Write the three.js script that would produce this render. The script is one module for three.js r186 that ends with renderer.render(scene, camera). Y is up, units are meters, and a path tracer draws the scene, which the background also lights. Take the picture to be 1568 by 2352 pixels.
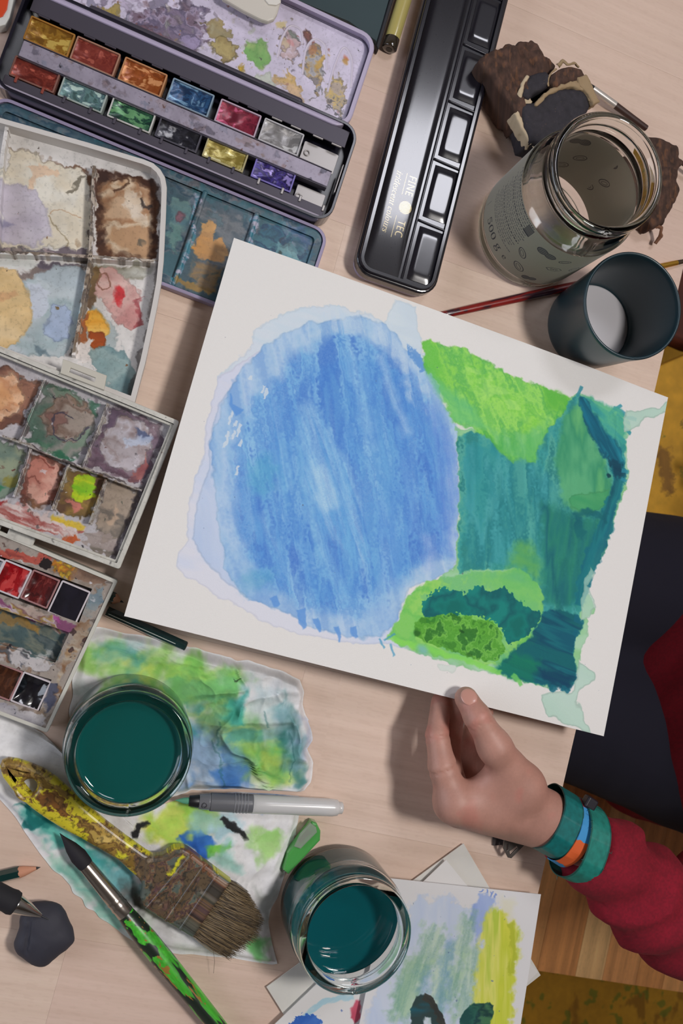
import * as THREE from 'three';
import { RoundedBoxGeometry } from 'three/addons/geometries/RoundedBoxGeometry.js';
import { mergeGeometries, mergeVertices, toCreasedNormals } from 'three/addons/utils/BufferGeometryUtils.js';
import { RectAreaLightUniformsLib } from 'three/addons/lights/RectAreaLightUniformsLib.js';

// ------------------------------------------------------------------ camera, lights, exposure
const scene = new THREE.Scene();
scene.background = new THREE.Color(0x30302e);
const camera = new THREE.PerspectiveCamera(60.92, 1568 / 2352, 0.02, 20);
camera.position.set(0, 0.56, 0);
camera.up.set(-0.00635, 0.02623, -0.99964);
camera.lookAt(0.23504, 0.56 - 0.97161, -0.02699);
camera.focus = 0.55; camera.userData.fStop = 13;
const renderer = new THREE.WebGLRenderer({ antialias: true });
renderer.toneMapping = THREE.LinearToneMapping;
renderer.toneMappingExposure = 0.76;
renderer.shadowMap.enabled = true;
renderer.shadowMap.type = THREE.PCFSoftShadowMap;
RectAreaLightUniformsLib.init();
const KEY = { pos: [0.53, 1.04, -0.02], aim: [-1.1, 0, -0.08], size: 0.16, power: 122, color: 0xfffaf6 };       // round pendant lamp over the right side of the table
const PANEL = { pos: [0.8, 1.66, -0.97], w: 0.6, d: 0.34, power: 1.0, glow: 12, color: 0xf6f6ff }; // ceiling light panel
const WINDOW = { w: 1.3, h: 1.1, power: 2.4, color: 0xe8f0ff };                        // daylight through the window

// ------------------------------------------------------------------ helpers
const taken = {};
function numbered(n) { if (!(n in taken)) { taken[n] = 0; return n; } taken[n]++; return n + '_' + String(taken[n]).padStart(3, '0'); }
function finish(o) { o.castShadow = true; o.receiveShadow = true; return o; }
function thing(name, label, category, pos = [0, 0, 0], turn = 0, group) {
  const g = new THREE.Group(); g.name = numbered(name); g.position.set(...pos); g.rotation.y = turn;
  g.userData = { label, category }; if (group) g.userData.group = group; scene.add(g); return g;
}
function part(parent, name, geo, mat, label) {
  const m = finish(new THREE.Mesh(geo, mat)); m.name = name; if (label) m.userData.label = label; parent.add(m); return m;
}
function struct(name, geo, mat, pos) {
  const m = finish(new THREE.Mesh(geo, mat)); m.name = numbered(name); m.userData.kind = 'structure'; if (pos) m.position.set(...pos); scene.add(m); return m;
}
// seeded random and value noise
function rng(seed) { let s = seed >>> 0 || 1; return () => { s = (s + 0x6D2B79F5) | 0; let t = Math.imul(s ^ (s >>> 15), 1 | s); t = (t + Math.imul(t ^ (t >>> 7), 61 | t)) ^ t; return ((t ^ (t >>> 14)) >>> 0) / 4294967296; }; }
const NT = new Float32Array(65536); { const r = rng(77); for (let i = 0; i < 65536; i++) NT[i] = r(); }
function noise(x, y) {
  const xi = Math.floor(x), yi = Math.floor(y); let fx = x - xi, fy = y - yi; fx = fx * fx * (3 - 2 * fx); fy = fy * fy * (3 - 2 * fy);
  const x0 = xi & 255, x1 = (xi + 1) & 255, y0 = (yi & 255) << 8, y1 = ((yi + 1) & 255) << 8;
  const a = NT[y0 + x0], b = NT[y0 + x1], c = NT[y1 + x0], d = NT[y1 + x1];
  return a + (b - a) * fx + (c - a) * fy + (a - b - c + d) * fx * fy;
}
function fbm(x, y, o = 4) { let s = 0, a = 0.5, t = 0; for (let i = 0; i < o; i++) { s += a * noise(x, y); t += a; a *= 0.5; x = x * 2.03 + 17.3; y = y * 2.03 + 9.1; } return s / t; }
const sm = (a, b, x) => { const t = Math.min(1, Math.max(0, (x - a) / (b - a))); return t * t * (3 - 2 * t); };
const mix = (a, b, t) => a + (b - a) * t;
const lin = c => { c = c / 255; return c <= 0.04045 ? c / 12.92 : Math.pow((c + 0.055) / 1.055, 2.4); };
const enc = l => { l = Math.min(1, Math.max(0, l)); return l <= 0.0031308 ? l * 12.92 : 1.055 * Math.pow(l, 1 / 2.4) - 0.055; };
const GAIN = 1.2;
const col = (r, g, b) => new THREE.Color().setRGB(Math.min(0.9, lin(r) * GAIN), Math.min(0.9, lin(g) * GAIN), Math.min(0.9, lin(b) * GAIN));
function std(r, g, b, rough = 0.6, o = {}) { return new THREE.MeshStandardMaterial({ color: col(r, g, b), roughness: rough, ...o }); }
function phy(r, g, b, rough = 0.5, o = {}) { return new THREE.MeshPhysicalMaterial({ color: col(r, g, b), roughness: rough, ...o }); }

// a sheet of dried paint, computed pixel by pixel in the thing's own metres
class Paint {
  constructor(x0, z0, x1, z1, ppm, base) {
    this.x0 = x0; this.z0 = z0; this.x1 = x1; this.z1 = z1; this.w = Math.min(2048, Math.round((x1 - x0) * ppm)); this.h = Math.min(2048, Math.round((z1 - z0) * ppm));
    const n = this.w * this.h; this.d = new Float32Array(n * 3); this.s = (x1 - x0) / this.w;
    for (let i = 0; i < n; i++) { this.d[i * 3] = base[0]; this.d[i * 3 + 1] = base[1]; this.d[i * 3 + 2] = base[2]; }
  }
  // polygon of pigment. c: colours mixed by streaky noise, a: cover, soft: edge width, warp: ragged edge, edge: darker tide line, dry: dry-brush gaps
  area(pts, o) {
    const { c, a = 1, soft = 0.0008, wf = 260, edge = 0, dir = 0, fl = 30, fc = 120, gran = 0, dry = 0, seed = 0, mul = 0, contrast = 1.6, fade = 0 } = o;
    let bx0 = 1e9, bx1 = -1e9, bz0 = 1e9, bz1 = -1e9;
    for (const p of pts) { bx0 = Math.min(bx0, p[0]); bx1 = Math.max(bx1, p[0]); bz0 = Math.min(bz0, p[1]); bz1 = Math.max(bz1, p[1]); }
    const wk = this.wk || 1, warp = o.warp === undefined ? 0.0015 * wk : o.warp * wk; const pad = warp * 1.2 + soft * 2, S = this.s, n = pts.length;
    const i0 = Math.max(0, Math.floor((bx0 - pad - this.x0) / S)), i1 = Math.min(this.w - 1, Math.ceil((bx1 + pad - this.x0) / S));
    const j0 = Math.max(0, Math.floor((bz0 - pad - this.z0) / S)), j1 = Math.min(this.h - 1, Math.ceil((bz1 + pad - this.z0) / S));
    const cd = Math.cos(dir), sd = Math.sin(dir), so = seed * 7.77;
    const reach = Math.max(soft * 2, edge ? 0.0025 : 0, fade * 1.05);
    for (let j = j0; j <= j1; j++) for (let i = i0; i <= i1; i++) {
      const x = this.x0 + (i + 0.5) * S, z = this.z0 + (j + 0.5) * S;
      const px = x + warp * (2 * fbm(x * wf + so, z * wf, 3) - 1) * 1.6, pz = z + warp * (2 * fbm(x * wf + 31 + so, z * wf + 57, 3) - 1) * 1.6;
      let ins = false, dm = 1e9;
      for (let k = 0, l = n - 1; k < n; l = k++) {
        const ax = pts[k][0], az = pts[k][1], ex = pts[l][0] - ax, ez = pts[l][1] - az, wx = px - ax, wz = pz - az;
        if ((az > pz) !== (pts[l][1] > pz) && px < ex * (pz - az) / ez + ax) ins = !ins;
        let t = (wx * ex + wz * ez) / (ex * ex + ez * ez + 1e-12); t = t < 0 ? 0 : t > 1 ? 1 : t;
        const qx = wx - ex * t, qz = wz - ez * t, q = qx * qx + qz * qz; if (q < dm) dm = q;
      }
      dm = Math.sqrt(dm); const sg = ins ? dm : -dm; if (sg < -soft) continue;
      let al = a * sm(-soft, soft, sg); if (fade) al *= sm(0, fade, sg);
      const u = x * cd + z * sd, v = -x * sd + z * cd;
      let m = fbm(u * fl + so, v * fc + so * 1.3, 4); m = Math.min(1, Math.max(0, 0.5 + (m - 0.5) * contrast * 1.6 + (gran ? 0.22 * (noise(x * 700 + 5, z * 700) - 0.5) : 0)));
      if (dry) al *= 1 - dry * sm(0.52, 0.66, fbm(u * fl * 2.2 + 91 + so, v * fc * 2.2 + so, 4));
      if (gran) al *= 1 - gran * (noise(x * 1500 + so, z * 1500) * 0.6 + noise(x * 3100, z * 3100 + so) * 0.4);
      const nc = c.length - 1, f = m * nc, k0 = Math.min(nc, Math.floor(f)), k1 = Math.min(nc, k0 + 1), ft = f - k0;
      const dk = edge ? 1 - edge * (1 - sm(0.0001, 0.0011, Math.abs(sg - 0.0003))) : 1;
      const q = (j * this.w + i) * 3;
      for (let h = 0; h < 3; h++) {
        let t = (c[k0][h] + (c[k1][h] - c[k0][h]) * ft) * dk; if (mul) t = t * this.d[q + h] / 255;
        this.d[q + h] += (t - this.d[q + h]) * al;
      }
    }
    return this;
  }
  ell(x, z, rx, rz, rot, o) { const p = []; for (let k = 0; k < 18; k++) { const t = k / 18 * 6.2832, a = Math.cos(t) * rx, b = Math.sin(t) * rz; p.push([x + a * Math.cos(rot) - b * Math.sin(rot), z + a * Math.sin(rot) + b * Math.cos(rot)]); } return this.area(p, o); }
  line(pts, w, o) { // a brush stroke of half width w
    const L = [], Rr = [];
    for (let k = 0; k < pts.length; k++) { const a = pts[Math.max(0, k - 1)], b = pts[Math.min(pts.length - 1, k + 1)]; let dx = b[0] - a[0], dz = b[1] - a[1]; const q = Math.hypot(dx, dz) || 1; dx /= q; dz /= q; const ww = Array.isArray(w) ? w[k] : w; L.push([pts[k][0] - dz * ww, pts[k][1] + dx * ww]); Rr.unshift([pts[k][0] + dz * ww, pts[k][1] - dx * ww]); }
    return this.area(L.concat(Rr), { dir: Math.atan2(pts[pts.length - 1][1] - pts[0][1], pts[pts.length - 1][0] - pts[0][0]), ...o });
  }
  specks(n, b, r0, r1, cols, seed, a = 0.9) { const r = rng(seed); for (let k = 0; k < n; k++) { const s = r0 + (r1 - r0) * Math.pow(r(), 3); this.ell(b[0] + (b[2] - b[0]) * r(), b[1] + (b[3] - b[1]) * r(), s, s * (0.5 + 0.5 * r()), r() * 3, { c: [cols[Math.floor(r() * cols.length)]], a: a * (0.5 + 0.5 * r()), soft: s * 0.3, warp: s * 0.7, wf: 900, seed: k }); } return this; }
  // paint creeping over wet paint: ragged, marbled borders, fine dirt
  bleed(amp = 0.0006, grime = 0.07) {
    const s = this.d, o = new Float32Array(s.length), S = this.s, W = this.w, H = this.h;
    for (let j = 0; j < H; j++) for (let i = 0; i < W; i++) {
      const x = this.x0 + i * S, z = this.z0 + j * S, k = 0.3 + 1.4 * noise(x * 90 + 3, z * 90 + 8);
      const dx = amp * k * (2 * fbm(x * 420, z * 420 + 40, 3) - 1) * 1.6 + amp * 2.4 * (2 * noise(x * 130 + 7, z * 130) - 1), dz = amp * k * (2 * fbm(x * 420 + 90, z * 420, 3) - 1) * 1.6 + amp * 2.4 * (2 * noise(x * 130, z * 130 + 71) - 1);
      const a = Math.min(W - 1, Math.max(0, Math.round(i + dx / S))), b = Math.min(H - 1, Math.max(0, Math.round(j + dz / S))), q = (b * W + a) * 3, t = (j * W + i) * 3;
      const g = 1 - grime * sm(0.58, 0.74, fbm(x * 700 + 11, z * 700, 4)) - 0.16 * (fbm(x * 160 + 5, z * 160, 4) - 0.5);
      o[t] = s[q] * g; o[t + 1] = s[q + 1] * g; o[t + 2] = s[q + 2] * g;
    }
    this.d = o; return this;
  }
  tone(amp, f) { for (let j = 0; j < this.h; j++) for (let i = 0; i < this.w; i++) { const x = this.x0 + i * this.s, z = this.z0 + j * this.s, k = 1 + amp * (fbm(x * f, z * f, 4) - 0.5); const q = (j * this.w + i) * 3; this.d[q] *= k; this.d[q + 1] *= k; this.d[q + 2] *= k; } return this; }
  tex(gain = GAIN) {
    const n = this.w * this.h, o = new Uint8Array(n * 4), T = new Float32Array(512); for (let i = 0; i < 512; i++) T[i] = enc(lin(Math.min(255, i / 2)) * gain) * 255;
    for (let j = 0; j < this.h; j++) for (let i = 0; i < this.w; i++) { const q = (j * this.w + i) * 3, t = ((this.h - 1 - j) * this.w + i) * 4; for (let h = 0; h < 3; h++) o[t + h] = T[Math.max(0, Math.min(510, Math.round(this.d[q + h] * 2)))]; o[t + 3] = 255; }
    const t = new THREE.DataTexture(o, this.w, this.h); t.colorSpace = THREE.SRGBColorSpace; t.magFilter = THREE.LinearFilter; t.minFilter = THREE.LinearMipmapLinearFilter; t.generateMipmaps = true; t.needsUpdate = true; this.d = null; return t;
  }
}
function uvBox(geo, P) { return uvXZ(geo, P.x0, P.z0, P.x1, P.z1); }
function uvXZ(geo, x0, z0, x1, z1) { const p = geo.attributes.position, u = new Float32Array(p.count * 2); for (let i = 0; i < p.count; i++) { u[2 * i] = (p.getX(i) - x0) / (x1 - x0); u[2 * i + 1] = 1 - (p.getZ(i) - z0) / (z1 - z0); } geo.setAttribute('uv', new THREE.BufferAttribute(u, 2)); return geo; }
// grey height texture from a function of metres
function heightTex(w, h, fn) { const o = new Uint8Array(w * h * 4); for (let j = 0; j < h; j++) for (let i = 0; i < w; i++) { const v = Math.max(0, Math.min(255, 255 * fn(i, j))); const q = (j * w + i) * 4; o[q] = o[q + 1] = o[q + 2] = v; o[q + 3] = 255; } const t = new THREE.DataTexture(o, w, h); t.magFilter = THREE.LinearFilter; t.minFilter = THREE.LinearMipmapLinearFilter; t.generateMipmaps = true; t.wrapS = t.wrapT = THREE.RepeatWrapping; t.needsUpdate = true; return t; }
function colTex(w, h, fn, gain = GAIN) { const o = new Uint8Array(w * h * 4); for (let j = 0; j < h; j++) for (let i = 0; i < w; i++) { const c = fn(i, j), q = (j * w + i) * 4; for (let k = 0; k < 3; k++) o[q + k] = enc(lin(Math.max(0, Math.min(255, c[k]))) * gain) * 255; o[q + 3] = 255; } const t = new THREE.DataTexture(o, w, h); t.colorSpace = THREE.SRGBColorSpace; t.magFilter = THREE.LinearFilter; t.minFilter = THREE.LinearMipmapLinearFilter; t.generateMipmaps = true; t.wrapS = t.wrapT = THREE.RepeatWrapping; t.needsUpdate = true; return t; }

// geometry
const non = g => g.index ? g.toNonIndexed() : g;
function merge(list) { return mergeGeometries(list.map(g => { g = non(g); for (const k of Object.keys(g.attributes)) if (!['position', 'normal', 'uv'].includes(k)) g.deleteAttribute(k); return g; })); }
function rbox(w, h, d, r, x = 0, y = 0, z = 0) { const g = new RoundedBoxGeometry(w, h, d, 2, Math.min(r, w / 2.01, h / 2.01, d / 2.01)); g.translate(x, y, z); return g; }
function shapeOf(pts) { const s = new THREE.Shape(); pts.forEach((p, i) => i ? s.lineTo(p[0], -p[1]) : s.moveTo(p[0], -p[1])); s.closePath(); return s; }
function prism(pts, y0, y1, bevel = 0, holes = [], seg = 2) { // outline in x,z pulled up from y0 to y1
  const s = shapeOf(pts); for (const h of holes) { const q = new THREE.Path(); h.forEach((p, i) => i ? q.lineTo(p[0], -p[1]) : q.moveTo(p[0], -p[1])); q.closePath(); s.holes.push(q); }
  const g = new THREE.ExtrudeGeometry(s, { depth: y1 - y0 - 2 * bevel, bevelEnabled: bevel > 0, bevelThickness: bevel, bevelSize: bevel, bevelOffset: -bevel, bevelSegments: seg, curveSegments: 4 });
  g.rotateX(-Math.PI / 2); g.translate(0, y0 + bevel, 0); return g;
}
function rrect(x0, z0, x1, z1, r, n = 6) { const p = [], c = [[x1 - r, z0 + r, -Math.PI / 2], [x1 - r, z1 - r, 0], [x0 + r, z1 - r, Math.PI / 2], [x0 + r, z0 + r, Math.PI]]; for (const [cx, cz, a] of c) for (let k = 0; k <= n; k++) { const t = a + k / n * Math.PI / 2; p.push([cx + r * Math.cos(t), cz + r * Math.sin(t)]); } return p; }
function inset(pts, d) { const n = pts.length, o = []; for (let i = 0; i < n; i++) { const a = pts[(i + n - 1) % n], b = pts[i], c = pts[(i + 1) % n]; let x1 = b[0] - a[0], z1 = b[1] - a[1], x2 = c[0] - b[0], z2 = c[1] - b[1]; const l1 = Math.hypot(x1, z1) || 1, l2 = Math.hypot(x2, z2) || 1; let nx = -z1 / l1 - z2 / l2, nz = x1 / l1 + x2 / l2; const l = Math.hypot(nx, nz) || 1; nx /= l; nz /= l; const k = Math.max(0.4, (-z1 / l1) * nx + (x1 / l1) * nz); o.push([b[0] + nx * d / k, b[1] + nz * d / k]); } return o; }
function lathe(pts, seg = 64) { return new THREE.LatheGeometry(pts.map(p => new THREE.Vector2(p[0], p[1])), seg); }
// tube of changing radius through points [x,y,z,r] (optionally flattened)
function limb(P, seg = 20, sub = 6, flatY = 1, cap = true) {
  const cur = new THREE.CatmullRomCurve3(P.map(p => new THREE.Vector3(p[0], p[1], p[2])), false, 'centripetal'), N = (P.length - 1) * sub, pos = [], idx = [], uv = [];
  const rad = t => { const f = t * (P.length - 1), k = Math.min(P.length - 2, Math.floor(f)); return mix(P[k][3], P[k + 1][3], f - k); };
  const V = new THREE.Vector3(); let Lg = 0, prev = null;
  for (let i = 0; i <= N; i++) { const t = i / N, k = t * (P.length - 1), kk = Math.min(P.length - 2, Math.floor(k)); const c = cur.getPoint(t); const d = cur.getTangent(t); let up = Math.abs(d.y) > 0.95 ? new THREE.Vector3(1, 0, 0) : new THREE.Vector3(0, 1, 0); const s = new THREE.Vector3().crossVectors(d, up).normalize(); up = new THREE.Vector3().crossVectors(s, d).normalize(); const r = rad(t); if (prev) Lg += prev.distanceTo(c); prev = c;
    for (let j = 0; j <= seg; j++) { const a = j / seg * Math.PI * 2; V.copy(c).addScaledVector(s, Math.cos(a) * r).addScaledVector(up, Math.sin(a) * r * flatY); pos.push(V.x, V.y, V.z); uv.push(j / seg, Lg); } }
  for (let i = 0; i < N; i++) for (let j = 0; j < seg; j++) { const a = i * (seg + 1) + j, b = a + seg + 1; idx.push(a, a + 1, b, b, a + 1, b + 1); }
  if (cap) for (const [e, fl] of [[0, 1], [N, 0]]) { const c = cur.getPoint(e / N), q = pos.length / 3; pos.push(c.x, c.y, c.z); uv.push(0, 0); for (let j = 0; j < seg; j++) { const a = e * (seg + 1) + j; fl ? idx.push(q, a + 1, a) : idx.push(q, a, a + 1); } }
  const g = new THREE.BufferGeometry(); g.setAttribute('position', new THREE.Float32BufferAttribute(pos, 3)); g.setAttribute('uv', new THREE.Float32BufferAttribute(uv, 2)); g.setIndex(idx); g.computeVertexNormals(); return g;
}
// straight round bar along +x from profile [x, r]
function turned(prof, seg = 24, fy = 1) { const g = lathe(prof.map(p => [Math.max(p[1], 0.00001), p[0]]), seg); g.rotateZ(-Math.PI / 2); if (fy !== 1) g.scale(1, fy, 1); g.computeVertexNormals(); return g; }
// surface nets over a signed distance
function sdfMesh(fn, lo, hi, cell) {
  const nx = Math.ceil((hi[0] - lo[0]) / cell) + 1, ny = Math.ceil((hi[1] - lo[1]) / cell) + 1, nz = Math.ceil((hi[2] - lo[2]) / cell) + 1, F = new Float32Array(nx * ny * nz);
  const I = (i, j, k) => i + nx * (j + ny * k);
  for (let k = 0; k < nz; k++) for (let j = 0; j < ny; j++) for (let i = 0; i < nx; i++) F[I(i, j, k)] = fn(lo[0] + i * cell, lo[1] + j * cell, lo[2] + k * cell);
  const vid = new Int32Array(nx * ny * nz).fill(-1), pos = [], idx = [];
  for (let k = 0; k < nz - 1; k++) for (let j = 0; j < ny - 1; j++) for (let i = 0; i < nx - 1; i++) {
    let m = 0, cx = 0, cy = 0, cz = 0, n = 0; const v = [];
    for (let q = 0; q < 8; q++) { const f = F[I(i + (q & 1), j + (q >> 1 & 1), k + (q >> 2))]; v.push(f); if (f < 0) m |= 1 << q; }
    if (m === 0 || m === 255) continue;
    for (let a = 0; a < 8; a++) for (const b of [a | 1, a | 2, a | 4]) if (b !== a && (v[a] < 0) !== (v[b] < 0)) { const t = v[a] / (v[a] - v[b]); cx += (a & 1) + t * ((b & 1) - (a & 1)); cy += (a >> 1 & 1) + t * ((b >> 1 & 1) - (a >> 1 & 1)); cz += (a >> 2) + t * ((b >> 2) - (a >> 2)); n++; }
    vid[I(i, j, k)] = pos.length / 3; pos.push(lo[0] + (i + cx / n) * cell, lo[1] + (j + cy / n) * cell, lo[2] + (k + cz / n) * cell);
  }
  const quad = (a, b, c, d, f) => { if (a < 0 || b < 0 || c < 0 || d < 0) return; f ? idx.push(a, b, c, a, c, d) : idx.push(a, c, b, a, d, c); };
  for (let k = 1; k < nz - 1; k++) for (let j = 1; j < ny - 1; j++) for (let i = 1; i < nx - 1; i++) {
    const s = F[I(i, j, k)] < 0;
    if (s !== F[I(i + 1, j, k)] < 0) quad(vid[I(i, j - 1, k - 1)], vid[I(i, j, k - 1)], vid[I(i, j, k)], vid[I(i, j - 1, k)], s);
    if (s !== F[I(i, j + 1, k)] < 0) quad(vid[I(i - 1, j, k - 1)], vid[I(i - 1, j, k)], vid[I(i, j, k)], vid[I(i, j, k - 1)], s);
    if (s !== F[I(i, j, k + 1)] < 0) quad(vid[I(i - 1, j - 1, k)], vid[I(i, j - 1, k)], vid[I(i, j, k)], vid[I(i - 1, j, k)], s);
  }
  const g = new THREE.BufferGeometry(); g.setAttribute('position', new THREE.Float32BufferAttribute(pos, 3)); g.setIndex(idx); g.computeVertexNormals();
  const u = new Float32Array(pos.length / 3 * 2); for (let i = 0; i < pos.length / 3; i++) { u[2 * i] = pos[3 * i] * 10 + pos[3 * i + 1] * 4; u[2 * i + 1] = pos[3 * i + 2] * 10 + pos[3 * i + 1] * 4; } g.setAttribute('uv', new THREE.BufferAttribute(u, 2)); return g;
}
function cone(p, a, b) { // distance to a tapered capsule a,b = [x,y,z,r]
  const ex = b[0] - a[0], ey = b[1] - a[1], ez = b[2] - a[2], wx = p[0] - a[0], wy = p[1] - a[1], wz = p[2] - a[2];
  let t = (wx * ex + wy * ey + wz * ez) / (ex * ex + ey * ey + ez * ez + 1e-12); t = t < 0 ? 0 : t > 1 ? 1 : t;
  return Math.hypot(wx - ex * t, wy - ey * t, wz - ez * t) - (a[3] + (b[3] - a[3]) * t);
}
const smin = (a, b, k) => { const h = Math.max(k - Math.abs(a - b), 0) / k; return Math.min(a, b) - h * h * k * 0.25; };

// ------------------------------------------------------------------ room
const plaster = new THREE.MeshStandardMaterial({ color: new THREE.Color(0.52, 0.5, 0.48), roughness: 0.95 });
const RX0 = -1.5, RX1 = 1.9, RZ0 = -1.9, RZ1 = 1.7, RY0 = -0.72, RY1 = 1.72;
const floorTex = colTex(1024, 1024, (i, j) => {
  const x = i / 1024, y = j / 1024; let n = fbm(x * 24, y * 24, 5), q = fbm(x * 190, y * 190, 3); let c = [198, 148, 38].map((v, k) => v * (0.86 + 0.2 * n + 0.1 * (q - 0.5)) + (k === 2 ? 6 : 0));
  const st = sm(0.62, 0.72, fbm(x * 60 + 5, y * 38 + 3, 4)); c = c.map((v, k) => mix(v, [128, 88, 28][k], st * 0.6));
  const gr = sm(0.68, 0.75, fbm(x * 80 + 45, y * 80 + 13, 3)); c = c.map((v, k) => mix(v, [96, 120, 40][k], gr * 0.6)); return c;
});
floorTex.repeat.set(3, 3);
const floorMat = new THREE.MeshStandardMaterial({ map: floorTex, roughness: 0.85 });
struct('floor', new THREE.BoxGeometry(RX1 - RX0 + 0.3, 0.1, RZ1 - RZ0 + 0.3), floorMat, [(RX0 + RX1) / 2, RY0 - 0.05, (RZ0 + RZ1) / 2]);
const boards = new THREE.MeshStandardMaterial({ color: new THREE.Color(0.2, 0.16, 0.13), roughness: 0.8 });
struct('ceiling', new THREE.BoxGeometry(RX1 - RX0 + 0.3, 0.1, RZ1 - RZ0 + 0.3), boards, [(RX0 + RX1) / 2, RY1 + 0.05, (RZ0 + RZ1) / 2]);
const wh = RY1 - RY0, wy = (RY0 + RY1) / 2, wl = RZ1 - RZ0;
struct('wall_right', new THREE.BoxGeometry(0.1, wh, wl), plaster, [RX1 + 0.05, wy, (RZ0 + RZ1) / 2]);
struct('wall_front', new THREE.BoxGeometry(RX1 - RX0 + 0.3, wh, 0.1), plaster, [(RX0 + RX1) / 2, wy, RZ1 + 0.05]);
struct('wall_back', new THREE.BoxGeometry(RX1 - RX0 + 0.3, wh, 0.1), plaster, [(RX0 + RX1) / 2, wy, RZ0 - 0.05]);
{ // left wall with the window opening
  const y0 = 0.25, y1 = y0 + WINDOW.h, z0 = -1.0, z1 = z0 + WINDOW.w, x = RX0 - 0.05;
  const pieces = [[RY0, y0, RZ0, RZ1], [y1, RY1, RZ0, RZ1], [y0, y1, RZ0, z0], [y0, y1, z1, RZ1]].map(([a, b, c, d]) => { const g = new THREE.BoxGeometry(0.1, b - a, d - c); g.translate(x, (a + b) / 2, (c + d) / 2); return g; });
  struct('wall_left', merge(pieces), plaster);
  const fr = std(225, 222, 216, 0.5), f = [];
  for (const [a, b, c, d] of [[y0, y0 + 0.05, z0, z1], [y1 - 0.05, y1, z0, z1], [y0, y1, z0, z0 + 0.05], [y0, y1, z1 - 0.05, z1], [y0, y1, (z0 + z1) / 2 - 0.025, (z0 + z1) / 2 + 0.025]]) { const g = new THREE.BoxGeometry(0.06, b - a, d - c); g.translate(x, (a + b) / 2, (c + d) / 2); f.push(g); }
  const w1 = struct('window_1', merge(f), fr);
  const glow = new THREE.MeshStandardMaterial({ color: 0x000000, emissive: new THREE.Color(WINDOW.color), emissiveIntensity: WINDOW.power });
  const pn = new THREE.PlaneGeometry(WINDOW.w, WINDOW.h); pn.rotateY(Math.PI / 2); pn.translate(x - 0.045, (y0 + y1) / 2, (z0 + z1) / 2);
  part(w1, 'overcast_daylight', pn, glow);
  const l = new THREE.RectAreaLight(WINDOW.color, WINDOW.power, WINDOW.w, WINDOW.h); l.position.set(x + 0.07, (y0 + y1) / 2, (z0 + z1) / 2); l.lookAt(3, (y0 + y1) / 2, (z0 + z1) / 2); scene.add(l);
}
{ // ceiling panel
  const g = thing('ceiling_light', 'white rectangular light panel on the ceiling above the table', 'lamp', [PANEL.pos[0], PANEL.pos[1], PANEL.pos[2]]);
  part(g, 'frame', merge([rbox(PANEL.w + 0.04, 0.05, PANEL.d + 0.04, 0.005, 0, 0.031, 0)]), std(225, 225, 225, 0.5));
  const d = new THREE.PlaneGeometry(PANEL.w, PANEL.d); d.rotateX(Math.PI / 2); d.translate(0, 0.004, 0);
  part(g, 'diffuser', d, new THREE.MeshStandardMaterial({ color: 0x111111, emissive: new THREE.Color(PANEL.color), emissiveIntensity: PANEL.glow }));
  const l = new THREE.RectAreaLight(PANEL.color, PANEL.power, PANEL.w, PANEL.d); l.position.set(...PANEL.pos); l.lookAt(PANEL.pos[0], -5, PANEL.pos[2]); scene.add(l);
}
{ // pendant
  const [x, y, z] = KEY.pos, R = KEY.size / 2 * 1.13, g = thing('pendant_lamp', 'round pendant lamp with a dark metal shade hanging above the table', 'lamp', [x, y, z]), H = new THREE.Group(); H.name = 'lamp_head'; H.quaternion.setFromUnitVectors(new THREE.Vector3(0, -1, 0), new THREE.Vector3(KEY.aim[0] - x, KEY.aim[1] - y, KEY.aim[2] - z).normalize()); g.add(H);
  part(H, 'shade', lathe([[R + 0.012, 0.002], [R + 0.01, 0.03], [R * 0.6, 0.1], [0.03, 0.13], [0.028, 0.127], [R * 0.57, 0.096], [R + 0.006, 0.028], [R + 0.008, 0.002], [R + 0.012, 0.002]], 40), std(60, 60, 60, 0.4));
  part(g, 'cord', new THREE.CylinderGeometry(0.004, 0.004, RY1 - y - 0.1, 8).translate(0.06, (RY1 - y + 0.1) / 2, -0.01), std(30, 30, 30, 0.6));
  const d = new THREE.CircleGeometry(R, 40); d.rotateX(Math.PI / 2); d.translate(0, 0.012, 0);
  part(H, 'diffuser', d, new THREE.MeshStandardMaterial({ color: 0x111111, emissive: new THREE.Color(KEY.color), emissiveIntensity: 4 }));
  const l = new THREE.RectAreaLight(KEY.color, KEY.power, KEY.size, KEY.size); l.position.set(x, y, z); l.lookAt(...KEY.aim); scene.add(l);
}

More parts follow.
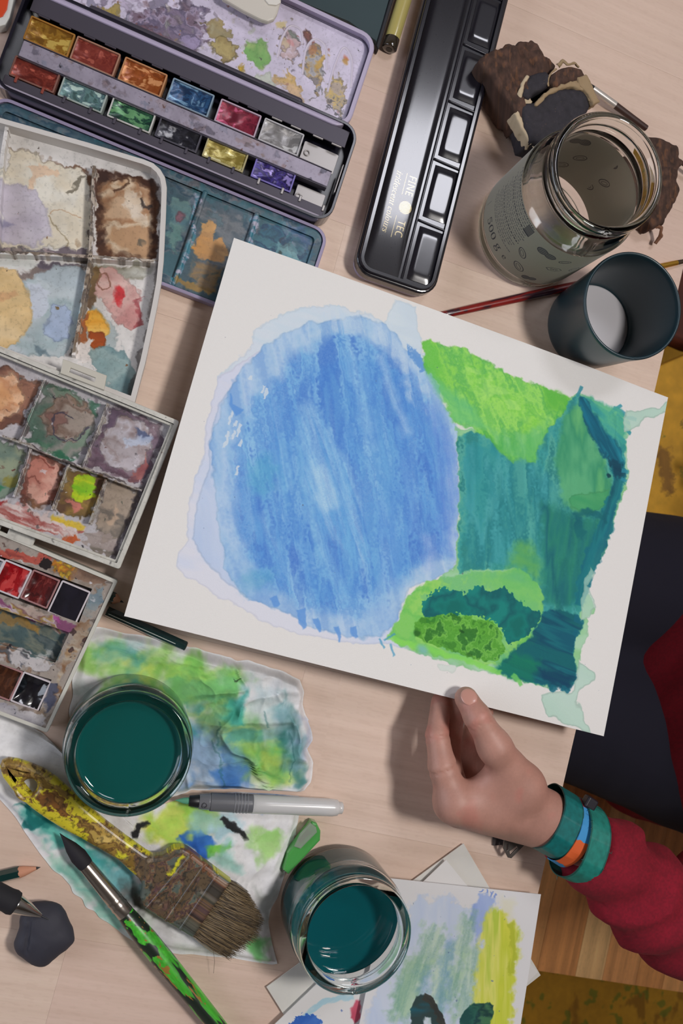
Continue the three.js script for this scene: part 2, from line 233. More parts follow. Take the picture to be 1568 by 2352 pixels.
// ------------------------------------------------------------------ table of glued beech boards, bench, floor level below
function woodTex(seed, base, dark, ringF, ringA) {
  return colTex(1024, 256, (i, j) => { // 0.5 m by 0.125 m
    const x = i / 1024 * 0.5, z = j / 256 * 0.125, w = fbm(x * 7 + seed, z * 60 + seed, 4), g = fbm(x * 16 + seed * 3, z * 900, 3), fl = sm(0.66, 0.8, noise(x * 260 + seed, z * 1500)), r = 0.5 + 0.5 * Math.sin((z + 0.012 * fbm(x * 6 + seed, z * 12, 3)) * ringF + 5 * w);
    const t = Math.min(1, ringA * r * w + 0.35 * (g - 0.35) + 0.14 * fl), k = 0.985 + 0.03 * fbm(x * 14, z * 30 + seed, 3); return base.map((v, q) => mix(v, dark[q], Math.max(0, t)) * k);
  });
}
{
  const T = thing('table', 'light beech table top of glued boards under all the painting things', 'table', [.1226,0,.1873],-.2623);
  const mats = [1, 2, 3, 4, 5].map(s => { const t = woodTex(s * 13.7, [[217, 193, 177], [219, 196, 179], [213, 188, 171], [218, 194, 176], [215, 189, 174]][s - 1], [192, 164, 146], 520, 0.3); return new THREE.MeshStandardMaterial({ map: t, roughness: 0.5, bumpMap: null }); });
  const X1 = 0.163, X0 = -0.8, zs = []; for (let z = -0.578 - 0.0965 * 2; z < 0.55; z += 0.0963333) zs.push(z);
  const r = rng(5); let n = 0;
  zs.forEach((z, k) => {
    let x = X1; const wd = 0.0963333; let first = true;
    while (x > X0) {
      let len = first ? [0.2, 0.42, 0.3, 0.52, 0.25, 0.38, 0.46][k % 7] : 0.3 + 0.25 * r(); first = false; let xa = Math.max(X0, x - len); if (xa - X0 < 0.06) xa = X0;
      const g = new THREE.BoxGeometry(x - xa - 0.00006, 0.026, wd - 0.00008); g.translate((x + xa) / 2, -0.013, z + wd / 2);
      const p = g.attributes.position, u = new Float32Array(p.count * 2), oz = r() * 3, ox = r() * 3; for (let i = 0; i < p.count; i++) { u[2 * i] = p.getX(i) / 0.5 + ox; u[2 * i + 1] = (p.getZ(i) + p.getY(i)) / 0.125 + oz; } g.setAttribute('uv', new THREE.BufferAttribute(u, 2));
      part(T, 'board', g, mats[(n * 2 + k) % 5]); n++; x = xa;
    }
  });
  const leg = new THREE.BoxGeometry(0.06, 0.694, 0.06); for (const [x, z] of [[-0.05, -0.65], [-0.05, 0.42], [-0.74, -0.65], [-0.74, 0.42]]) part(T, 'leg', leg.clone().translate(x, -0.373, z), mats[0]);
  for (const z of [-0.65, 0.42]) part(T, 'apron', rbox(0.66, 0.07, 0.02, 0.002, -0.395, -0.062, z), mats[2]);
}
{
  const B = thing('bench', 'orange brown wooden bench of glued staves beside the table, child sitting on it', 'bench', [.4705,-.27,.2493],-1.8176);
  const cs = [[228, 166, 104], [240, 194, 134], [218, 152, 92], [234, 176, 110], [222, 158, 100]].map((c, s) => new THREE.MeshStandardMaterial({ map: woodTex(s * 31.7 + 3, c, c.map(v => v * 0.72), 420, 0.6), roughness: 0.5 }));
  const r = rng(9); let z = 0.045, k = 0;
  while (z > -0.36) { const w = 0.026 + 0.022 * r(); const L0 = -0.2, L1 = 0.205; const g = new THREE.BoxGeometry(L1 - L0, 0.028, w - 0.0003); g.translate((L0 + L1) / 2, -0.014, z - w / 2); const p = g.attributes.position, u = new Float32Array(p.count * 2), oz = r() * 3; for (let i = 0; i < p.count; i++) { u[2 * i] = p.getX(i) / 0.5 + oz; u[2 * i + 1] = (p.getZ(i) + p.getY(i)) / 0.125 + oz; } g.setAttribute('uv', new THREE.BufferAttribute(u, 2)); part(B, 'stave', g, cs[(k++ * 3) % 5 ^ (r() > 0.6 ? 1 : 0)] || cs[0]); z -= w; }
  for (const [x, zz] of [[0.15, 0], [0.15, -0.3], [-0.17, 0], [-0.17, -0.3]]) part(B, 'leg', new THREE.BoxGeometry(0.045, 0.422, 0.045).translate(x, -0.239, zz), cs[2]);
}
{
  const p = [.6421,-.2259], S = thing('stool', 'dark red brown round wooden stool beyond the table edge by the cup', 'stool', [p[0] + 0.05, -0.72, p[1] - 0.15]);
  const m = new THREE.MeshStandardMaterial({ map: woodTex(77, [96, 44, 26], [60, 26, 18], 420, 0.6), roughness: 0.5 });
  part(S, 'seat', lathe([[0.0001, 0.33], [0.14, 0.33], [0.15, 0.335], [0.155, 0.345], [0.15, 0.355], [0.14, 0.36], [0.0001, 0.36]], 48), m);
  for (let k = 0; k < 4; k++) { const a = k * Math.PI / 2 + 0.4; part(S, 'leg', limb([[0.1 * Math.cos(a), 0.33, 0.1 * Math.sin(a), 0.016], [0.13 * Math.cos(a), 0.001, 0.13 * Math.sin(a), 0.013]], 12, 2), m); }
}
{ // paint-spotted yellow seat between stool and bench
  const p0 = [.5813,-.0855], L = a => a.map(p => [p[0] - p0[0], p[1] - p0[1]]).reverse(), C = thing('yellow_seat', 'mustard yellow painted seat with paint spots beyond the table edge', 'seat', [p0[0], -0.72, p0[1]]);
  const Y = new Paint(-0.22, -0.2, 0.3, 0.2, 2200, [206, 156, 48]); Y.tone(0.3, 60); Y.specks(160, [-0.2, -0.18, 0.25, 0.18], 0.001, 0.008, [[120, 92, 36], [96, 110, 50], [140, 104, 40], [84, 70, 40]], 12, 0.6);
  const g0 = [[.56,-.0945],[.565,-.0709],[.568,-.0473]].map(p => [p[0] - p0[0], p[1] - p0[1]]); Y.line(g0, 0.007, { c: [[110, 76, 34], [130, 92, 40]], a: 0.75, soft: 0.004, warp: 0.004 });
  part(C, 'seat_board', uvBox(prism(L([[.4975,-.1575],[.5637,-.1873],[.6946,-.2427],[.6903,.034],[.4956,.0463]]), 0.415, 0.445, 0.003), Y), new THREE.MeshStandardMaterial({ map: Y.tex(), roughness: 0.7 }));
  for (const [x, z] of [[-0.06, -0.06], [0.15, -0.09], [-0.06, 0.09], [0.15, 0.09]]) part(C, 'leg', new THREE.BoxGeometry(0.04, 0.415, 0.04).translate(x, 0.2075, z), std(196, 148, 46, 0.7));
}

// ------------------------------------------------------------------ the watercolour held by the child
{
  const P = new Paint(-0.16, -0.12, 0.16, 0.12, 5600, [221, 219, 216]);
  const V = 1.13, V2 = 1.3; P.wk = 0.62;
  // pale first washes
  P.area([[-.1311,-.0587],[-.1329,-.0682],[-.1249,-.0754],[-.118,-.0837],[-.106,-.0928],[-.0875,-.1006],[-.075,-.1003],[-.0641,-.1024],[-.0538,-.0999],[-.037,-.0918],[-.0207,-.0883],[-.0121,-.079],[-.0377,-.0584],[-.0921,-.0405],[-.1285,-.0285],[-.1458,-.0313]], { c: [[204, 214, 226], [196, 213, 226], [208, 216, 226]], a: 0.9, soft: 0.0006, warp: 0.0022, edge: 0.04, fl: 20, fc: 60 });
  P.area([[-.0512,-.1174],[-.0367,-.1176],[-.0313,-.1023],[-.0269,-.0983],[-.025,-.0883],[-.0157,-.0808],[-.0342,-.0806],[-.0518,-.0958],[-.0543,-.0997]], { c: [[205, 218, 226], [196, 212, 224]], a: 0.9, soft: 0.0006, warp: 0.0012, edge: 0.04 });
  P.area([[-.1209,-.0628],[-.1459,-.0318],[-.1454,-.0005],[-.1415,.0149],[-.1428,.0372],[-.1411,.0557],[-.137,.0685],[-.1402,.0768],[-.1391,.0845],[-.1336,.0899],[-.1256,.0904],[-.1106,.0965],[-.1052,.0967],[-.0937,.0991],[-.0815,.104],[-.0591,.1053],[-.0369,.1039],[-.0175,.1016],[-.0025,.0974],[.0199,.098],[.0498,.0963],[.0588,.0828],[-.0035,.076],[-.0712,.0385],[-.1079,-.0353]], { c: [[206, 210, 227], [198, 208, 229], [212, 214, 226]], a: 0.92, soft: 0.0005, warp: 0.0012, edge: 0.05, fl: 15, fc: 40 });
  P.area([[-.1321,-.0416],[-.1415,-.0158],[-.1406,.0091],[-.1364,.0244],[-.1379,.0439],[-.1346,.0673],[-.1238,.0777],[-.1079,.0868],[-.0958,.0916],[-.0732,.0938],[-.0869,.0429],[-.1249,-.0155]], { c: [[170, 192, 225], [186, 202, 228], [160, 186, 222]], a: 0.75, soft: 0.0006, warp: 0.001, edge: 0.08, dir: V, fl: 15, fc: 60 });
  P.area([[-.1254,-.0583],[-.1168,-.0686],[-.1032,-.0822],[-.0879,-.0906],[-.0692,-.0987],[-.0543,-.0995],[-.0363,-.089],[-.0263,-.0858],[-.0211,-.0836],[-.0107,-.0733],[-.0015,-.0612],[.0114,-.0472],[.0162,-.0277],[.0229,-.003],[.029,.0245],[.0315,.0398],[.0178,.0512],[.0044,.0604],[.0026,.0708],[.002,.0801],[-.0028,.0902],[-.0083,.0944],[-.021,.0989],[-.0352,.0997],[-.0495,.0992],[-.0581,.0986],[-.0672,.0956],[-.0787,.0942],[-.0928,.0925],[-.1027,.0859],[-.1119,.0771],[-.1212,.0581],[-.1285,.0412],[-.1344,.0238],[-.1396,.0088],[-.1403,-.0162],[-.135,-.0372]], { c: [[132, 174, 220], [168, 198, 228], [148, 188, 224], [118, 164, 216]], a: 0.86, soft: 0.0008, warp: 0.0025, wf: 180, edge: 0.06, dir: V, fl: 14, fc: 90, gran: 0.16 });
  // the deep blue round, brushed up and down
  P.area([[-.1159,-.0494],[-.1124,-.0628],[-.1001,-.0706],[-.091,-.0856],[-.0765,-.0925],[-.0614,-.0918],[-.0453,-.0883],[-.0312,-.081],[-.02,-.0757],[-.009,-.0663],[.0003,-.0542],[.0117,-.0407],[.022,-.0028],[.0308,.0356],[.0186,.0447],[.0087,.0536],[.0023,.0638],[-.0024,.0746],[-.0153,.0873],[-.0312,.093],[-.0478,.0949],[-.0618,.095],[-.0738,.0918],[-.0883,.0891],[-.098,.0815],[-.1089,.0682],[-.1183,.0519],[-.127,.027],[-.1315,.0007],[-.1294,-.0197],[-.1235,-.0359]], { c: [[64, 118, 200], [84, 146, 214], [70, 128, 206], [108, 172, 222], [80, 140, 210], [128, 184, 226], [66, 120, 202]], a: 0.9, soft: 0.0022, warp: 0.0042, wf: 150, dir: V, fl: 17, fc: 78, gran: 0.34, contrast: 1.35, fade: 0.012 });
  P.area([[-.1079,-.0353],[-.0832,-.0728],[-.0433,-.0805],[-.0072,-.0594],[.0126,-.0296],[.0261,.0253],[.003,.0546],[-.0146,.0788],[-.0477,.0846],[-.0773,.0787],[-.1001,.0658],[-.1144,.0233]], { c: [[58, 110, 198], [92, 156, 218], [66, 126, 206], [96, 160, 216]], a: 0.62, soft: 0.006, warp: 0.006, wf: 110, dir: V + 0.06, fl: 20, fc: 120, gran: 0.42, dry: 0.55, contrast: 1.6, seed: 3, fade: 0.01 });
  // lighter strokes lifting the middle
  const pale = (pts, w, a, s, c = [[150, 200, 230], [176, 214, 234], [120, 184, 226]]) => P.line(pts, w, { c, a, soft: 0.004, warp: 0.003, wf: 120, gran: 0.5, fl: 12, fc: 240, seed: s, dry: 0.3 });
  pale([[-.09,-.0325],[-.0778,-.0133],[-.0648,.0084],[-.0472,.0316],[-.0295,.0548]], [0.005, 0.011, 0.016, 0.013, 0.005], 0.6, 1);
  pale([[-.0723,.0021],[-.0641,.0167],[-.0573,.026]], [0.004, 0.007, 0.004], 0.75, 2, [[186, 216, 232]]);
  pale([[-.1157,-.0327],[-.1001,-.0064],[-.0891,.0241]], 0.005, 0.35, 3); pale([[-.0751,-.0756],[-.0571,-.052],[-.0418,-.0158]], 0.005, 0.4, 4); pale([[-.1207,.0001],[-.1108,.0305],[-.097,.0568]], 0.004, 0.35, 5);
  pale([[-.0517,-.0777],[-.0377,-.0584],[-.0209,-.0341]], 0.0026, 0.7, 6, [[180, 208, 232]]); pale([[-.0082,.0575],[-.0097,.0748],[-.0126,.0866]], 0.009, 0.5, 7, [[160, 194, 228]]);
  pale([[-.0986,.0408],[-.0807,.066],[-.0589,.0847]], 0.004, 0.4, 8); pale([[-.026,.0112],[-.0157,.0398],[-.0124,.0587]], 0.006, 0.35, 9, [[120, 170, 224]]); pale([[-.0747,.0255],[-.0558,.0536],[-.0316,.0804]], 0.004, 0.38, 10);
  pale([[.0076,.0247],[.0123,.0378],[.0158,.0454]], 0.0035, 0.6, 11, [[168, 190, 228]]); pale([[-.0182,-.0172],[-.0078,.0059],[-.001,.0271]], 0.004, 0.3, 12, [[112, 150, 216]]);
  // periwinkle along the right, a breath of green at the left
  P.line([[-.0116,-.058],[.0054,-.0334],[.0159,-.001],[.0229,.0349]], [0.004, 0.007, 0.007, 0.004], { c: [[92, 126, 208], [106, 144, 216]], a: 0.62, soft: 0.004, warp: 0.003, gran: 0.35, fl: 10, fc: 200, dry: 0.3 });
  P.ell(-.1042,.018, 0.009, 0.012, 0, { c: [[86, 172, 200]], a: 0.5, soft: 0.006, warp: 0.004, gran: 0.3 }); P.ell(-.0912,.0802, 0.006, 0.011, 1, { c: [[84, 160, 196]], a: 0.5, soft: 0.006, warp: 0.004, gran: 0.3 });
  // white flecks at the left rim and along the top
  for (const [x, z, l] of [[-.1282,-.0074],[-.1252,-.0041],[-.1277,-.0005],[-.1313,.0006],[-.1305,.0045],[-.1196,.0193],[-.122,.0033],[-.1318,-.0105],[-.1153,-.0314],[-.1173,-.0336],[-.1268,-.0377]].map((p, i) => [...p, 0.001 + 0.002 * ((i * 37 % 10) / 10)])) P.line([[x, z - l * 1.6], [x - 0.0005, z + l * 1.6]], 0.0008, { c: [[205, 216, 226]], a: 0.85, soft: 0.0003, warp: 0.0012, wf: 500 });
  P.area([[-.1014,-.0754],[-.0835,-.0966],[-.0633,-.0993],[-.0476,-.0972],[-.0236,-.0751],[-.013,-.0515],[-.0208,-.052],[-.0426,-.0778],[-.0636,-.0886],[-.0857,-.0824]], { c: [[190, 210, 228]], a: 0.75, soft: 0.003, warp: 0.006, wf: 140, gran: 0.5, dir: V, fl: 20, fc: 160, dry: 0.85, seed: 8 });
  P.area([[-.0367,-.0904],[-.0253,-.0882],[-.0178,-.0831],[-.0193,-.0766],[-.0278,-.0797]], { c: [[84, 140, 206]], a: 0.75, soft: 0.001, warp: 0.004, wf: 300 });
  // drips at the lower rim
  for (const [p, w] of [[[[-.0602,.0905],[-.0571,.0979],[-.0551,.1011]], [0.003, 0.0022, 0.0008]], [[[-.0504,.0934],[-.047,.098],[-.0455,.1003]], [0.002, 0.0014, 0.0006]], [[[-.0791,.0873],[-.0753,.0912],[-.0738,.0918]], [0.002, 0.002, 0.001]], [[[-.0363,.0953],[-.0327,.1004],[-.0324,.1036]], [0.0018, 0.001, 0.0006]], [[[-.0255,.0926],[-.0238,.0971],[-.0218,.0983]], [0.002, 0.0018, 0.001]], [[[-.1357,-.0247],[-.134,-.0182],[-.1275,-.0147]], [0.0004, 0.0012, 0.003]]]) P.line(p, w, { c: [[92, 146, 214]], a: 0.8, soft: 0.0006, warp: 0.001 });
  // ---- green and teal
  P.area([[.0096,-.0482],[.0261,-.0519],[.0527,-.048],[.0742,-.0686],[.0823,-.0916],[.0904,-.1006],[.1081,-.0984],[.131,-.0972],[.1365,-.0883],[.1332,-.0793],[.1401,-.0593],[.1411,-.047],[.1379,-.0335],[.1367,-.0171],[.1342,-.001],[.1291,.0155],[.1266,.0282],[.1354,.0403],[.1311,.0479],[.1342,.0584],[.1315,.0714],[.1327,.0837],[.1165,.0985],[.0878,.0992],[.0753,.0993],[.0505,.0995],[.0292,.0991],[.0109,.0979],[-.0027,.093],[.002,.0801],[.0039,.0642],[.0203,.0514],[.0309,.0385],[.0257,.0109],[.0175,-.0222]], { c: [[140, 200, 150], [130, 196, 130], [160, 206, 170]], a: 0.9, soft: 0.0006, warp: 0.002, fl: 30, fc: 60, edge: 0.05 });
  P.area([[.0112,-.0442],[.029,-.0528],[.0527,-.048],[.0742,-.0686],[.0826,-.0901],[.0907,-.0991],[.1049,-.0973],[.1266,-.0932],[.1326,-.0791],[.1378,-.0586],[.1395,-.048],[.1353,-.0312],[.1335,-.0162],[.1287,.0005],[.124,.0169],[.1219,.0295],[.1259,.0427],[.1242,.0527],[.1262,.0727],[.1319,.0918],[.1162,.0972],[.0874,.0976],[.0719,.0853],[.0879,.0728],[.0984,.0557],[.092,.0353],[.0711,.0291],[.0475,.0363],[.0336,.043],[.0263,.0107],[.0175,-.0222]], { c: [[40, 138, 138], [62, 156, 158], [30, 118, 122], [76, 162, 152], [48, 146, 150], [36, 126, 130]], a: 0.96, soft: 0.0008, warp: 0.0022, dir: V2, fl: 18, fc: 60, gran: 0.14, contrast: 1.6 });
  P.area([[.0142,-.0421],[.0423,-.0509],[.0731,-.0451],[.0913,-.0383],[.1036,.0008],[.0971,.0295],[.0711,.0291],[.0476,.0369],[.0353,.0373]], { c: [[44, 142, 150], [70, 160, 170], [34, 124, 134], [84, 168, 160]], a: 0.7, soft: 0.005, warp: 0.003, dir: V2, fl: 15, fc: 80, gran: 0.15, contrast: 1.6, seed: 4, fade: 0.006 });
  P.area([[.0819,-.0789],[.0921,-.0932],[.1054,-.0801],[.1203,-.0595],[.1307,-.0439],[.1275,-.0274],[.1098,-.0162],[.0946,-.024],[.0839,-.0484]], { c: [[78, 160, 108], [104, 180, 110], [60, 146, 104], [92, 172, 120]], a: 0.9, soft: 0.003, warp: 0.003, dir: V2, fl: 20, fc: 60, contrast: 1.6, seed: 5 });
  P.area([[.1002,-.0287],[.1185,-.0372],[.1275,-.0429],[.1285,-.0308],[.1154,-.0208],[.1018,-.0215]], { c: [[52, 148, 96], [74, 160, 104]], a: 0.8, soft: 0.0008, warp: 0.002, edge: 0.1 });
  P.area([[.0791,-.0195],[.1098,-.0162],[.1289,-.0216],[.1239,.0163],[.1221,.0378],[.1109,.0466],[.0979,.047],[.0877,.0172]], { c: [[24, 108, 108], [36, 124, 104], [18, 96, 104], [40, 130, 112]], a: 0.82, soft: 0.004, warp: 0.003, dir: V2 + 0.2, fl: 16, fc: 70, seed: 6 });
  P.area([[.069,.0134],[.0778,.0095],[.0884,.02],[.0916,.0339],[.0775,.0288],[.0651,.0307]], { c: [[112, 180, 80], [76, 160, 104]], a: 0.8, soft: 0.005, warp: 0.003, seed: 6 });
  // the dark blue rim on the right
  P.line([[.093,-.0967],[.1001,-.0879],[.1131,-.0762],[.1254,-.0674],[.1346,-.0576]], [0.002, 0.005, 0.007, 0.007, 0.004], { c: [[18, 108, 138], [10, 84, 110], [30, 130, 150]], a: 0.92, soft: 0.0012, warp: 0.0025, fl: 20, fc: 160, edge: 0.1 });
  P.line([[.1316,-.063],[.1349,-.0483],[.1317,-.0317],[.1308,-.016],[.1261,.0036],[.1236,.0224],[.1228,.0406]], [0.005, 0.004, 0.005, 0.006, 0.006, 0.006, 0.004], { c: [[14, 96, 118], [24, 118, 128], [10, 80, 100]], a: 0.9, soft: 0.0012, warp: 0.003, fl: 20, fc: 120 });
  P.line([[.1305,-.0221],[.1151,-.0223],[.1075,-.0186],[.1117,-.0076],[.1171,-.006]], [0.003, 0.003, 0.003, 0.004, 0.003], { c: [[12, 90, 104], [20, 104, 110]], a: 0.8, soft: 0.0015, warp: 0.003 });
  P.area([[.1209,-.0644],[.1316,-.063],[.1382,-.0571],[.1326,-.0507],[.1261,-.0566]], { c: [[10, 58, 80], [14, 76, 96]], a: 0.85, soft: 0.0015, warp: 0.003, wf: 400 }); P.ell(.1256,-.0511, 0.002, 0.0018, 0, { c: [[8, 60, 70]], a: 0.9, soft: 0.0006, warp: 0.001 });
  for (const p of [[[.1346,-.0576],[.1401,-.058]], [[.1358,-.0523],[.1405,-.0515]], [[.0895,-.0971],[.0915,-.1048]], [[.1162,-.093],[.1246,-.1022]], [[.1227,-.0951],[.1383,-.096]], [[.1251,-.0921],[.134,-.0917]], [[.1276,-.0887],[.1362,-.085]], [[.1185,-.0986],[.1292,-.0972]]]) P.line(p, 0.0013, { c: [[46, 140, 160]], a: 0.8, soft: 0.0005, warp: 0.0008 });
  P.area([[.0939,-.1001],[.1061,-.0994],[.1253,-.0992],[.1319,-.0933],[.1332,-.0761],[.1196,-.0782],[.1049,-.0894]], { c: [[60, 158, 150], [90, 184, 140], [46, 150, 160]], a: 0.7, soft: 0.0015, warp: 0.002, dir: 0.3, fl: 20, fc: 120 });
  // the bright green corner
  P.area([[-.0264,-.0964],[-.0221,-.1],[-.0142,-.0997],[.0011,-.1019],[.0145,-.0993],[.0314,-.0966],[.0482,-.0945],[.0646,-.0952],[.0781,-.095],[.0855,-.0952],[.0812,-.0818],[.0746,-.0697],[.0705,-.0591],[.0677,-.0428],[.0588,-.0432],[.0533,-.0391],[.0444,-.0424],[.0335,-.0475],[.0198,-.0514],[.0074,-.0505],[-.0015,-.0612],[-.0089,-.0724],[-.02,-.0794],[-.0234,-.0867]], { c: [[96, 190, 62], [126, 206, 70], [84, 178, 72], [140, 214, 84], [104, 192, 76]], a: 0.95, soft: 0.001, warp: 0.0022, dir: 0.9, fl: 26, fc: 80, gran: 0.15, contrast: 1.6, edge: 0.05 });
  P.area([[-.02,-.0794],[-.0078,-.0743],[.016,-.0669],[.0317,-.0552],[.0198,-.0514],[.0072,-.0513],[-.0015,-.0612],[-.0129,-.0696]], { c: [[112, 196, 120], [92, 184, 128]], a: 0.7, soft: 0.003, warp: 0.002 });
  P.area([[.032,-.0537],[.0568,-.0585],[.0725,-.0759],[.0721,-.0633],[.0676,-.0434],[.0545,-.0406],[.0444,-.0424]], { c: [[96, 184, 112], [120, 196, 130], [84, 176, 96]], a: 0.7, soft: 0.003, warp: 0.003, dir: V2 });
  P.area([[.0025,-.0962],[.0267,-.0889],[.0513,-.0815],[.0687,-.0778],[.0684,-.0652],[.0412,-.0689],[.0133,-.0782]], { c: [[162, 224, 96], [120, 204, 66], [180, 230, 120]], a: 0.5, soft: 0.004, warp: 0.006, wf: 300, gran: 0.4, fl: 90, fc: 160, contrast: 2.4 });
  P.area([[.0631,-.0947],[.0781,-.095],[.0851,-.0941],[.0812,-.0818],[.0681,-.0807]], { c: [[88, 176, 66]], a: 0.6, soft: 0.003, warp: 0.002 });
  // the light green bank, the leaf and the bush
  P.area([[-.0027,.093],[.002,.0801],[.0032,.0672],[.0094,.0563],[.0254,.0474],[.0478,.0374],[.0743,.0291],[.0901,.0343],[.0979,.047],[.1003,.0639],[.0899,.081],[.0798,.092],[.065,.0955],[.0496,.0958],[.0287,.0972],[.0107,.0969]], { c: [[126, 200, 92], [108, 192, 86], [146, 208, 96], [112, 188, 116]], a: 0.95, soft: 0.001, warp: 0.0025, gran: 0.15, fl: 40, fc: 60, contrast: 1.6 });
  P.area([[.0366,.0427],[.0745,.0296],[.0913,.0355],[.0984,.0557],[.0847,.0591],[.0559,.0448]], { c: [[96, 180, 124], [110, 190, 110]], a: 0.7, soft: 0.004, warp: 0.002 });
  P.area([[.0733,.0978],[.0832,.0797],[.0921,.0703],[.0989,.0511],[.1109,.0466],[.1263,.0486],[.1289,.0527],[.1258,.0611],[.1261,.0722],[.1324,.0882],[.1275,.0968],[.1163,.0977],[.0908,.0985]], { c: [[12, 86, 108], [18, 104, 116], [8, 74, 98], [14, 96, 104]], a: 0.96, soft: 0.001, warp: 0.0022, dir: 0.1, fl: 14, fc: 150, contrast: 1.8 });
  P.area([[.0715,.0968],[.0838,.0824],[.1033,.0835],[.1001,.0972],[.0845,.0983]], { c: [[14, 118, 96], [20, 130, 90]], a: 0.7, soft: 0.003, warp: 0.002, dir: 0.1, fl: 14, fc: 150 });
  P.area([[.1009,.087],[.1302,.0872],[.1271,.0952],[.1089,.0937]], { c: [[8, 60, 92]], a: 0.7, soft: 0.002, warp: 0.002, dir: 0.2 });
  P.area([[.0145,.0671],[.0191,.0588],[.027,.0539],[.0348,.0541],[.0395,.0546],[.05,.0467],[.0583,.0485],[.0681,.0431],[.0764,.0485],[.0844,.0511],[.0961,.0527],[.0945,.0625],[.088,.0705],[.083,.0763],[.0785,.0786],[.072,.0699],[.0615,.0656],[.0522,.0657],[.0369,.069],[.0262,.0751],[.0195,.0785]], { c: [[10, 104, 100], [14, 118, 112], [12, 92, 98], [20, 126, 120]], a: 0.97, soft: 0.0004, warp: 0.0028, wf: 420, fl: 60, fc: 60, contrast: 1.7 });
  P.area([[.0126,.0808],[.0196,.0751],[.0338,.0687],[.0489,.0677],[.0644,.0672],[.0729,.0737],[.076,.0815],[.0732,.0907],[.0636,.0924],[.0521,.0935],[.0393,.091],[.0241,.0908],[.0151,.0886]], { c: [[60, 130, 40], [92, 166, 56], [76, 150, 46], [112, 182, 72], [46, 112, 40]], a: 0.97, soft: 0.0005, warp: 0.002, fl: 170, fc: 170, contrast: 1.5, gran: 0.15 });
  P.ell(.0446,.0778, 0.0018, 0.0009, 0.2, { c: [[28, 80, 30]], a: 0.85, soft: 0.0006, warp: 0.001 }); P.ell(.0155,.0865, 0.0024, 0.002, 0.2, { c: [[36, 92, 34]], a: 0.8, soft: 0.001, warp: 0.001 }); P.ell(.0531,.0913, 0.0026, 0.0012, 0.2, { c: [[40, 96, 34]], a: 0.7, soft: 0.001, warp: 0.001 });
  P.line([[-.0036,.0932],[.01,.0943],[.0309,.0942],[.0556,.095],[.078,.0975]], 0.0016, { c: [[130, 212, 90]], a: 0.8, soft: 0.0008, warp: 0.0012 }); P.ell(.0216,.0953, 0.004, 0.0025, 0.2, { c: [[120, 170, 215]], a: 0.6, soft: 0.002, warp: 0.001 }); P.line([[.0856,.0963],[.091,.0993],[.0935,.1016]], 0.0014, { c: [[110, 196, 100]], a: 0.85, soft: 0.0006, warp: 0.001 });
  for (const p of [[[.1144,.0967],[.1185,.1001]], [[.1224,.0963],[.1287,.0977]], [[.1216,.0498],[.129,.0503]], [[.1229,.0583],[.1268,.0609]]]) P.line(p, 0.002, { c: [[16, 100, 120]], a: 0.85, soft: 0.0005, warp: 0.0015 });
  for (const p of [[[-.0044,.0956],[.0015,.09]], [[-.0085,.0955],[-.0032,.1003]], [[.0004,.0972],[.004,.1032]]]) P.line(p, 0.0007, { c: [[70, 150, 190]], a: 0.7, soft: 0.0005, warp: 0.001 });
  // pale green runs
  const run = { c: [[172, 206, 190], [180, 210, 196]], a: 0.88, soft: 0.0004, warp: 0.003, wf: 130, edge: 0.1, fl: 20, fc: 30 };
  P.area([[.1284,-.1011],[.1419,-.1039],[.1547,-.1106],[.158,-.1156],[.1622,-.1196],[.1631,-.1101],[.1545,-.1034],[.1434,-.097],[.1369,-.0913],[.1326,-.0855],[.1286,-.0938]], run);
  P.area([[.1308,.0754],[.1364,.0785],[.144,.0811],[.1466,.0866],[.1375,.0905],[.1343,.0964],[.1344,.1027],[.1419,.1068],[.1446,.1128],[.1507,.1193],[.1342,.1189],[.1155,.115],[.1096,.105],[.1214,.0988],[.1298,.0969],[.1311,.0885]], run);
  P.area([[.1248,.0131],[.1308,.0169],[.1262,.0262],[.1348,.0375],[.1316,.0472],[.1269,.0499],[.1234,.0345]], { ...run, a: 0.7 });
  P.area([[.0327,.101],[.0472,.0984],[.0458,.1051],[.0376,.1062]], { ...run, a: 0.3 });
  P.specks(26, [-0.15, -0.11, 0.15, 0.11], 0.0002, 0.0006, [[60, 90, 130], [90, 90, 110]], 4, 0.6);
  // sheet
  const g = new THREE.BoxGeometry(0.32, 0.0006, 0.24, 40, 1, 30), p = g.attributes.position;
  for (let i = 0; i < p.count; i++) { const x = p.getX(i), z = p.getZ(i); p.setY(i, p.getY(i) + 0.0016 * Math.cos(x * 11 + 0.5) - 0.004 * sm(0.08, 0.16, x) * sm(0.12, -0.12, z) * 0.6); }
  uvXZ(g, -0.16, -0.12, 0.16, 0.12); g.computeVertexNormals();
  const grain = heightTex(512, 512, (i, j) => 0.5 * fbm(i / 4, j / 4, 3) + 0.5 * noise(i / 7, j / 7)); grain.repeat.set(8, 6);
  const m = finish(new THREE.Mesh(g, new THREE.MeshStandardMaterial({ map: P.tex(), roughness: 0.92, bumpMap: grain, bumpScale: 0.00012 })));
  m.name = numbered('watercolour_painting'); m.userData = { label: 'large white sheet with a blue round and green wash, held by the hand', category: 'painting' };
  m.applyMatrix4(new THREE.Matrix4().makeBasis(new THREE.Vector3(.9629,-.0111,.2696), new THREE.Vector3(.0304,.9973,-.0676), new THREE.Vector3(-.2681,.0732,.9606)).setPosition(.1828,.0313,-.0258)); scene.add(m);
}

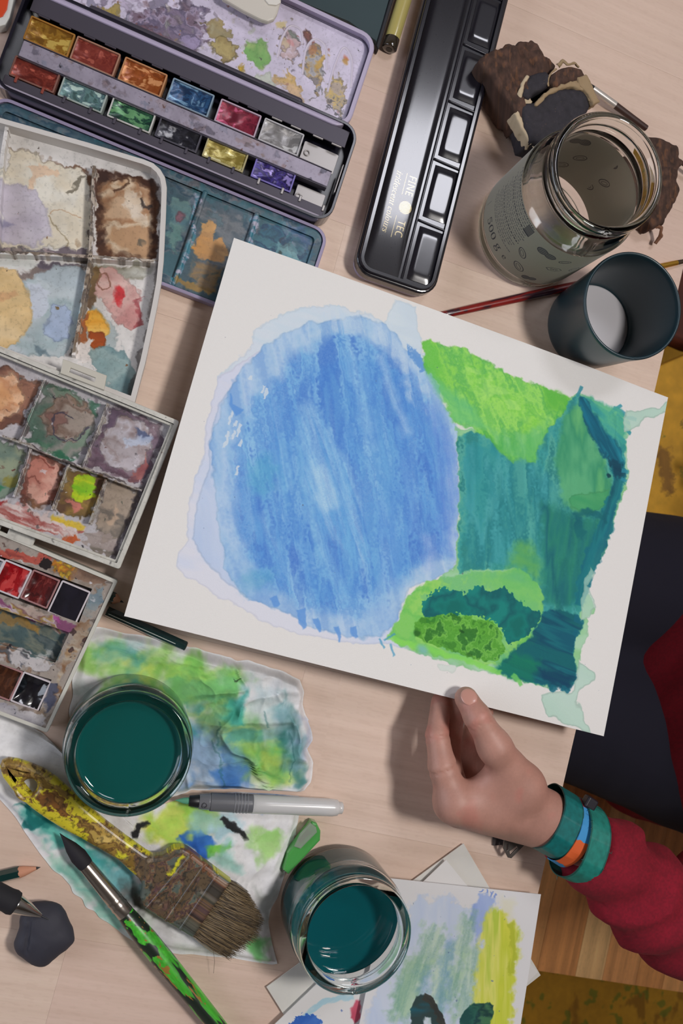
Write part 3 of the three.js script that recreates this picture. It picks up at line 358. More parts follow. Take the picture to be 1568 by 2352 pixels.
// ------------------------------------------------------------------ paint tins and palettes
const black = phy(26, 25, 36, 0.22, { clearcoat: 0.5, clearcoatRoughness: 0.2 }), steel = std(168, 164, 162, 0.42, { metalness: 0.75 }), darkSteel = std(74, 70, 80, 0.42, { metalness: 0.3 }), white = std(205, 202, 200, 0.45);
function worldOf(pos, turn, l) { const v = new THREE.Vector3(...l).applyAxisAngle(new THREE.Vector3(0, 1, 0), turn); return [pos[0] + v.x, pos[1] + v.y, pos[2] + v.z]; }
function ring(pts, t, y0, y1, b = 0.0004) { return prism(pts, y0, y1, b, [inset(pts, t)]); }
function bar(a, b, w, y0, y1, bev = 0.0003) { const dx = b[0] - a[0], dz = b[1] - a[1], l = Math.hypot(dx, dz), nx = -dz / l * w / 2, nz = dx / l * w / 2; return prism([[a[0] + nx, a[1] + nz], [a[0] - nx, a[1] - nz], [b[0] - nx, b[1] - nz], [b[0] + nx, b[1] + nz]].reverse(), y0, y1, bev); }
function mess(P, b, cols, n, seed, r0 = 0.002, r1 = 0.008, a = 0.75) { const r = rng(seed); for (let k = 0; k < n; k++) { const s = r0 + (r1 - r0) * r() * r(); P.ell(b[0] + (b[2] - b[0]) * r(), b[1] + (b[3] - b[1]) * r(), s * (0.7 + r()), s * (0.5 + 0.6 * r()), r() * 3, { c: [cols[Math.floor(r() * cols.length)], cols[Math.floor(r() * cols.length)]], a: a * (0.35 + 0.65 * r()), soft: 0.0006 + s * 0.12 * r(), warp: s * 0.6, wf: 200 + 300 * r(), edge: r() > 0.4 ? 0.3 : 0, fl: 80, fc: 120, seed: seed + k }); } return P; }
// the tin with shimmering pans: base, lid and a fold-out mixing tray
const TIN = [[-.0764,0,-.2679],-.3139];
{
  const T = thing('paint_tin', 'open black metal paint tin with pearly pans, stained lilac lid and blue stained mixing flap', 'paint box', TIN[0], TIN[1]);
  const out = rrect(-0.006, -0.067, 0.2105, 0.0015, 0.011);
  part(T, 'tray', merge([ring(out, 0.0014, 0.0004, 0.016), prism(inset(out, 0.001), 0.0004, 0.0018, 0.0003)]), black);
  // paint-holder strips
  const PS = new Paint(-0.01, -0.07, 0.215, 0.005, 3000, [150, 143, 158]); mess(PS, [0, -0.034, 0.2, -0.02], [[168, 160, 176], [120, 90, 84], [62, 58, 72], [140, 110, 92], [110, 120, 140]], 60, 11, 0.001, 0.005, 0.7); PS.specks(90, [0, -0.06, 0.2, 0], 0.0003, 0.0012, [[40, 36, 44], [92, 60, 50], [70, 66, 80]], 3);
  const stripM = new THREE.MeshStandardMaterial({ map: PS.bleed().tex(), roughness: 0.42, metalness: 0.25 });
  part(T, 'middle_strip', uvBox(rbox(0.2, 0.0012, 0.0102, 0.0005, 0.102, 0.0125, -0.0276), PS), stripM);
  part(T, 'upper_strip', rbox(0.206, 0.001, 0.0115, 0.0004, 0.102, 0.0126, -0.0573), darkSteel);
  part(T, 'lower_strip', rbox(0.206, 0.001, 0.0066, 0.0004, 0.102, 0.0132, -0.0048), darkSteel);
  part(T, 'front_flange', rbox(0.206, 0.0012, 0.003, 0.0004, 0.1, 0.0148, -0.0002), std(150, 142, 158, 0.45));
  for (const z of [-0.0335, -0.022]) part(T, 'strip_edge', rbox(0.2, 0.006, 0.0006, 0.0002, 0.102, 0.0095, z), darkSteel);
  const r1 = [0.0002, 0.0281, 0.0578, 0.0889, 0.1206, 0.1501, 0.1784], r2 = [-0.0001, 0.0288, 0.06, 0.0897, 0.1204, 0.1537, 0.1819];
  r1.forEach((x, i) => { for (const q of [0.008, 0.021]) { part(T, 'clip', rbox(0.007, 0.0012, 0.0009, 0.0003, x + q, 0.0132, -0.0508), i > 4 ? steel : darkSteel); } });
  r2.forEach((x, i) => { for (const q of [0.006, 0.022]) { const c = part(T, 'clip', merge([rbox(0.0016, 0.0012, 0.004, 0.0004, x + q, 0.0142, -0.0074), rbox(0.0018, 0.003, 0.0012, 0.0004, x + q, 0.0128, -0.0093)]), i > 4 ? steel : i === 0 ? std(128, 60, 48, 0.4) : darkSteel); } });
  // bare clip plates at the empty end
  part(T, 'bare_clip_plate', merge([prism(rrect(0.1795, -0.0485, 0.2035, -0.0345, 0.001), 0.006, 0.0068, 0.0002), new THREE.TorusGeometry(0.0017, 0.0004, 8, 20).rotateX(Math.PI / 2).translate(0.183, 0.0072, -0.041)]), steel, 'bright bare steel clip plate');
  part(T, 'bare_clip_plate', merge([prism(rrect(0.184, -0.0195, 0.2035, -0.0095, 0.001), 0.006, 0.0068, 0.0002), new THREE.TorusGeometry(0.0017, 0.0004, 8, 20).rotateX(Math.PI / 2).translate(0.1865, 0.0072, -0.0115)]), steel, 'bright bare steel clip plate');
  part(T, 'end_clip', rbox(0.0008, 0.004, 0.02, 0.0003, 0.2075, 0.0128, -0.03), steel);
  part(T, 'hinge', rbox(0.14, 0.005, 0.005, 0.0024, 0.1, 0.0135, -0.0675), darkSteel);
  // lid
  const LID = [[-.0261,0,-.3199],-.3137], L = new THREE.Group(); L.name = 'lid'; const loff = worldOf([0, 0, 0], -TIN[1], [LID[0][0] - TIN[0][0], 0, LID[0][2] - TIN[0][2]]); L.position.set(...loff); L.rotation.y = LID[1] - TIN[1]; T.add(L);
  const PL = new Paint(-0.046, -0.066, 0.174, 0.004, 5000, [196, 188, 208]);
  PL.area([[.0211,-.013],[.0385,-.0277],[.0604,-.0386],[.0683,-.0147],[.0619,.0005],[.048,.0011],[.0334,-.0009],[.0217,-.0028]], { c: [[110, 96, 118], [76, 68, 92], [150, 136, 160], [104, 84, 100]], a: 0.85, warp: 0.004, wf: 240, soft: 0.001, fl: 120, fc: 160, contrast: 2.2, edge: 0.2 });
  PL.area([[-.0006,-.0084],[.0146,-.0159],[.0156,-.0088],[.0098,-.0015],[.0015,-.0019]], { c: [[168, 140, 40], [140, 124, 70]], a: 0.8, warp: 0.003, edge: 0.2 });
  PL.area([[.0101,-.0047],[.0299,-.0113],[.0503,-.0091],[.0651,-.0071],[.0644,-.0006],[.048,.0011],[.0286,.0014]], { c: [[110, 78, 84], [140, 110, 120], [92, 60, 70]], a: 0.7, warp: 0.003, wf: 300, edge: 0.25 });
  PL.area([[.0546,-.0173],[.0637,-.0156],[.0667,-.0109],[.0606,-.0034],[.0532,-.0044]], { c: [[150, 138, 172]], a: 0.8, warp: 0.002, edge: 0.35 });
  PL.area([[.0706,-.0165],[.0742,-.0231],[.0822,-.0251],[.0886,-.0214],[.0896,-.0157],[.0844,-.0096],[.0803,-.0113],[.0752,-.0113]], { c: [[142, 124, 74], [168, 152, 96], [120, 102, 66]], a: 0.92, warp: 0.002, edge: 0.35, fl: 120, fc: 120 }); PL.area([[.0624,-.0257],[.0726,-.0322],[.0806,-.0299],[.0799,-.0234],[.069,-.0212]], { c: [[140, 118, 50], [120, 110, 60]], a: 0.7, warp: 0.003, edge: 0.2 });
  PL.area([[.0924,-.0279],[.0973,-.0325],[.1051,-.034],[.1091,-.0235],[.1058,-.0157],[.0981,-.0167],[.0938,-.0208]], { c: [[128, 168, 96], [108, 160, 84], [160, 178, 110]], a: 0.95, warp: 0.0015, edge: 0.12, soft: 0.001, fl: 90, fc: 90 });
  PL.area([[.1044,-.011],[.1118,-.0154],[.1191,-.0111],[.1153,-.0047],[.1088,-.0063]], { c: [[176, 186, 164]], a: 0.7, warp: 0.002, edge: 0.15 });
  PL.area([[.1062,-.0471],[.1105,-.0514],[.1133,-.0474],[.1085,-.0435]], { c: [[196, 178, 110]], a: 0.7, warp: 0.0015 }); PL.area([[.0923,-.0102],[.0945,-.0125],[.0974,-.0071],[.0948,-.0043]], { c: [[196, 162, 40]], a: 0.9, warp: 0.001, edge: 0.2 });
  // thumb-shaped wells
  const arch = (pts, c, s) => PL.area(pts, { c, a: 0.85, warp: 0.0025, wf: 320, edge: 0.35, fl: 140, fc: 180, contrast: 2.2, seed: s });
  arch([[.113,-.03],[.1124,-.0407],[.115,-.0467],[.1204,-.0486],[.1246,-.045],[.126,-.0378],[.1251,-.0295],[.1177,-.0291]], [[176, 150, 150], [196, 180, 190], [140, 120, 112], [180, 160, 130]], 1); PL.ell(.1191,-.0461, 0.003, 0.0018, 0.6, { c: [[110, 122, 112]], a: 0.8, warp: 0.001, edge: 0.2 }); PL.ell(.1193,-.0399, 0.0025, 0.002, 0.6, { c: [[196, 130, 130]], a: 0.6, warp: 0.001, soft: 0.001 });
  arch([[.1308,-.026],[.1285,-.0375],[.1315,-.0452],[.1372,-.0463],[.1431,-.0413],[.1447,-.0325],[.1456,-.0204],[.145,-.0101],[.1386,-.0234]], [[130, 128, 128], [160, 158, 160], [168, 136, 74], [112, 104, 100]], 2); PL.ell(.1334,-.043, 0.003, 0.004, 0.4, { c: [[172, 112, 66]], a: 0.7, warp: 0.001, soft: 0.001 }); PL.ell(.1413,-.0373, 0.0018, 0.005, 0.3, { c: [[188, 148, 62]], a: 0.8, warp: 0.001 });
  PL.area([[.123,-.0499],[.1269,-.0537],[.1307,-.0511],[.1279,-.0441]], { c: [[112, 64, 54], [90, 70, 66]], a: 0.95, warp: 0.001, edge: 0.3 });
  arch([[.15,-.023],[.1515,-.0342],[.1572,-.029],[.1635,-.024],[.1654,-.0163],[.1636,-.0092],[.1586,-.0106],[.1511,-.0166]], [[176, 150, 92], [150, 138, 120], [196, 166, 80], [168, 150, 130]], 3); PL.ell(.1554,-.0471, 0.0022, 0.0012, 0.4, { c: [[190, 100, 66]], a: 0.8, warp: 0.0008 }); PL.ell(.1554,-.0452, 0.0024, 0.002, 0.9, { c: [[172, 124, 46]], a: 0.8, warp: 0.001 });
  PL.area([[.116,-.0134],[.1234,-.0209],[.1334,-.0131],[.1378,-.0089],[.1335,-.0038],[.1243,-.0089]], { c: [[196, 160, 112], [188, 150, 70], [204, 180, 160]], a: 0.8, warp: 0.0025, edge: 0.15 });
  PL.specks(150, [-0.02, -0.058, 0.164, -0.003], 0.0003, 0.0013, [[70, 62, 72], [120, 110, 96], [170, 140, 80], [140, 90, 80], [60, 58, 66]], 21); mess(PL, [0.04, -0.05, 0.1, -0.004], [[176, 170, 150], [204, 196, 214], [120, 108, 116], [168, 176, 156]], 40, 31, 0.001, 0.004, 0.6); mess(PL, [-0.03, -0.05, 0.05, -0.004], [[176, 160, 186], [96, 84, 104], [150, 136, 160], [124, 96, 100], [60, 60, 84]], 60, 41, 0.001, 0.006, 0.6); PL.specks(30, [0.155, -0.02, 0.166, -0.002], 0.0006, 0.0022, [[60, 58, 62]], 9, 0.7);
  const lm = phy(255, 255, 255, 0.4, { map: PL.bleed().tex(), clearcoat: 0.35, clearcoatRoughness: 0.3 }); lm.color.set(0xffffff);
  const lo = rrect(-0.045, -0.0655, 0.1715, 0.0025, 0.011);
  part(L, 'lid_floor', uvBox(prism(inset(lo, 0.002), 0.0065, 0.0085, 0.0003), PL), lm);
  part(L, 'lid_rim', ring(lo, 0.0022, 0.0045, 0.0145, 0.0009), std(172, 162, 186, 0.4)); part(L, 'lid_shell', ring(lo.map(p => [p[0], p[1]]), 0.0009, 0.0006, 0.0046, 0.0002), black);
  part(L, 'inner_rim_line', ring(inset(lo, 0.0024), 0.0009, 0.0075, 0.0092, 0.0003), std(92, 86, 104, 0.4));
  for (const c of [[[.1138,-.0265],[.1127,-.0408],[.1155,-.0507],[.1222,-.0508],[.1261,-.0425]], [[.1324,-.0233],[.1295,-.0416],[.133,-.0496],[.1402,-.048],[.1463,-.0331]], [[.1514,-.0195],[.1503,-.0381],[.1524,-.0526],[.1587,-.0485],[.165,-.029]]]) part(L, 'well_ridge', limb(c.map(p => [p[0], 0.0083, p[1], 0.0009]), 8, 5), std(200, 192, 206, 0.35));
  // fold-out mixing tray
  const FL = new Paint(-0.02, -0.002, 0.218, 0.08, 4200, [88, 96, 106]);
  FL.area([[-0.02, 0], [0.216, 0], [0.216, 0.078], [-0.02, 0.078]], { c: [[54, 84, 96], [70, 92, 104], [40, 70, 88], [96, 108, 116], [60, 100, 112]], a: 0.95, warp: 0.002, fl: 60, fc: 110, contrast: 2.2 });
  FL.area([[.1276,.0156],[.1454,.0079],[.1609,.0104],[.1627,.0249],[.1611,.0378],[.1578,.0633],[.1514,.0703],[.1336,.0641],[.1283,.0394]], { c: [[100, 104, 110], [122, 124, 128], [84, 96, 106], [70, 92, 104]], a: 0.85, warp: 0.003, soft: 0.002, fl: 60, fc: 100, contrast: 2 });
  FL.area([[.1332,.0283],[.1386,.0245],[.1427,.0288],[.1448,.037],[.1482,.0341],[.1551,.0357],[.1558,.0415],[.153,.0487],[.147,.0481],[.1402,.0494],[.1351,.047],[.1305,.04],[.1338,.0431],[.1359,.0362]], { c: [[200, 146, 84], [186, 140, 90], [206, 158, 100]], a: 0.95, warp: 0.0015, soft: 0.0008 }); FL.area([[.1357,.0513],[.1453,.0518],[.1543,.0527],[.156,.049],[.1552,.0688],[.1429,.0663],[.1378,.0594]], { c: [[134, 116, 96], [160, 126, 80], [108, 104, 104]], a: 0.85, warp: 0.002, soft: 0.0015 });
  FL.area([[.1311,.0651],[.1372,.0662],[.1534,.0675],[.1539,.0708],[.1429,.0708],[.1327,.0698]], { c: [[180, 138, 60], [140, 110, 60]], a: 0.85, warp: 0.0015 }); FL.line([[.1311,.0382],[.1323,.0437],[.1354,.046]], 0.001, { c: [[206, 140, 60]], a: 0.9 });
  FL.area([[.1679,.0136],[.1814,.0094],[.1996,.0094],[.2072,.0187],[.2085,.0367],[.1819,.0475],[.1714,.0335]], { c: [[32, 76, 104], [46, 100, 120], [26, 60, 92], [60, 110, 124]], a: 0.9, warp: 0.003, fl: 90, fc: 130, contrast: 2.2 }); FL.area([[.1819,.0291],[.185,.0202],[.1934,.0182],[.2005,.0261],[.2058,.0378],[.1863,.0426],[.1793,.0394]], { c: [[104, 150, 158], [86, 138, 150], [120, 160, 164]], a: 0.9, warp: 0.003, wf: 300, soft: 0.001 });
  FL.area([[.1849,.0063],[.1951,.0051],[.2045,.0105],[.2045,.0198],[.1987,.016],[.1907,.0101]], { c: [[28, 70, 110], [90, 110, 150], [50, 60, 70]], a: 0.7, warp: 0.003 }); FL.ell(.188,.0266, 0.0014, 0.0022, 0.2, { c: [[36, 60, 58]], a: 0.95, warp: 0.0005 });
  FL.area([[.1118,.0194],[.1226,.0177],[.1265,.0251],[.1258,.0404],[.1243,.053],[.1201,.0488]], { c: [[86, 128, 124], [104, 138, 134], [80, 118, 130]], a: 0.9, warp: 0.002, soft: 0.001 }); FL.ell(.1204,.0301, 0.003, 0.0034, 0.2, { c: [[128, 84, 98]], a: 0.9, warp: 0.0008, edge: 0.25 });
  mess(FL, [-0.015, 0.002, 0.2, 0.02], [[40, 92, 100], [70, 78, 96], [150, 148, 166], [60, 110, 124], [110, 96, 100], [34, 64, 88]], 90, 51, 0.001, 0.006, 0.7); mess(FL, [0.1, 0.005, 0.21, 0.07], [[40, 92, 112], [70, 80, 90], [60, 110, 124]], 40, 61, 0.001, 0.004, 0.5);
  for (const l of [[[.1263,.0116],[.1316,.038],[.1302,.0685],[.1296,.0776]], [[.1655,.0109],[.168,.0303],[.1694,.0586]]]) { FL.line(l, 0.0016, { c: [[60, 130, 150], [170, 168, 190], [40, 110, 130], [190, 184, 204]], a: 0.9, warp: 0.001, fl: 200, fc: 60, contrast: 3 }); }
  const F = new THREE.Group(); F.name = 'mixing_flap'; T.add(F); const fo = rrect(-0.004, 0.0022, 0.2135, 0.0765, 0.01);
  const fm = phy(255, 255, 255, 0.45, { map: FL.bleed().tex(), clearcoat: 0.25, clearcoatRoughness: 0.35 }); fm.color.set(0xffffff);
  part(F, 'flap_floor', uvBox(prism(inset(fo, 0.001), 0.001, 0.0035, 0.0003), FL), fm); part(F, 'flap_rim', ring(fo, 0.0016, 0.0004, 0.0072, 0.0006), std(150, 140, 168, 0.45)); part(F, 'inner_rim', uvBox(ring(inset(fo, 0.0018), 0.0045, 0.002, 0.0058, 0.0012), FL), fm);
  for (const x of [0.0505, 0.0905, 0.1315, 0.1665]) part(F, 'well_divider', uvBox(rbox(0.0034, 0.005, 0.066, 0.0015, x - 0.001, 0.0042, 0.041), FL), fm);
}
// pans in the tin, each one lifts out
function cake(w, d, y, seed, amp) { const g = new THREE.PlaneGeometry(w, d, 16, 10); g.rotateX(-Math.PI / 2); const p = g.attributes.position; for (let i = 0; i < p.count; i++) { const x = p.getX(i), z = p.getZ(i), e = Math.max(Math.abs(x) / w, Math.abs(z) / d) * 2; p.setY(i, y - amp * (1 - e * e) + amp * 1.1 * (fbm(x * 260 + seed * 9, z * 260, 3) - 0.5)); } g.computeVertexNormals(); return g; }
function pan(frame, x, z, w, d, y, h, cup, cols, label, group, o = {}) {
  const T = thing('watercolour_pan', label, 'paint pan', worldOf(frame[0], frame[1], [x + w / 2, y, z + d / 2]), frame[1], group);
  const q = rrect(-w / 2, -d / 2, w / 2, d / 2, 0.0009, 3); part(T, 'cup', merge([ring(q, 0.0008, 0, h, 0.0002), prism(inset(q, 0.0006), 0, 0.001, 0.0001)]), cup);
  const s = (o.seed || 1) * 3.7, tx = colTex(128, 96, (i, j) => { const u = i / 128, v = j / 96, n = fbm(u * 4 + s, v * 3.4 + s + fbm(u * 3 + s, v * 3, 3) * 2.4, 4), m = Math.min(1, Math.max(0, 0.5 + (n - 0.5) * 3.4)), k = m * (cols.length - 1), a = Math.min(cols.length - 1, Math.floor(k)), b = Math.min(cols.length - 1, a + 1); return [0, 1, 2].map(c => mix(cols[a][c], cols[b][c], k - a)); });
  part(T, 'paint', cake(w - 0.0014, d - 0.0014, h - (o.deep || 0.0016), o.seed || 1, o.amp ?? 0.0014), new THREE.MeshPhysicalMaterial({ map: tx, roughness: o.rough ?? 0.38, metalness: o.metal ?? 0.35, clearcoat: o.coat ?? 0.3, clearcoatRoughness: 0.2 }));
  return T;
}
{
  const G = 'pans in the open tin', u = (x, z, c, cup, l, s) => pan(TIN, x, z, 0.0272, z < -0.03 ? 0.0158 : 0.0132, 0.0022, 0.0098, cup, c, l, G, { seed: s });
  u(0.0007, -0.0496, [[120, 82, 22], [158, 118, 40], [142, 98, 30], [206, 176, 90]], std(150, 104, 40, 0.5), 'gold paint pan beside the brick red one in the open tin', 1);
  u(0.0290, -0.0496, [[126, 50, 42], [140, 62, 50], [118, 44, 38], [176, 92, 76]], std(150, 110, 90, 0.5), 'flat brick red paint pan between gold and orange pans', 2);
  u(0.0590, -0.0496, [[128, 62, 20], [156, 82, 34], [140, 70, 26], [214, 150, 100]], std(170, 120, 80, 0.5), 'shiny orange brown paint pan beside the blue one', 3);
  u(0.0898, -0.0496, [[26, 50, 84], [44, 86, 128], [30, 58, 94], [120, 160, 190]], std(120, 140, 156, 0.4), 'shiny deep blue paint pan in the open tin', 4);
  u(0.1213, -0.0496, [[104, 28, 48], [140, 44, 66], [116, 30, 50], [190, 84, 120]], std(170, 150, 165, 0.4), 'crimson paint pan beside the silver one', 5);
  u(0.1507, -0.0496, [[120, 118, 118], [150, 148, 148], [130, 128, 128], [206, 206, 206]], std(170, 168, 170, 0.35), 'silver grey paint pan beside the bare steel clip', 6);
  u(0.0003, -0.0226, [[100, 34, 26], [132, 54, 42], [112, 40, 32], [190, 98, 80]], std(120, 80, 70, 0.5), 'dark copper red paint pan at the end of its row', 7);
  u(0.0298, -0.0226, [[70, 96, 96], [104, 140, 138], [84, 110, 118], [190, 216, 208]], std(150, 160, 155, 0.4), 'pale aqua paint pan beside the green one', 8);
  u(0.0603, -0.0226, [[24, 56, 48], [52, 104, 72], [30, 66, 54], [104, 158, 110]], std(180, 180, 176, 0.4), 'glossy green paint pan with a white rim', 9);
  u(0.0905, -0.0226, [[24, 24, 32], [44, 44, 54], [28, 28, 38], [150, 150, 154]], std(70, 68, 78, 0.4), 'black paint pan with a silver smear', 10);
  u(0.1213, -0.0226, [[140, 124, 56], [190, 178, 110], [156, 140, 70], [226, 220, 170]], std(160, 150, 110, 0.4), 'pale yellow gold paint pan beside the violet one', 11);
  u(0.1537, -0.0226, [[40, 30, 84], [66, 52, 136], [34, 28, 66], [150, 136, 200]], std(110, 100, 170, 0.35), 'violet paint pan at the end of its row', 12);
}
// white moulded palette
const PAL = [[-.0755,.0076,-.1663],.0126];
{
  const T = thing('mixing_palette', 'white plastic palette with rounded corner and four large stained wells', 'palette', PAL[0], PAL[1]);
  const out = [[-0.07, 0.0378], ...[[.0002,-.0816]].map(p => [-0.07, p[1] - 0.0145]), [0, -0.0790], ...[[.0494,-.0692],[.0826,-.0618],[.0883,-.0599],[.0924,-.0565],[.0952,-.0519],[.0963,-.0455],[.0956,-.0271],[.0941,-.0002],[.0927,.0133],[.0903,.0268],[.087,.043],[.083,.0617],[.0762,.0873]]].slice();
  const base = [[-0.07, 0.0378]]; const o2 = [[-0.07, -0.0935], [0, -0.0792], ...out.slice(3), [-0.002, 0.0585], [-0.07, 0.0378]];
  const b = o2;
  const P = new Paint(-0.07, -0.096, 0.1, 0.092, 5200, [206, 203, 200]);
  const br = [[70, 42, 26], [92, 58, 36], [60, 36, 26]];
  P.area([[.0034,-.0683],[.0528,-.0554],[.0519,-.0459],[.0137,-.0613]], { c: br, a: 0.85, warp: 0.002, soft: 0.001 });
  P.area([[.0051,-.0671],[.0162,-.0655],[.0476,-.055],[.0509,-.0485],[.05,-.0109],[.0461,-.0067],[.0285,-.0095],[.0135,-.0069],[0,-.0063],[-.0011,-.0442]], { c: [[212, 206, 190], [206, 196, 176], [216, 212, 200]], a: 1, warp: 0.0018, edge: 0.18, fl: 40, fc: 40 });
  P.area([[.0137,-.056],[.0212,-.0598],[.0312,-.0562],[.0299,-.0526],[.0236,-.0529],[.0186,-.0485],[.0161,-.0403],[.0131,-.0427],[.0166,-.051]], { c: [[214, 180, 150], [220, 190, 160]], a: 0.75, warp: 0.0015, soft: 0.0008 });
  P.area([[-.0011,-.0429],[.0112,-.0452],[.0198,-.0406],[.0255,-.0331],[.026,-.0252],[.028,-.0148],[.0185,-.0088],[-.0012,-.0096]], { c: [[168, 160, 180], [190, 184, 198], [176, 170, 188]], a: 0.85, warp: 0.001, edge: 0.1, fl: 20, fc: 40 }); P.area([[-.0012,-.0232],[.0076,-.0218],[.0086,-.0203],[-.0012,-.018]], { c: [[120, 118, 150]], a: 0.6, warp: 0.001, soft: 0.0015 });
  P.line([[.0265,-.0274],[.0298,-.0202],[.036,-.0126],[.0365,-.0074]], 0.0004, { c: [[150, 136, 108]], a: 0.8, soft: 0.0003, warp: 0.0006 }); P.line([[.0361,-.042],[.0438,-.0506],[.0463,-.0522]], 0.0012, { c: [[90, 84, 70]], a: 0.7, soft: 0.0006, warp: 0.002 }); P.line([[.0273,-.028],[.0361,-.0313],[.0442,-.0266]], 0.0003, { c: [[180, 150, 120]], a: 0.8, soft: 0.0003, warp: 0.0006 }); P.ell(.0431,-.0118, 0.0022, 0.0018, 0, { c: [[150, 126, 100]], a: 0.6, soft: 0.001, warp: 0.001 });
  P.line([[-.0012,-.0044],[.0135,-.0043],[.0309,-.0049],[.0499,-.005]], 0.003, { c: [[96, 84, 92], [150, 130, 130], [70, 70, 74], [130, 116, 110]], a: 0.85, soft: 0.001, warp: 0.0025, fl: 90, fc: 120, contrast: 2.4 });
  // brown well
  P.area([[.0546,-.0575],[.0879,-.0557],[.0921,-.0492],[.0902,-.0049],[.0543,-.0037]], { c: [[66, 40, 28], [84, 52, 34], [58, 36, 30]], a: 1, warp: 0.001, soft: 0.0006 });
  P.area([[.0586,-.0492],[.0644,-.0551],[.0748,-.0532],[.0852,-.0487],[.0878,-.038],[.0871,-.008],[.0823,-.0049],[.0718,-.0056],[.0589,-.0075],[.0575,-.0275]], { c: [[176, 140, 106], [204, 184, 158], [156, 116, 84], [190, 160, 130]], a: 1, warp: 0.002, wf: 260, soft: 0.0025, fl: 40, fc: 60, contrast: 1.8, edge: 0.1 });
  P.area([[.0682,-.0486],[.0773,-.0453],[.0825,-.0376],[.0851,-.0241],[.0746,-.0288],[.0707,-.0366]], { c: [[214, 206, 194], [200, 180, 152]], a: 0.75, warp: 0.002, soft: 0.001 }); P.line([[.0623,-.0522],[.0669,-.0539],[.0721,-.0544],[.0737,-.0504],[.0674,-.0472],[.0648,-.0443]], 0.0006, { c: [[70, 42, 26]], a: 0.85, soft: 0.0005, warp: 0.0008 });
  P.line([[.0804,-.0423],[.0812,-.038],[.0838,-.0363],[.0878,-.0374]], 0.001, { c: [[50, 40, 36]], a: 0.85, soft: 0.0005, warp: 0.0005 }); P.ell(.0808,-.0151, 0.0016, 0.003, 0.4, { c: [[84, 80, 70]], a: 0.8, warp: 0.0012 });
  P.area([[.0518,-.0164],[.0543,-.0166],[.0548,-.0059],[.0517,-.0046]], { c: [[210, 206, 206]], a: 0.9, warp: 0.001 });
  // blue and yellow well
  P.area([[-.0012,.0009],[.0209,.0005],[.0229,.0028],[.0135,.006],[-.0012,.005]], { c: [[206, 208, 204]], a: 0.9, warp: 0.0015 }); P.area([[.0209,.0016],[.0486,.0009],[.0473,.0053],[.0259,.0066],[.011,.0127],[.0085,.0107]], { c: [[70, 60, 74], [120, 104, 92], [96, 96, 90]], a: 0.8, warp: 0.002, soft: 0.001 });
  P.area([[.0115,.0127],[.0259,.0052],[.0359,.0022],[.0466,.0032],[.046,.0214],[.0421,.0428],[.0357,.0595],[.0133,.0585],[-.0014,.0551],[-.0014,.0473],[.0134,.0375]], { c: [[164, 176, 182], [178, 188, 192], [150, 168, 172], [190, 196, 204]], a: 0.95, warp: 0.0015, edge: 0.1, fl: 25, fc: 40, contrast: 2 });
  P.area([[.0288,.0262],[.0358,.0264],[.0396,.0323],[.0383,.039],[.0378,.047],[.0307,.0486],[.0233,.0436],[.0258,.0356]], { c: [[146, 164, 194], [164, 178, 204]], a: 0.85, warp: 0.001, edge: 0.18 }); P.area([[.0135,.0126],[.0234,.0146],[.0271,.0276],[.0183,.0386],[.0159,.0335]], { c: [[192, 198, 210]], a: 0.85, warp: 0.001, soft: 0.001 });
  P.area([[-.0061,.0085],[.0012,.0057],[.0085,.0076],[.0134,.0178],[.0164,.0308],[.0148,.0414],[.0084,.0521],[-.0014,.0556],[-.0062,.0553]], { c: [[216, 190, 142], [208, 178, 128], [220, 196, 156]], a: 1, warp: 0.0012, edge: 0.1, fl: 20, fc: 50 }); P.area([[-.0013,.0212],[.0085,.0194],[.01,.0233],[-.0013,.0265]], { c: [[190, 142, 104]], a: 0.6, warp: 0.001, soft: 0.001 }); P.ell(.0313,.0295, 0.0011, 0.0011, 0, { c: [[160, 132, 90]], a: 0.95, soft: 0.0003, warp: 0.0003, edge: 0.3 });
  P.area([[.017,.0531],[.0232,.0542],[.0257,.058],[.0207,.059]], { c: [[96, 116, 126]], a: 0.8, warp: 0.001, soft: 0.001 });
  // red and orange well
  P.area([[.0499,.0011],[.0875,.0007],[.0835,.0086],[.0524,.0103]], { c: [[206, 210, 204], [90, 84, 60]], a: 0.7, warp: 0.002, soft: 0.001 }); P.area([[.0486,.0025],[.0568,.0026],[.0516,.0264],[.0497,.0318],[.0475,.024]], { c: [[120, 90, 40], [84, 60, 36]], a: 0.85, warp: 0.0015, soft: 0.001 });
  P.area([[.0558,.0042],[.064,.0021],[.0744,.0091],[.0808,.0195],[.0815,.0371],[.0742,.0401],[.0664,.0364],[.0587,.0261],[.0524,.0184]], { c: [[200, 150, 144], [210, 176, 168], [186, 128, 124]], a: 0.92, warp: 0.002, edge: 0.14, fl: 30, fc: 60 }); P.area([[.0645,.015],[.0678,.0127],[.0707,.0187],[.0685,.0256],[.0649,.0231]], { c: [[196, 40, 46]], a: 0.9, warp: 0.001, soft: 0.0012 }); P.area([[.0782,.0224],[.0816,.0195],[.081,.0371],[.0773,.0386]], { c: [[150, 60, 66]], a: 0.7, warp: 0.002, soft: 0.001 });
  for (let k = 0; k < 20; k++) { const t = k / 20 * 6.283, c = [[.0583,.0116]][0]; P.ell(c[0] + 0.0045 * Math.cos(t), c[1] + 0.0048 * Math.sin(t), 0.0009, 0.0005, t + 1.57, { c: [[140, 96, 80]], a: 0.8, soft: 0.0002, warp: 0.0002 }); }
  P.area([[.0503,.0238],[.0613,.034],[.0659,.0418],[.065,.0526],[.074,.063],[.0792,.0736],[.0739,.0818],[.0662,.0686],[.0534,.061],[.0458,.0533],[.0485,.0319]], { c: [[170, 178, 174], [150, 166, 168]], a: 0.7, warp: 0.0015, edge: 0.1 });
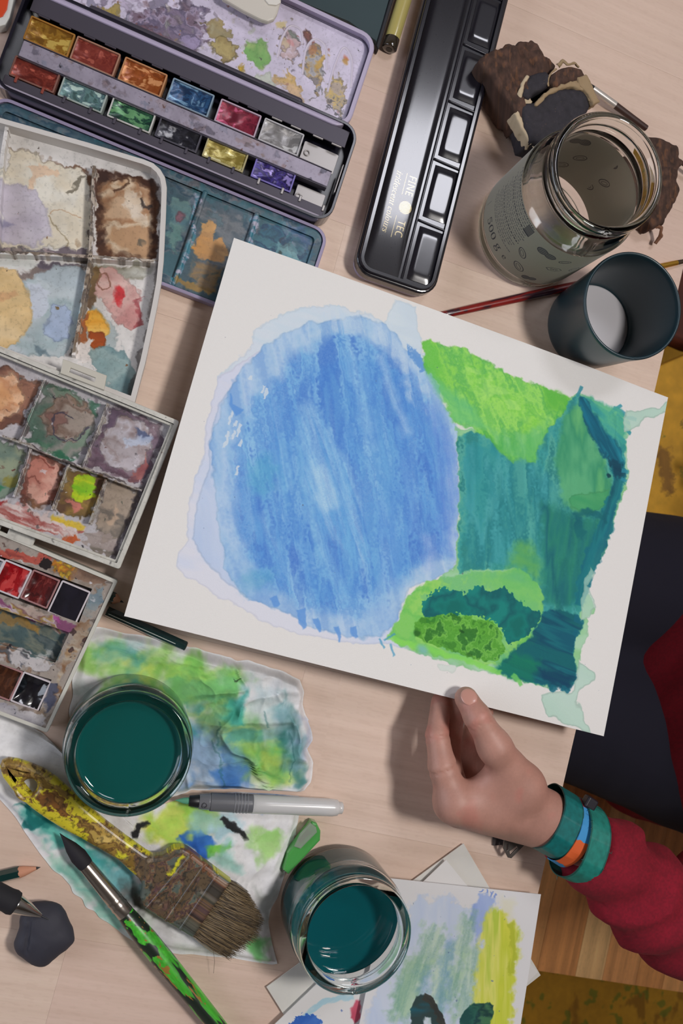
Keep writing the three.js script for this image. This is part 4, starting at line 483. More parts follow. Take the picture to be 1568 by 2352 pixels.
  P.area([[.048,.0293],[.0541,.0284],[.0587,.0327],[.0617,.042],[.0586,.0461],[.0497,.0438],[.0472,.0373]], { c: [[230, 178, 70], [220, 156, 50], [236, 190, 96]], a: 1, warp: 0.001, edge: 0.12 }); P.area([[.0497,.0412],[.0574,.0427],[.0607,.0468],[.0573,.0529],[.0514,.0536],[.0484,.0492]], { c: [[176, 86, 24], [160, 72, 20]], a: 1, warp: 0.001, edge: 0.2 }); P.area([[.0454,.032],[.0485,.0298],[.0474,.0506],[.0428,.0574],[.0413,.0535]], { c: [[150, 74, 26]], a: 0.85, warp: 0.001 });
  P.area([[.0438,.052],[.0499,.0465],[.0519,.0504],[.0496,.0571],[.0496,.0625],[.0407,.0609]], { c: [[216, 210, 206]], a: 1, warp: 0.002 }); P.area([[.0509,.0558],[.0612,.05],[.0702,.0537],[.0766,.0656],[.0791,.079],[.0739,.0831],[.0585,.0742],[.0496,.0638]], { c: [[120, 148, 150], [140, 164, 164], [96, 130, 136]], a: 0.9, warp: 0.0018, edge: 0.1, fl: 40, fc: 60 });
  P.specks(70, [-0.03, -0.085, 0.09, 0.085], 0.0002, 0.0009, [[60, 50, 44], [110, 70, 40], [84, 90, 90]], 5);
  const dark = [[46, 40, 42], [70, 60, 56], [90, 80, 70]];
  P.line([[.0937,-.0521],[.0923,-.0028],[.0859,.0409],[.0744,.0831]], 0.0026, { c: dark, a: 0.5, soft: 0.0006, warp: 0.0012, dry: 0.9, fl: 60, fc: 100 });  // shadow of the right wall, painted as a broken dark band inside it
  for (const l of [[[.0532,-.0578],[.052,-.031],[.0506,-.0017]], [[.0506,-.0017],[.0475,.0171],[.0405,.0583]], [[-.0007,-.0018],[.0238,-.0021],[.0506,-.0022],[.0914,-.0016]]]) { P.line(l, 0.0016, { c: [[110, 96, 80], [70, 60, 54], [170, 156, 140]], a: 0.85, soft: 0.0004, warp: 0.0008, fl: 200, fc: 400, contrast: 2.6 }); }
  const m = phy(255, 255, 255, 0.38, { map: P.bleed().tex(), clearcoat: 0.4, clearcoatRoughness: 0.25 }); m.color.set(0xffffff);
  part(T, 'floor_plate', uvBox(prism(inset(b, 0.0008), 0, 0.002, 0.0003), P), m);
  part(T, 'rim', ring(b, 0.0026, 0, 0.0148, 0.0006), std(196, 192, 188, 0.45));
  for (const l of [[[.0533,-.0571],[.0521,-.0299],[.0507,-.0007]], [[.0507,-.0007],[.0476,.0179],[.0407,.0589]], [[-.0474,.0002],[-.0003,-.0006],[.0241,-.0011],[.0507,-.0013]], [[.0507,-.0013],[.0918,-.0007]], [[.0036,-.0761],[.0011,-.0598],[-.0012,-.0259],[-.0015,-.0005]]]) part(T, 'divider', uvBox(merge(l.slice(1).map((q, k) => bar(l[k], q, 0.0022, 0.001, 0.0105))), P), m);
}
// folding enamel-white paint box: lid palette above, base with pans below
const BXL = [[-.0409,.006,-.0959],-.3725], BXB = [[-.0451,0,.0103],-.4197];
{
  const T = thing('folding_paint_box', 'old white plastic folding paint box heavily stained, opened flat with mixing wells in its lid', 'paint box', BXL[0], BXL[1]);
  const P = new Paint(-0.07, -0.004, 0.08, 0.1, 5600, [176, 172, 176]); const q = '';
  mess(P, [-0.06, 0, 0.075, 0.095], [[190, 186, 196], [120, 110, 120], [84, 74, 84], [160, 150, 150], [100, 110, 100]], 110, 71, 0.001, 0.006, 0.6);
  const well = (pts, c, s, a = 0.95) => P.area(pts, { c, a, warp: 0.0022, wf: 240, soft: 0.001, edge: 0.28, fl: 60, fc: 80, contrast: 2, seed: s });
  // peach
  well([[-.037,.0132],[-.0286,.0083],[-.0169,.0099],[-.0085,.0091],[-.0074,.0185],[-.0106,.0269],[-.0085,.0387],[-.025,.0429]], [[120, 74, 58], [96, 62, 50], [140, 96, 76]], 1); well([[-.036,.0156],[-.0263,.0107],[-.0181,.0147],[-.0136,.0226],[-.0163,.0322],[-.0216,.0386],[-.0263,.0398]], [[218, 176, 140], [196, 140, 100], [226, 196, 170]], 2); P.area([[-.0341,.0203],[-.027,.0186],[-.0207,.0214],[-.0205,.0284],[-.0288,.0334]], { c: [[206, 150, 100]], a: 0.6, warp: 0.0015, soft: 0.002 });
  // brown rings
  well([[-.0051,.009],[.0029,.0078],[.0132,.0067],[.0244,.0076],[.0288,.0157],[.0282,.0274],[.0296,.041],[.0237,.0463],[.0071,.0447],[-.0034,.0449],[-.0064,.0308]], [[110, 130, 112], [140, 136, 130], [96, 110, 100], [70, 100, 86]], 3); well([[-.0008,.0284],[.0005,.0151],[.0086,.0087],[.0214,.0103],[.0272,.0178],[.0254,.0271],[.017,.0363],[.0065,.0366]], [[126, 104, 88], [140, 120, 110], [110, 88, 76], [150, 136, 126]], 4); well([[.0021,.0257],[.0052,.0201],[.0125,.0184],[.0122,.0242],[.0089,.0327],[.005,.0315]], [[112, 70, 66], [130, 90, 84]], 5, 0.7);
  P.line([[.0153,.022],[.0107,.0206],[.0066,.0238],[.0059,.0298],[.0099,.0351],[.0156,.0361],[.023,.031],[.0268,.0237]], 0.0005, { c: [[60, 54, 70]], a: 0.85, soft: 0.0003, warp: 0.0008 }); P.area([[.0132,.0436],[.0194,.0424],[.0264,.0429],[.025,.0463],[.0158,.0467]], { c: [[30, 100, 70]], a: 0.85, warp: 0.001 }); P.area([[.0018,.0413],[.0107,.0404],[.0105,.0433],[-.0007,.0452]], { c: [[60, 110, 84]], a: 0.7, warp: 0.0015 }); P.area([[-.0047,.0088],[.0049,.006],[.0132,.0067],[.0064,.0097]], { c: [[40, 80, 60]], a: 0.6, warp: 0.0015 }); P.area([[.0211,.0061],[.0268,.008],[.0283,.0159],[.0255,.0143]], { c: [[40, 96, 72]], a: 0.7, warp: 0.0012 });
  // violet
  well([[.0324,.007],[.048,.0046],[.0665,.0054],[.0682,.0134],[.0685,.0421],[.0527,.0442],[.0339,.0449],[.0315,.0288]], [[92, 74, 96], [116, 96, 112], [84, 62, 78], [130, 110, 120]], 6); well([[.0363,.0168],[.0414,.0089],[.0518,.0073],[.0614,.0104],[.0632,.0184],[.0623,.0303],[.056,.0386],[.0432,.041],[.0358,.0327]], [[168, 160, 164], [150, 136, 136], [184, 180, 188], [136, 120, 120]], 7); P.area([[.0502,.0137],[.0583,.0132],[.0617,.0147],[.0579,.0191],[.0529,.0169]], { c: [[46, 56, 92], [70, 84, 120]], a: 0.85, warp: 0.0015, soft: 0.001 }); P.area([[.0458,.0199],[.0558,.0172],[.0629,.0142],[.062,.0189],[.0553,.0231],[.0487,.0239]], { c: [[140, 160, 190], [176, 186, 206]], a: 0.8, warp: 0.0015 }); P.area([[.0488,.0344],[.0597,.0271],[.0602,.0354],[.0474,.0379]], { c: [[186, 180, 188]], a: 0.7, warp: 0.001 }); P.area([[.0602,.0354],[.064,.0238],[.0677,.0367],[.0661,.0431],[.0579,.0435]], { c: [[140, 62, 62], [168, 96, 88]], a: 0.75, warp: 0.002 }); P.area([[.0345,.0361],[.0536,.0396],[.0651,.0406],[.0654,.0428],[.0447,.0447]], { c: [[150, 90, 130], [80, 50, 66]], a: 0.6, warp: 0.002, dry: 0.6 });
  // lower row
  well([[-.0217,.0512],[-.0074,.048],[-.001,.0495],[.0006,.0614],[.0009,.0751],[-.0016,.0817],[-.0093,.082]], [[110, 128, 112], [96, 116, 104], [130, 140, 116]], 8); P.area([[-.0069,.0686],[-.0018,.0652],[-.0005,.0729],[-.005,.0734]], { c: [[130, 120, 40]], a: 0.7, warp: 0.002 }); P.area([[-.0117,.0761],[-.0045,.0746],[-.0053,.079],[-.0102,.0796]], { c: [[30, 110, 70]], a: 0.7, warp: 0.001 });
  well([[.0022,.0496],[.0115,.0491],[.0222,.0492],[.0244,.06],[.0237,.0715],[.0178,.0781],[.0078,.0793],[.0026,.0717]], [[120, 66, 54], [96, 56, 46], [130, 90, 60]], 9); well([[.0032,.0548],[.009,.0495],[.0194,.0523],[.0228,.0607],[.0211,.0698],[.0164,.0745],[.0081,.0736],[.0043,.0654]], [[206, 148, 134], [214, 166, 150], [190, 126, 112]], 10); P.line([[.0056,.051],[.0095,.0507],[.0132,.0548],[.0165,.0549]], 0.0004, { c: [[130, 60, 50]], a: 0.8, soft: 0.0003, warp: 0.0006 }); P.line([[.0052,.0651],[.0091,.0629],[.0121,.0651]], 0.0004, { c: [[130, 70, 60]], a: 0.8, soft: 0.0003, warp: 0.0006 });
  well([[.0254,.0506],[.0353,.0485],[.045,.0488],[.0472,.0592],[.0469,.0706],[.0432,.0749],[.0307,.0771],[.0251,.0751],[.0239,.0602]], [[110, 84, 40], [140, 112, 50], [90, 62, 40]], 11); P.area([[.0294,.0524],[.036,.0502],[.0415,.0517],[.0432,.058],[.041,.066],[.0331,.0664],[.0295,.0622]], { c: [[150, 196, 20], [186, 206, 24], [120, 184, 20]], a: 1, warp: 0.0015, soft: 0.0008 }); P.area([[.0312,.0685],[.0375,.0674],[.0412,.0687],[.0362,.0743]], { c: [[200, 120, 110]], a: 0.9, warp: 0.0012 });
  well([[.0477,.0483],[.0594,.0472],[.068,.048],[.0691,.0647],[.068,.0792],[.0598,.0825],[.0498,.0779],[.0473,.0649]], [[120, 104, 90], [140, 126, 110], [104, 96, 88], [156, 140, 124]], 12); P.area([[.0572,.0609],[.0617,.0633],[.0629,.0685],[.0604,.0738],[.0563,.0725],[.0608,.068]], { c: [[196, 168, 144]], a: 0.75, warp: 0.001, soft: 0.0008 });
  // red strip and yellow ledge
  P.area([[-.0093,.082],[.011,.0808],[.0293,.0804],[.047,.0776],[.0457,.0879],[.0258,.0915],[-.0036,.0962]], { c: [[176, 90, 84], [196, 150, 140], [150, 64, 58], [206, 186, 180]], a: 0.85, warp: 0.003, fl: 30, fc: 140, contrast: 2.4, dir: 0.1 }); P.area([[.0256,.0791],[.0341,.0791],[.046,.078],[.0456,.081],[.0357,.0829],[.0268,.082]], { c: [[196, 160, 20], [206, 176, 50]], a: 0.9, warp: 0.0012 }); P.area([[.0371,.0899],[.0436,.086],[.048,.087],[.0432,.0917]], { c: [[200, 150, 20], [180, 70, 20]], a: 0.85, warp: 0.0015 }); P.area([[.0468,.0805],[.0635,.0782],[.0702,.0812],[.07,.0911],[.0556,.0925]], { c: [[120, 104, 96], [90, 82, 70], [150, 136, 130]], a: 0.8, warp: 0.003 }); P.area([[-.0091,.0825],[-.0016,.0817],[.0002,.0851],[-.0078,.0856]], { c: [[150, 30, 36]], a: 0.85, warp: 0.002 });
  P.specks(240, [-0.06, 0, 0.075, 0.094], 0.0002, 0.0013, [[40, 36, 44], [90, 50, 44], [206, 204, 210], [60, 70, 60], [200, 196, 204]], 13); P.line([[.0675,.0079],[.0685,.0421],[.0697,.0729],[.0698,.0926]], 0.002, { c: [[40, 32, 40], [90, 80, 90]], a: 0.6, warp: 0.001, dry: 0.7 });  // paint specks, then the right inner wall's shadow painted as a dark band
  for (const l of [[[-.0068,.0065],[-.0062,.0469]], [[.0316,.0059],[.0322,.047]], [[-.0172,.0469],[-.0062,.0469],[.0323,.0467],[.069,.0471]], [[.0012,.0479],[.003,.0779]], [[.0243,.048],[.0255,.0771]], [[.0472,.0484],[.0482,.0764]]]) P.line(l, 0.0011, { c: [[150, 146, 140], [110, 96, 80], [180, 176, 170], [70, 60, 60]], a: 0.85, soft: 0.0003, warp: 0.0005, fl: 180, fc: 500, contrast: 2.4 });
  const m = phy(255, 255, 255, 0.4, { map: P.bleed().tex(), clearcoat: 0.35, clearcoatRoughness: 0.3 }); m.color.set(0xffffff);
  const o = rrect(-0.066, -0.0004, 0.0745, 0.0955, 0.0016, 3), L = new THREE.Group(); L.name = 'lid_palette'; T.add(L);
  const rimP = new Paint(-0.07, -0.004, 0.08, 0.1, 2600, [188, 186, 178]); mess(rimP, [-0.06, -0.002, 0.077, 0.097], [[110, 110, 100], [150, 130, 110], [200, 198, 196], [90, 84, 84]], 120, 81, 0.0006, 0.003, 0.7); rimP.specks(160, [-0.06, -0.002, 0.077, 0.097], 0.0002, 0.001, [[50, 44, 44], [90, 60, 50], [60, 80, 66]], 17);
  const rm = new THREE.MeshStandardMaterial({ map: rimP.bleed().tex(), roughness: 0.5 });
  part(L, 'floor_plate', uvBox(prism(rrect(-0.065, 0.0006, 0.0735, 0.0945, 0.001, 3), 0.008, 0.0105, 0.0003), P), m); part(L, 'rim', uvBox(prism(o, 0.0002, 0.0202, 0.0005, [rrect(-0.0636, 0.002, 0.0721, 0.0931, 0.0008, 3)]), rimP), rm); part(L, 'inner_step', uvBox(prism(rrect(-0.0632, 0.0024, 0.0717, 0.0927, 0.001, 3), 0.009, 0.0178, 0.0004, [rrect(-0.062, 0.0036, 0.0705, 0.0915, 0.0008, 3)]), rimP), rm);
  for (const l of [[[-.0066,.0066],[-.006,.0469]], [[.0316,.006],[.0322,.0471]], [[-.0662,.0489],[-.006,.0469]], [[-.006,.0469],[.0322,.0471]], [[.0322,.0471],[.0692,.0471]], [[.0014,.048],[.0031,.0779]], [[.0244,.0481],[.0256,.0771]], [[.0472,.0485],[.0482,.0764]]]) part(L, 'well_divider', uvBox(bar(l[0], l[1], 0.0014, 0.0095, 0.0182, 0.0004), P), m);
  part(L, 'clasp', merge([prism([[-.0013,-.0077],[.0251,-.0087],[.0269,.0001],[.0005,.0008]].reverse(), 0.0196, 0.0222, 0.0005, [[[.0047,-.0045],[.0197,-.0047],[.0199,-.0022],[.0049,-.002]]])]), std(186, 182, 170, 0.45), 'ivory slotted clasp');
  // base
  const B = new THREE.Group(); B.name = 'base'; const off = worldOf([0, 0, 0], -BXL[1], [BXB[0][0] - BXL[0][0], BXB[0][1] - BXL[0][1], BXB[0][2] - BXL[0][2]]); B.position.set(...off); B.rotation.y = BXB[1] - BXL[1]; T.add(B);
  const Q = new Paint(-0.06, -0.005, 0.05, 0.105, 6000, [150, 140, 132]);
  mess(Q, [-0.03, 0, 0.042, 0.098], [[110, 92, 74], [150, 130, 110], [90, 96, 96], [70, 60, 56], [168, 160, 156], [120, 84, 60]], 150, 91, 0.001, 0.006, 0.7);
  Q.area([[-.0347,.0112],[-.0136,.0054],[.0022,.0018],[-.0013,.009],[-.0157,.0125],[-.0326,.0158]], { c: [[150, 50, 44], [176, 80, 66], [120, 40, 38]], a: 0.9, warp: 0.002, dir: 0.05, fl: 30, fc: 150 }); Q.area([[.0024,.004],[.0089,.0017],[.0174,.0037],[.0168,.0101],[.0104,.0109],[.0037,.0082]], { c: [[196, 150, 24], [170, 100, 30], [120, 90, 30], [206, 170, 40]], a: 0.9, warp: 0.002, wf: 500, fl: 160, fc: 160, contrast: 2.4 }); Q.ell(-.0004,.0075, 0.004, 0.0034, 0.4, { c: [[28, 20, 22]], a: 1, warp: 0.0008, soft: 0.0004 });
  Q.area([[.0128,.0014],[.0359,.0007],[.0371,.0065],[.0274,.0092],[.0172,.008]], { c: [[96, 70, 56], [140, 110, 90], [110, 90, 70]], a: 0.8, warp: 0.002 }); Q.area([[.0296,.0111],[.0361,.0103],[.0379,.0203],[.0365,.0293],[.031,.0232]], { c: [[60, 84, 110], [110, 130, 140], [150, 146, 140]], a: 0.85, warp: 0.0025 }); Q.area([[-.0221,.0388],[-.0001,.035],[.0155,.0339],[.0307,.0345],[.0305,.0402],[.0136,.0416],[-.0194,.0445]], { c: [[170, 150, 140], [110, 76, 80], [150, 120, 60], [190, 180, 184], [120, 60, 100]], a: 0.85, warp: 0.0025, fl: 60, fc: 140, contrast: 2.6 }); Q.ell(.018,.0348, 0.004, 0.0016, 0.4, { c: [[160, 70, 140]], a: 0.8, warp: 0.0015 });
  Q.area([[.0301,.0334],[.036,.0281],[.0386,.0369],[.037,.0514],[.0365,.0682],[.0373,.0817],[.0332,.0668],[.0325,.0505]], { c: [[150, 116, 80], [176, 166, 150], [120, 84, 56]], a: 0.85, warp: 0.002 }); for (const [x, z] of [[.0305,.0383],[.0385,.0402],[.0342,.0476]]) Q.ell(x, z, 0.0014, 0.0016, 0.3, { c: [[84, 62, 60]], a: 0.9, soft: 0.0003, warp: 0.0004, edge: 0.3 });
  Q.area([[-.01,.0651],[.011,.0593],[.0277,.0607],[.0274,.0658],[.012,.0671],[-.0074,.0709]], { c: [[176, 170, 168], [110, 76, 56], [70, 76, 84], [190, 186, 188]], a: 0.85, warp: 0.002, fl: 90, fc: 160, contrast: 2.6 }); Q.area([[.0021,.0915],[.0253,.0905],[.0382,.0895],[.0396,.0985],[.0063,.1006]], { c: [[176, 172, 180], [140, 138, 150], [190, 188, 192]], a: 0.8, warp: 0.002 }); Q.area([[.0286,.0714],[.0353,.0715],[.0373,.0817],[.0349,.0881]], { c: [[40, 50, 84], [60, 66, 90]], a: 0.8, warp: 0.0015 });
  Q.specks(220, [-0.03, 0, 0.042, 0.097], 0.0002, 0.0012, [[36, 32, 38], [70, 44, 40], [200, 198, 204], [50, 54, 66]], 23);
  Q.area([[-.0285,.0449],[-.0134,.0432],[.0278,.0414],[.0279,.0591],[-.0053,.061],[-.0205,.0623]], { c: [[84, 96, 96], [60, 76, 80], [110, 116, 104], [70, 90, 92]], a: 1, warp: 0.001, soft: 0.0006, fl: 50, fc: 120, dir: 0.05, contrast: 2 }); Q.area([[-.0175,.0458],[-.0025,.0437],[.011,.0436],[.0136,.0482],[.0047,.0476],[-.0154,.0505]], { c: [[170, 124, 50], [130, 110, 80]], a: 0.75, warp: 0.002 }); Q.area([[.0134,.0608],[.0239,.0551],[.0252,.058],[.0176,.0611]], { c: [[176, 180, 178]], a: 0.8, warp: 0.0015 });
  const qm = phy(255, 255, 255, 0.35, { map: Q.bleed().tex(), clearcoat: 0.45, clearcoatRoughness: 0.2 }); qm.color.set(0xffffff);
  const bo = rrect(-0.055, 0, 0.0415, 0.0975, 0.0014, 3);
  const wellQ = [[-.0434,.043],[-.013,.0415],[.0285,.0393],[.0284,.0586],[-.0044,.0601],[-.0347,.0618]], panQ = [[[-.0511,.0151],[.0296,.0105],[.0311,.0318],[-.0496,.035]], [[-.0295,.0732],[.0307,.0684],[.032,.0876],[-.0287,.0916]]];
  const cw = h => { let s = 0; h.forEach((p, i) => { const n = h[(i + 1) % h.length]; s += p[0] * n[1] - n[0] * p[1]; }); return s < 0 ? h : h.slice().reverse(); };
  const clip = h => h.map(p => [Math.max(-0.052, p[0]), Math.max(0.003, p[1])]);
  part(B, 'top_plate', uvBox(prism(rrect(-0.054, 0.001, 0.0405, 0.0965, 0.0008, 3), 0.0148, 0.0168, 0.0002, [clip(wellQ), ...panQ.map(clip)].map(cw)), Q), qm); part(B, 'well_floor', uvBox(prism(rrect(-0.053, 0.002, 0.0395, 0.0955, 0.0008, 3), 0.001, 0.0065, 0.0002), Q), qm); part(B, 'rim', prism(bo, 0.0002, 0.018, 0.0004, [rrect(-0.0532, 0.0018, 0.0397, 0.0957, 0.0006, 3)]), std(190, 188, 178, 0.5));
  part(T, 'hinge', uvBox(merge([rbox(0.045, 0.003, 0.0035, 0.001, -0.02, 0.0105, 0.0972), rbox(0.016, 0.0022, 0.0055, 0.0008, 0.015, 0.0112, 0.0985)]), rimP), rm);
  const G = 'pans in the folding paint box', pn = (c, w, d, cup, cols, l, s, o) => pan(BXB, c[0], c[1], w, d, 0.0068, 0.0098, cup, cols, l, G, { metal: 0, rough: 0.18, coat: 0.9, seed: s, ...o });
  const wc = std(190, 182, 186, 0.4), mc = std(150, 110, 110, 0.4);
  pn([-.0225,.0139], 0.0165, 0.0186, wc, [[120, 8, 18], [156, 14, 26], [136, 10, 20], [186, 60, 60]], 'bright red wet paint pan in the folding box', 21); pn([-.0058,.013], 0.0168, 0.0186, mc, [[62, 16, 20], [92, 26, 28], [76, 20, 22], [120, 50, 48]], 'dark maroon paint pan beside the black one', 22); pn([.0117,.0124], 0.0182, 0.0208, wc, [[22, 22, 32], [26, 26, 38]], 'smooth black paint pan with a white rim', 23, { amp: 0.0004, rough: 0.08, deep: 0.001 });
  pn([-.0028,.0701], 0.0172, 0.0186, mc, [[52, 28, 18], [84, 48, 30], [60, 32, 20]], 'dark brown paint pan beside a cracked black one', 24); pn([.0142,.0696], 0.0172, 0.0188, wc, [[16, 16, 22], [22, 22, 30]], 'cracked wet black paint pan below the long well', 25, { amp: 0.002, rough: 0.06 });
  pn([-.0386,.0148], 0.0165, 0.0186, wc, [[30, 22, 26], [50, 30, 34]], 'nearly black paint pan beside the bright red one', 26);
}

// ------------------------------------------------------------------ black closed tin with gold lettering
function canvasTex(w, h, draw) { const c = document.createElement('canvas'); c.width = w; c.height = h; const x = c.getContext('2d'); draw(x, w, h); const t = new THREE.CanvasTexture(c); t.colorSpace = THREE.SRGBColorSpace; t.anisotropy = 4; return t; }
{
  const FN = [[.1427,0,-.1836],1.3145], T = thing('closed_paint_tin', 'closed glossy black metal paint tin with gold lettering beside a row of shallow wells', 'paint box', FN[0], FN[1]);
  const X0 = -0.0115, X1 = 0.25, Z0 = -0.0005, Z1 = 0.057, o = rrect(X0, Z0, X1, Z1, 0.012);
  const gloss = phy(18, 18, 27, 0.13, { ior: 1.75, clearcoat: 0.4, clearcoatRoughness: 0.3 });
  part(T, 'base', prism(inset(o, 0.0012), 0.0003, 0.008, 0.0012), std(164, 156, 180, 0.4), 'lilac enamel edge of the base');
  part(T, 'lid', prism(o, 0.0062, 0.0152, 0.0016, [], 4), gloss);
  part(T, 'lid_rim', ring(inset(o, 0.0016), 0.002, 0.0145, 0.0172, 0.0009), gloss);
  const zd = 0.0335, zw0 = 0.0335, zw1 = 0.0538, r = 0.0008;
  part(T, 'long_ridge', limb([[X0 + 0.004, 0.0155, zd - 0.001, r * 1.1], [0.1, 0.0157, zd - 0.001, r * 1.1], [X1 - 0.004, 0.0155, zd - 0.001, r * 1.1]], 10, 6), gloss);
  const xs = [[.0356,.0296],[.0792,.0296],[.121,.0299],[.1627,.0294]].map(p => p[0]); const xw = [X0 + 0.003, ...xs, xs[3] + 0.041, X1 - 0.003];
  for (const x of xw.slice(1, -1)) part(T, 'cross_ridge', limb([[x, 0.0155, zd, r], [x - 0.0006, 0.0156, (zd + zw1) / 2, r], [x - 0.001, 0.0155, zw1 + 0.001, r]], 10, 6), gloss);
  const pillow = (x0, z0, x1, z1, y, rise, rr) => { const nx = 24, nz = 12, g = new THREE.PlaneGeometry(x1 - x0, z1 - z0, nx, nz); g.rotateX(-Math.PI / 2); g.translate((x0 + x1) / 2, 0, (z0 + z1) / 2); const p = g.attributes.position; for (let i = 0; i < p.count; i++) { let u = (p.getX(i) - x0) / (x1 - x0) * 2 - 1, v = (p.getZ(i) - z0) / (z1 - z0) * 2 - 1; const m = Math.max(Math.abs(u), Math.abs(v)), e = Math.pow(Math.abs(u), 8) + Math.pow(Math.abs(v), 8); p.setY(i, y + rise * (1 - sm(0.72, 1.12, Math.pow(e, 0.125))) - rise * 0.06 * (1 - u * u) * (1 - v * v)); } g.computeVertexNormals(); return g; };
  for (let k = 0; k < xw.length - 1; k++) part(T, 'mixing_well', pillow(xw[k] + 0.0035, zw0 + 0.0022, xw[k + 1] - 0.0035, zw1 - 0.0012, 0.0153, 0.0014), gloss);
  const px0 = X0 + 0.0045, px1 = X1 - 0.005, pz0 = 0.0045, pz1 = zd - 0.0035, g = pillow(px0, pz0, px1, pz1, 0.0153, 0.0012); { const p = g.attributes.position, u = new Float32Array(p.count * 2); for (let i = 0; i < p.count; i++) { u[2 * i] = (px1 - p.getX(i)) / (px1 - px0); u[2 * i + 1] = (p.getZ(i) - pz0) / (pz1 - pz0); } g.setAttribute('uv', new THREE.BufferAttribute(u, 2)); }
  const CW = 2048, CH = Math.round(2048 * (pz1 - pz0) / (px1 - px0)), S = CW / (px1 - px0), at = p => [(px1 - p[0]) * S, CH - (p[1] - pz0) * S];
  const tx = canvasTex(CW, CH, c => {
    c.fillStyle = 'rgb(17,17,26)'; c.fillRect(0, 0, CW, CH);
    const rr = rng(8); for (let k = 0; k < 500; k++) { c.fillStyle = 'rgba(70,68,80,' + (0.1 + 0.3 * rr()) + ')'; c.fillRect(rr() * CW, rr() * CH, 1 + rr() * 3, 1 + rr()); }
    c.fillStyle = 'rgb(240,220,160)'; c.strokeStyle = 'rgb(240,220,160)'; c.textAlign = 'center'; c.textBaseline = 'middle';
    const f = at([[.0552,.0238]][0]), t = at([[.0259,.0217]][0]), o = at([[.0399,.0221]][0]), sc = at([[.0412,.0122]][0]);
    const y = (f[1] + t[1]) / 2; c.font = '56px sans-serif'; c.fillText('FINE', f[0], y); c.fillText('TEC', t[0] + 6, y);
    c.save(); c.beginPath(); c.arc(o[0], y, 36, 0, 7); c.fill(); c.clip(); c.strokeStyle = 'rgb(120,108,74)'; c.lineWidth = 2; for (let k = -40; k < 40; k += 7) { c.beginPath(); c.moveTo(o[0] + k, y - 40); c.quadraticCurveTo(o[0] + k + 16, y, o[0] + k + 4, y + 40); c.stroke(); } c.restore();
    c.lineWidth = 3; for (const q of [f[0], t[0] + 4]) { c.beginPath(); c.moveTo(q - 62, y + 36); c.lineTo(q + 62, y + 36); c.stroke(); }
    c.font = 'italic 41px serif'; c.fillText('iridescent colours', sc[0], y + 78);
  });
  const pm = phy(255, 255, 255, 0.13, { map: tx, ior: 1.75, clearcoat: 0.4, clearcoatRoughness: 0.3 }); pm.color.set(0xffffff);
  part(T, 'lettered_panel', g, pm, 'long black panel with gold lettering');
}
// a stick lying between two points; parts are built along +x from its near end
function stick(name, label, cat, a, b, group) { const g = thing(name, label, cat, a, 0, group); g.quaternion.setFromUnitVectors(new THREE.Vector3(1, 0, 0), new THREE.Vector3(b[0] - a[0], b[1] - a[1], b[2] - a[2]).normalize()); g.userData.len = undefined; delete g.userData.len; return g; }
{
  const T = stick('fineliner', 'olive barrelled pen with a dark glossy cap end beside the black tin', 'pen', [.1669,.006,-.3271], [.1815,.006,-.3752]);
  part(T, 'cap_end', turned([[0, 0.002], [0.0002, 0.0043], [0.001, 0.0052], [0.0078, 0.0052], [0.0079, 0]]), phy(44, 36, 26, 0.15, { clearcoat: 1 }), 'dark smoky cap end'); part(T, 'cap_recess', turned([[-0.0002, 0], [-0.0002, 0.0022]]), std(30, 24, 18, 0.4));
  part(T, 'barrel', turned([[0.0079, 0.0005], [0.0079, 0.005], [0.075, 0.005], [0.075, 0]]), phy(168, 156, 92, 0.3, { clearcoat: 0.6 }));
  part(T, 'rear', turned([[0.075, 0.004], [0.13, 0.0045], [0.131, 0.001]]), std(40, 38, 36, 0.4));
}
{
  const T = thing('notebook', 'dark blue green notebook with a black edge behind the tin lid', 'notebook', [.1343,0,-.3539]), p0 = [.1343,-.3539];
  const q = [[.0989,-.354],[.1065,-.379],[.1762,-.39],[.1672,-.3611],[.159,-.3307],[.1577,-.3329],[.139,-.3434]].map(p => [p[0] - p0[0], p[1] - p0[1]]);
  part(T, 'cover', prism(q.slice(0, 7).reverse(), 0.0004, 0.005, 0.0005), std(44, 62, 66, 0.55));
  const e = [[.1765,-.3894],[.1796,-.3899],[.1694,-.3596],[.1593,-.3254],[.1578,-.3288],[.1669,-.3598]].map(p => [p[0] - p0[0], p[1] - p0[1]]); part(T, 'elastic_band', prism(e.slice().reverse(), 0.0004, 0.0064, 0.0006), std(24, 24, 30, 0.5), 'black edge strip');
}
{
  const p0 = [.0728,-.3415], T = thing('plastic_tray', 'ivory plastic tray corner resting over the stained lilac lid', 'tray', [p0[0], 0.0147, p0[1]]);
  const q = [[.0427,-.3592],[.0542,-.3376],[.0673,-.3317],[.0784,-.3277],[.0828,-.327],[.0867,-.3289],[.089,-.3332],[.0912,-.3414],[.0929,-.3671]].map(p => [p[0] - p0[0], p[1] - p0[1]]);
  part(T, 'plate', prism(q.slice().reverse(), 0, 0.0045, 0.0012), std(196, 190, 180, 0.45));
  part(T, 'rim', prism([[.0808,-.3398],[.0836,-.343],[.0892,-.3433],[.0909,-.3396],[.0881,-.3375],[.0831,-.3373]].map(p => [p[0] - p0[0], p[1] - p0[1]]).reverse(), 0.0044, 0.0058, 0.0004), std(210, 206, 198, 0.4));
}
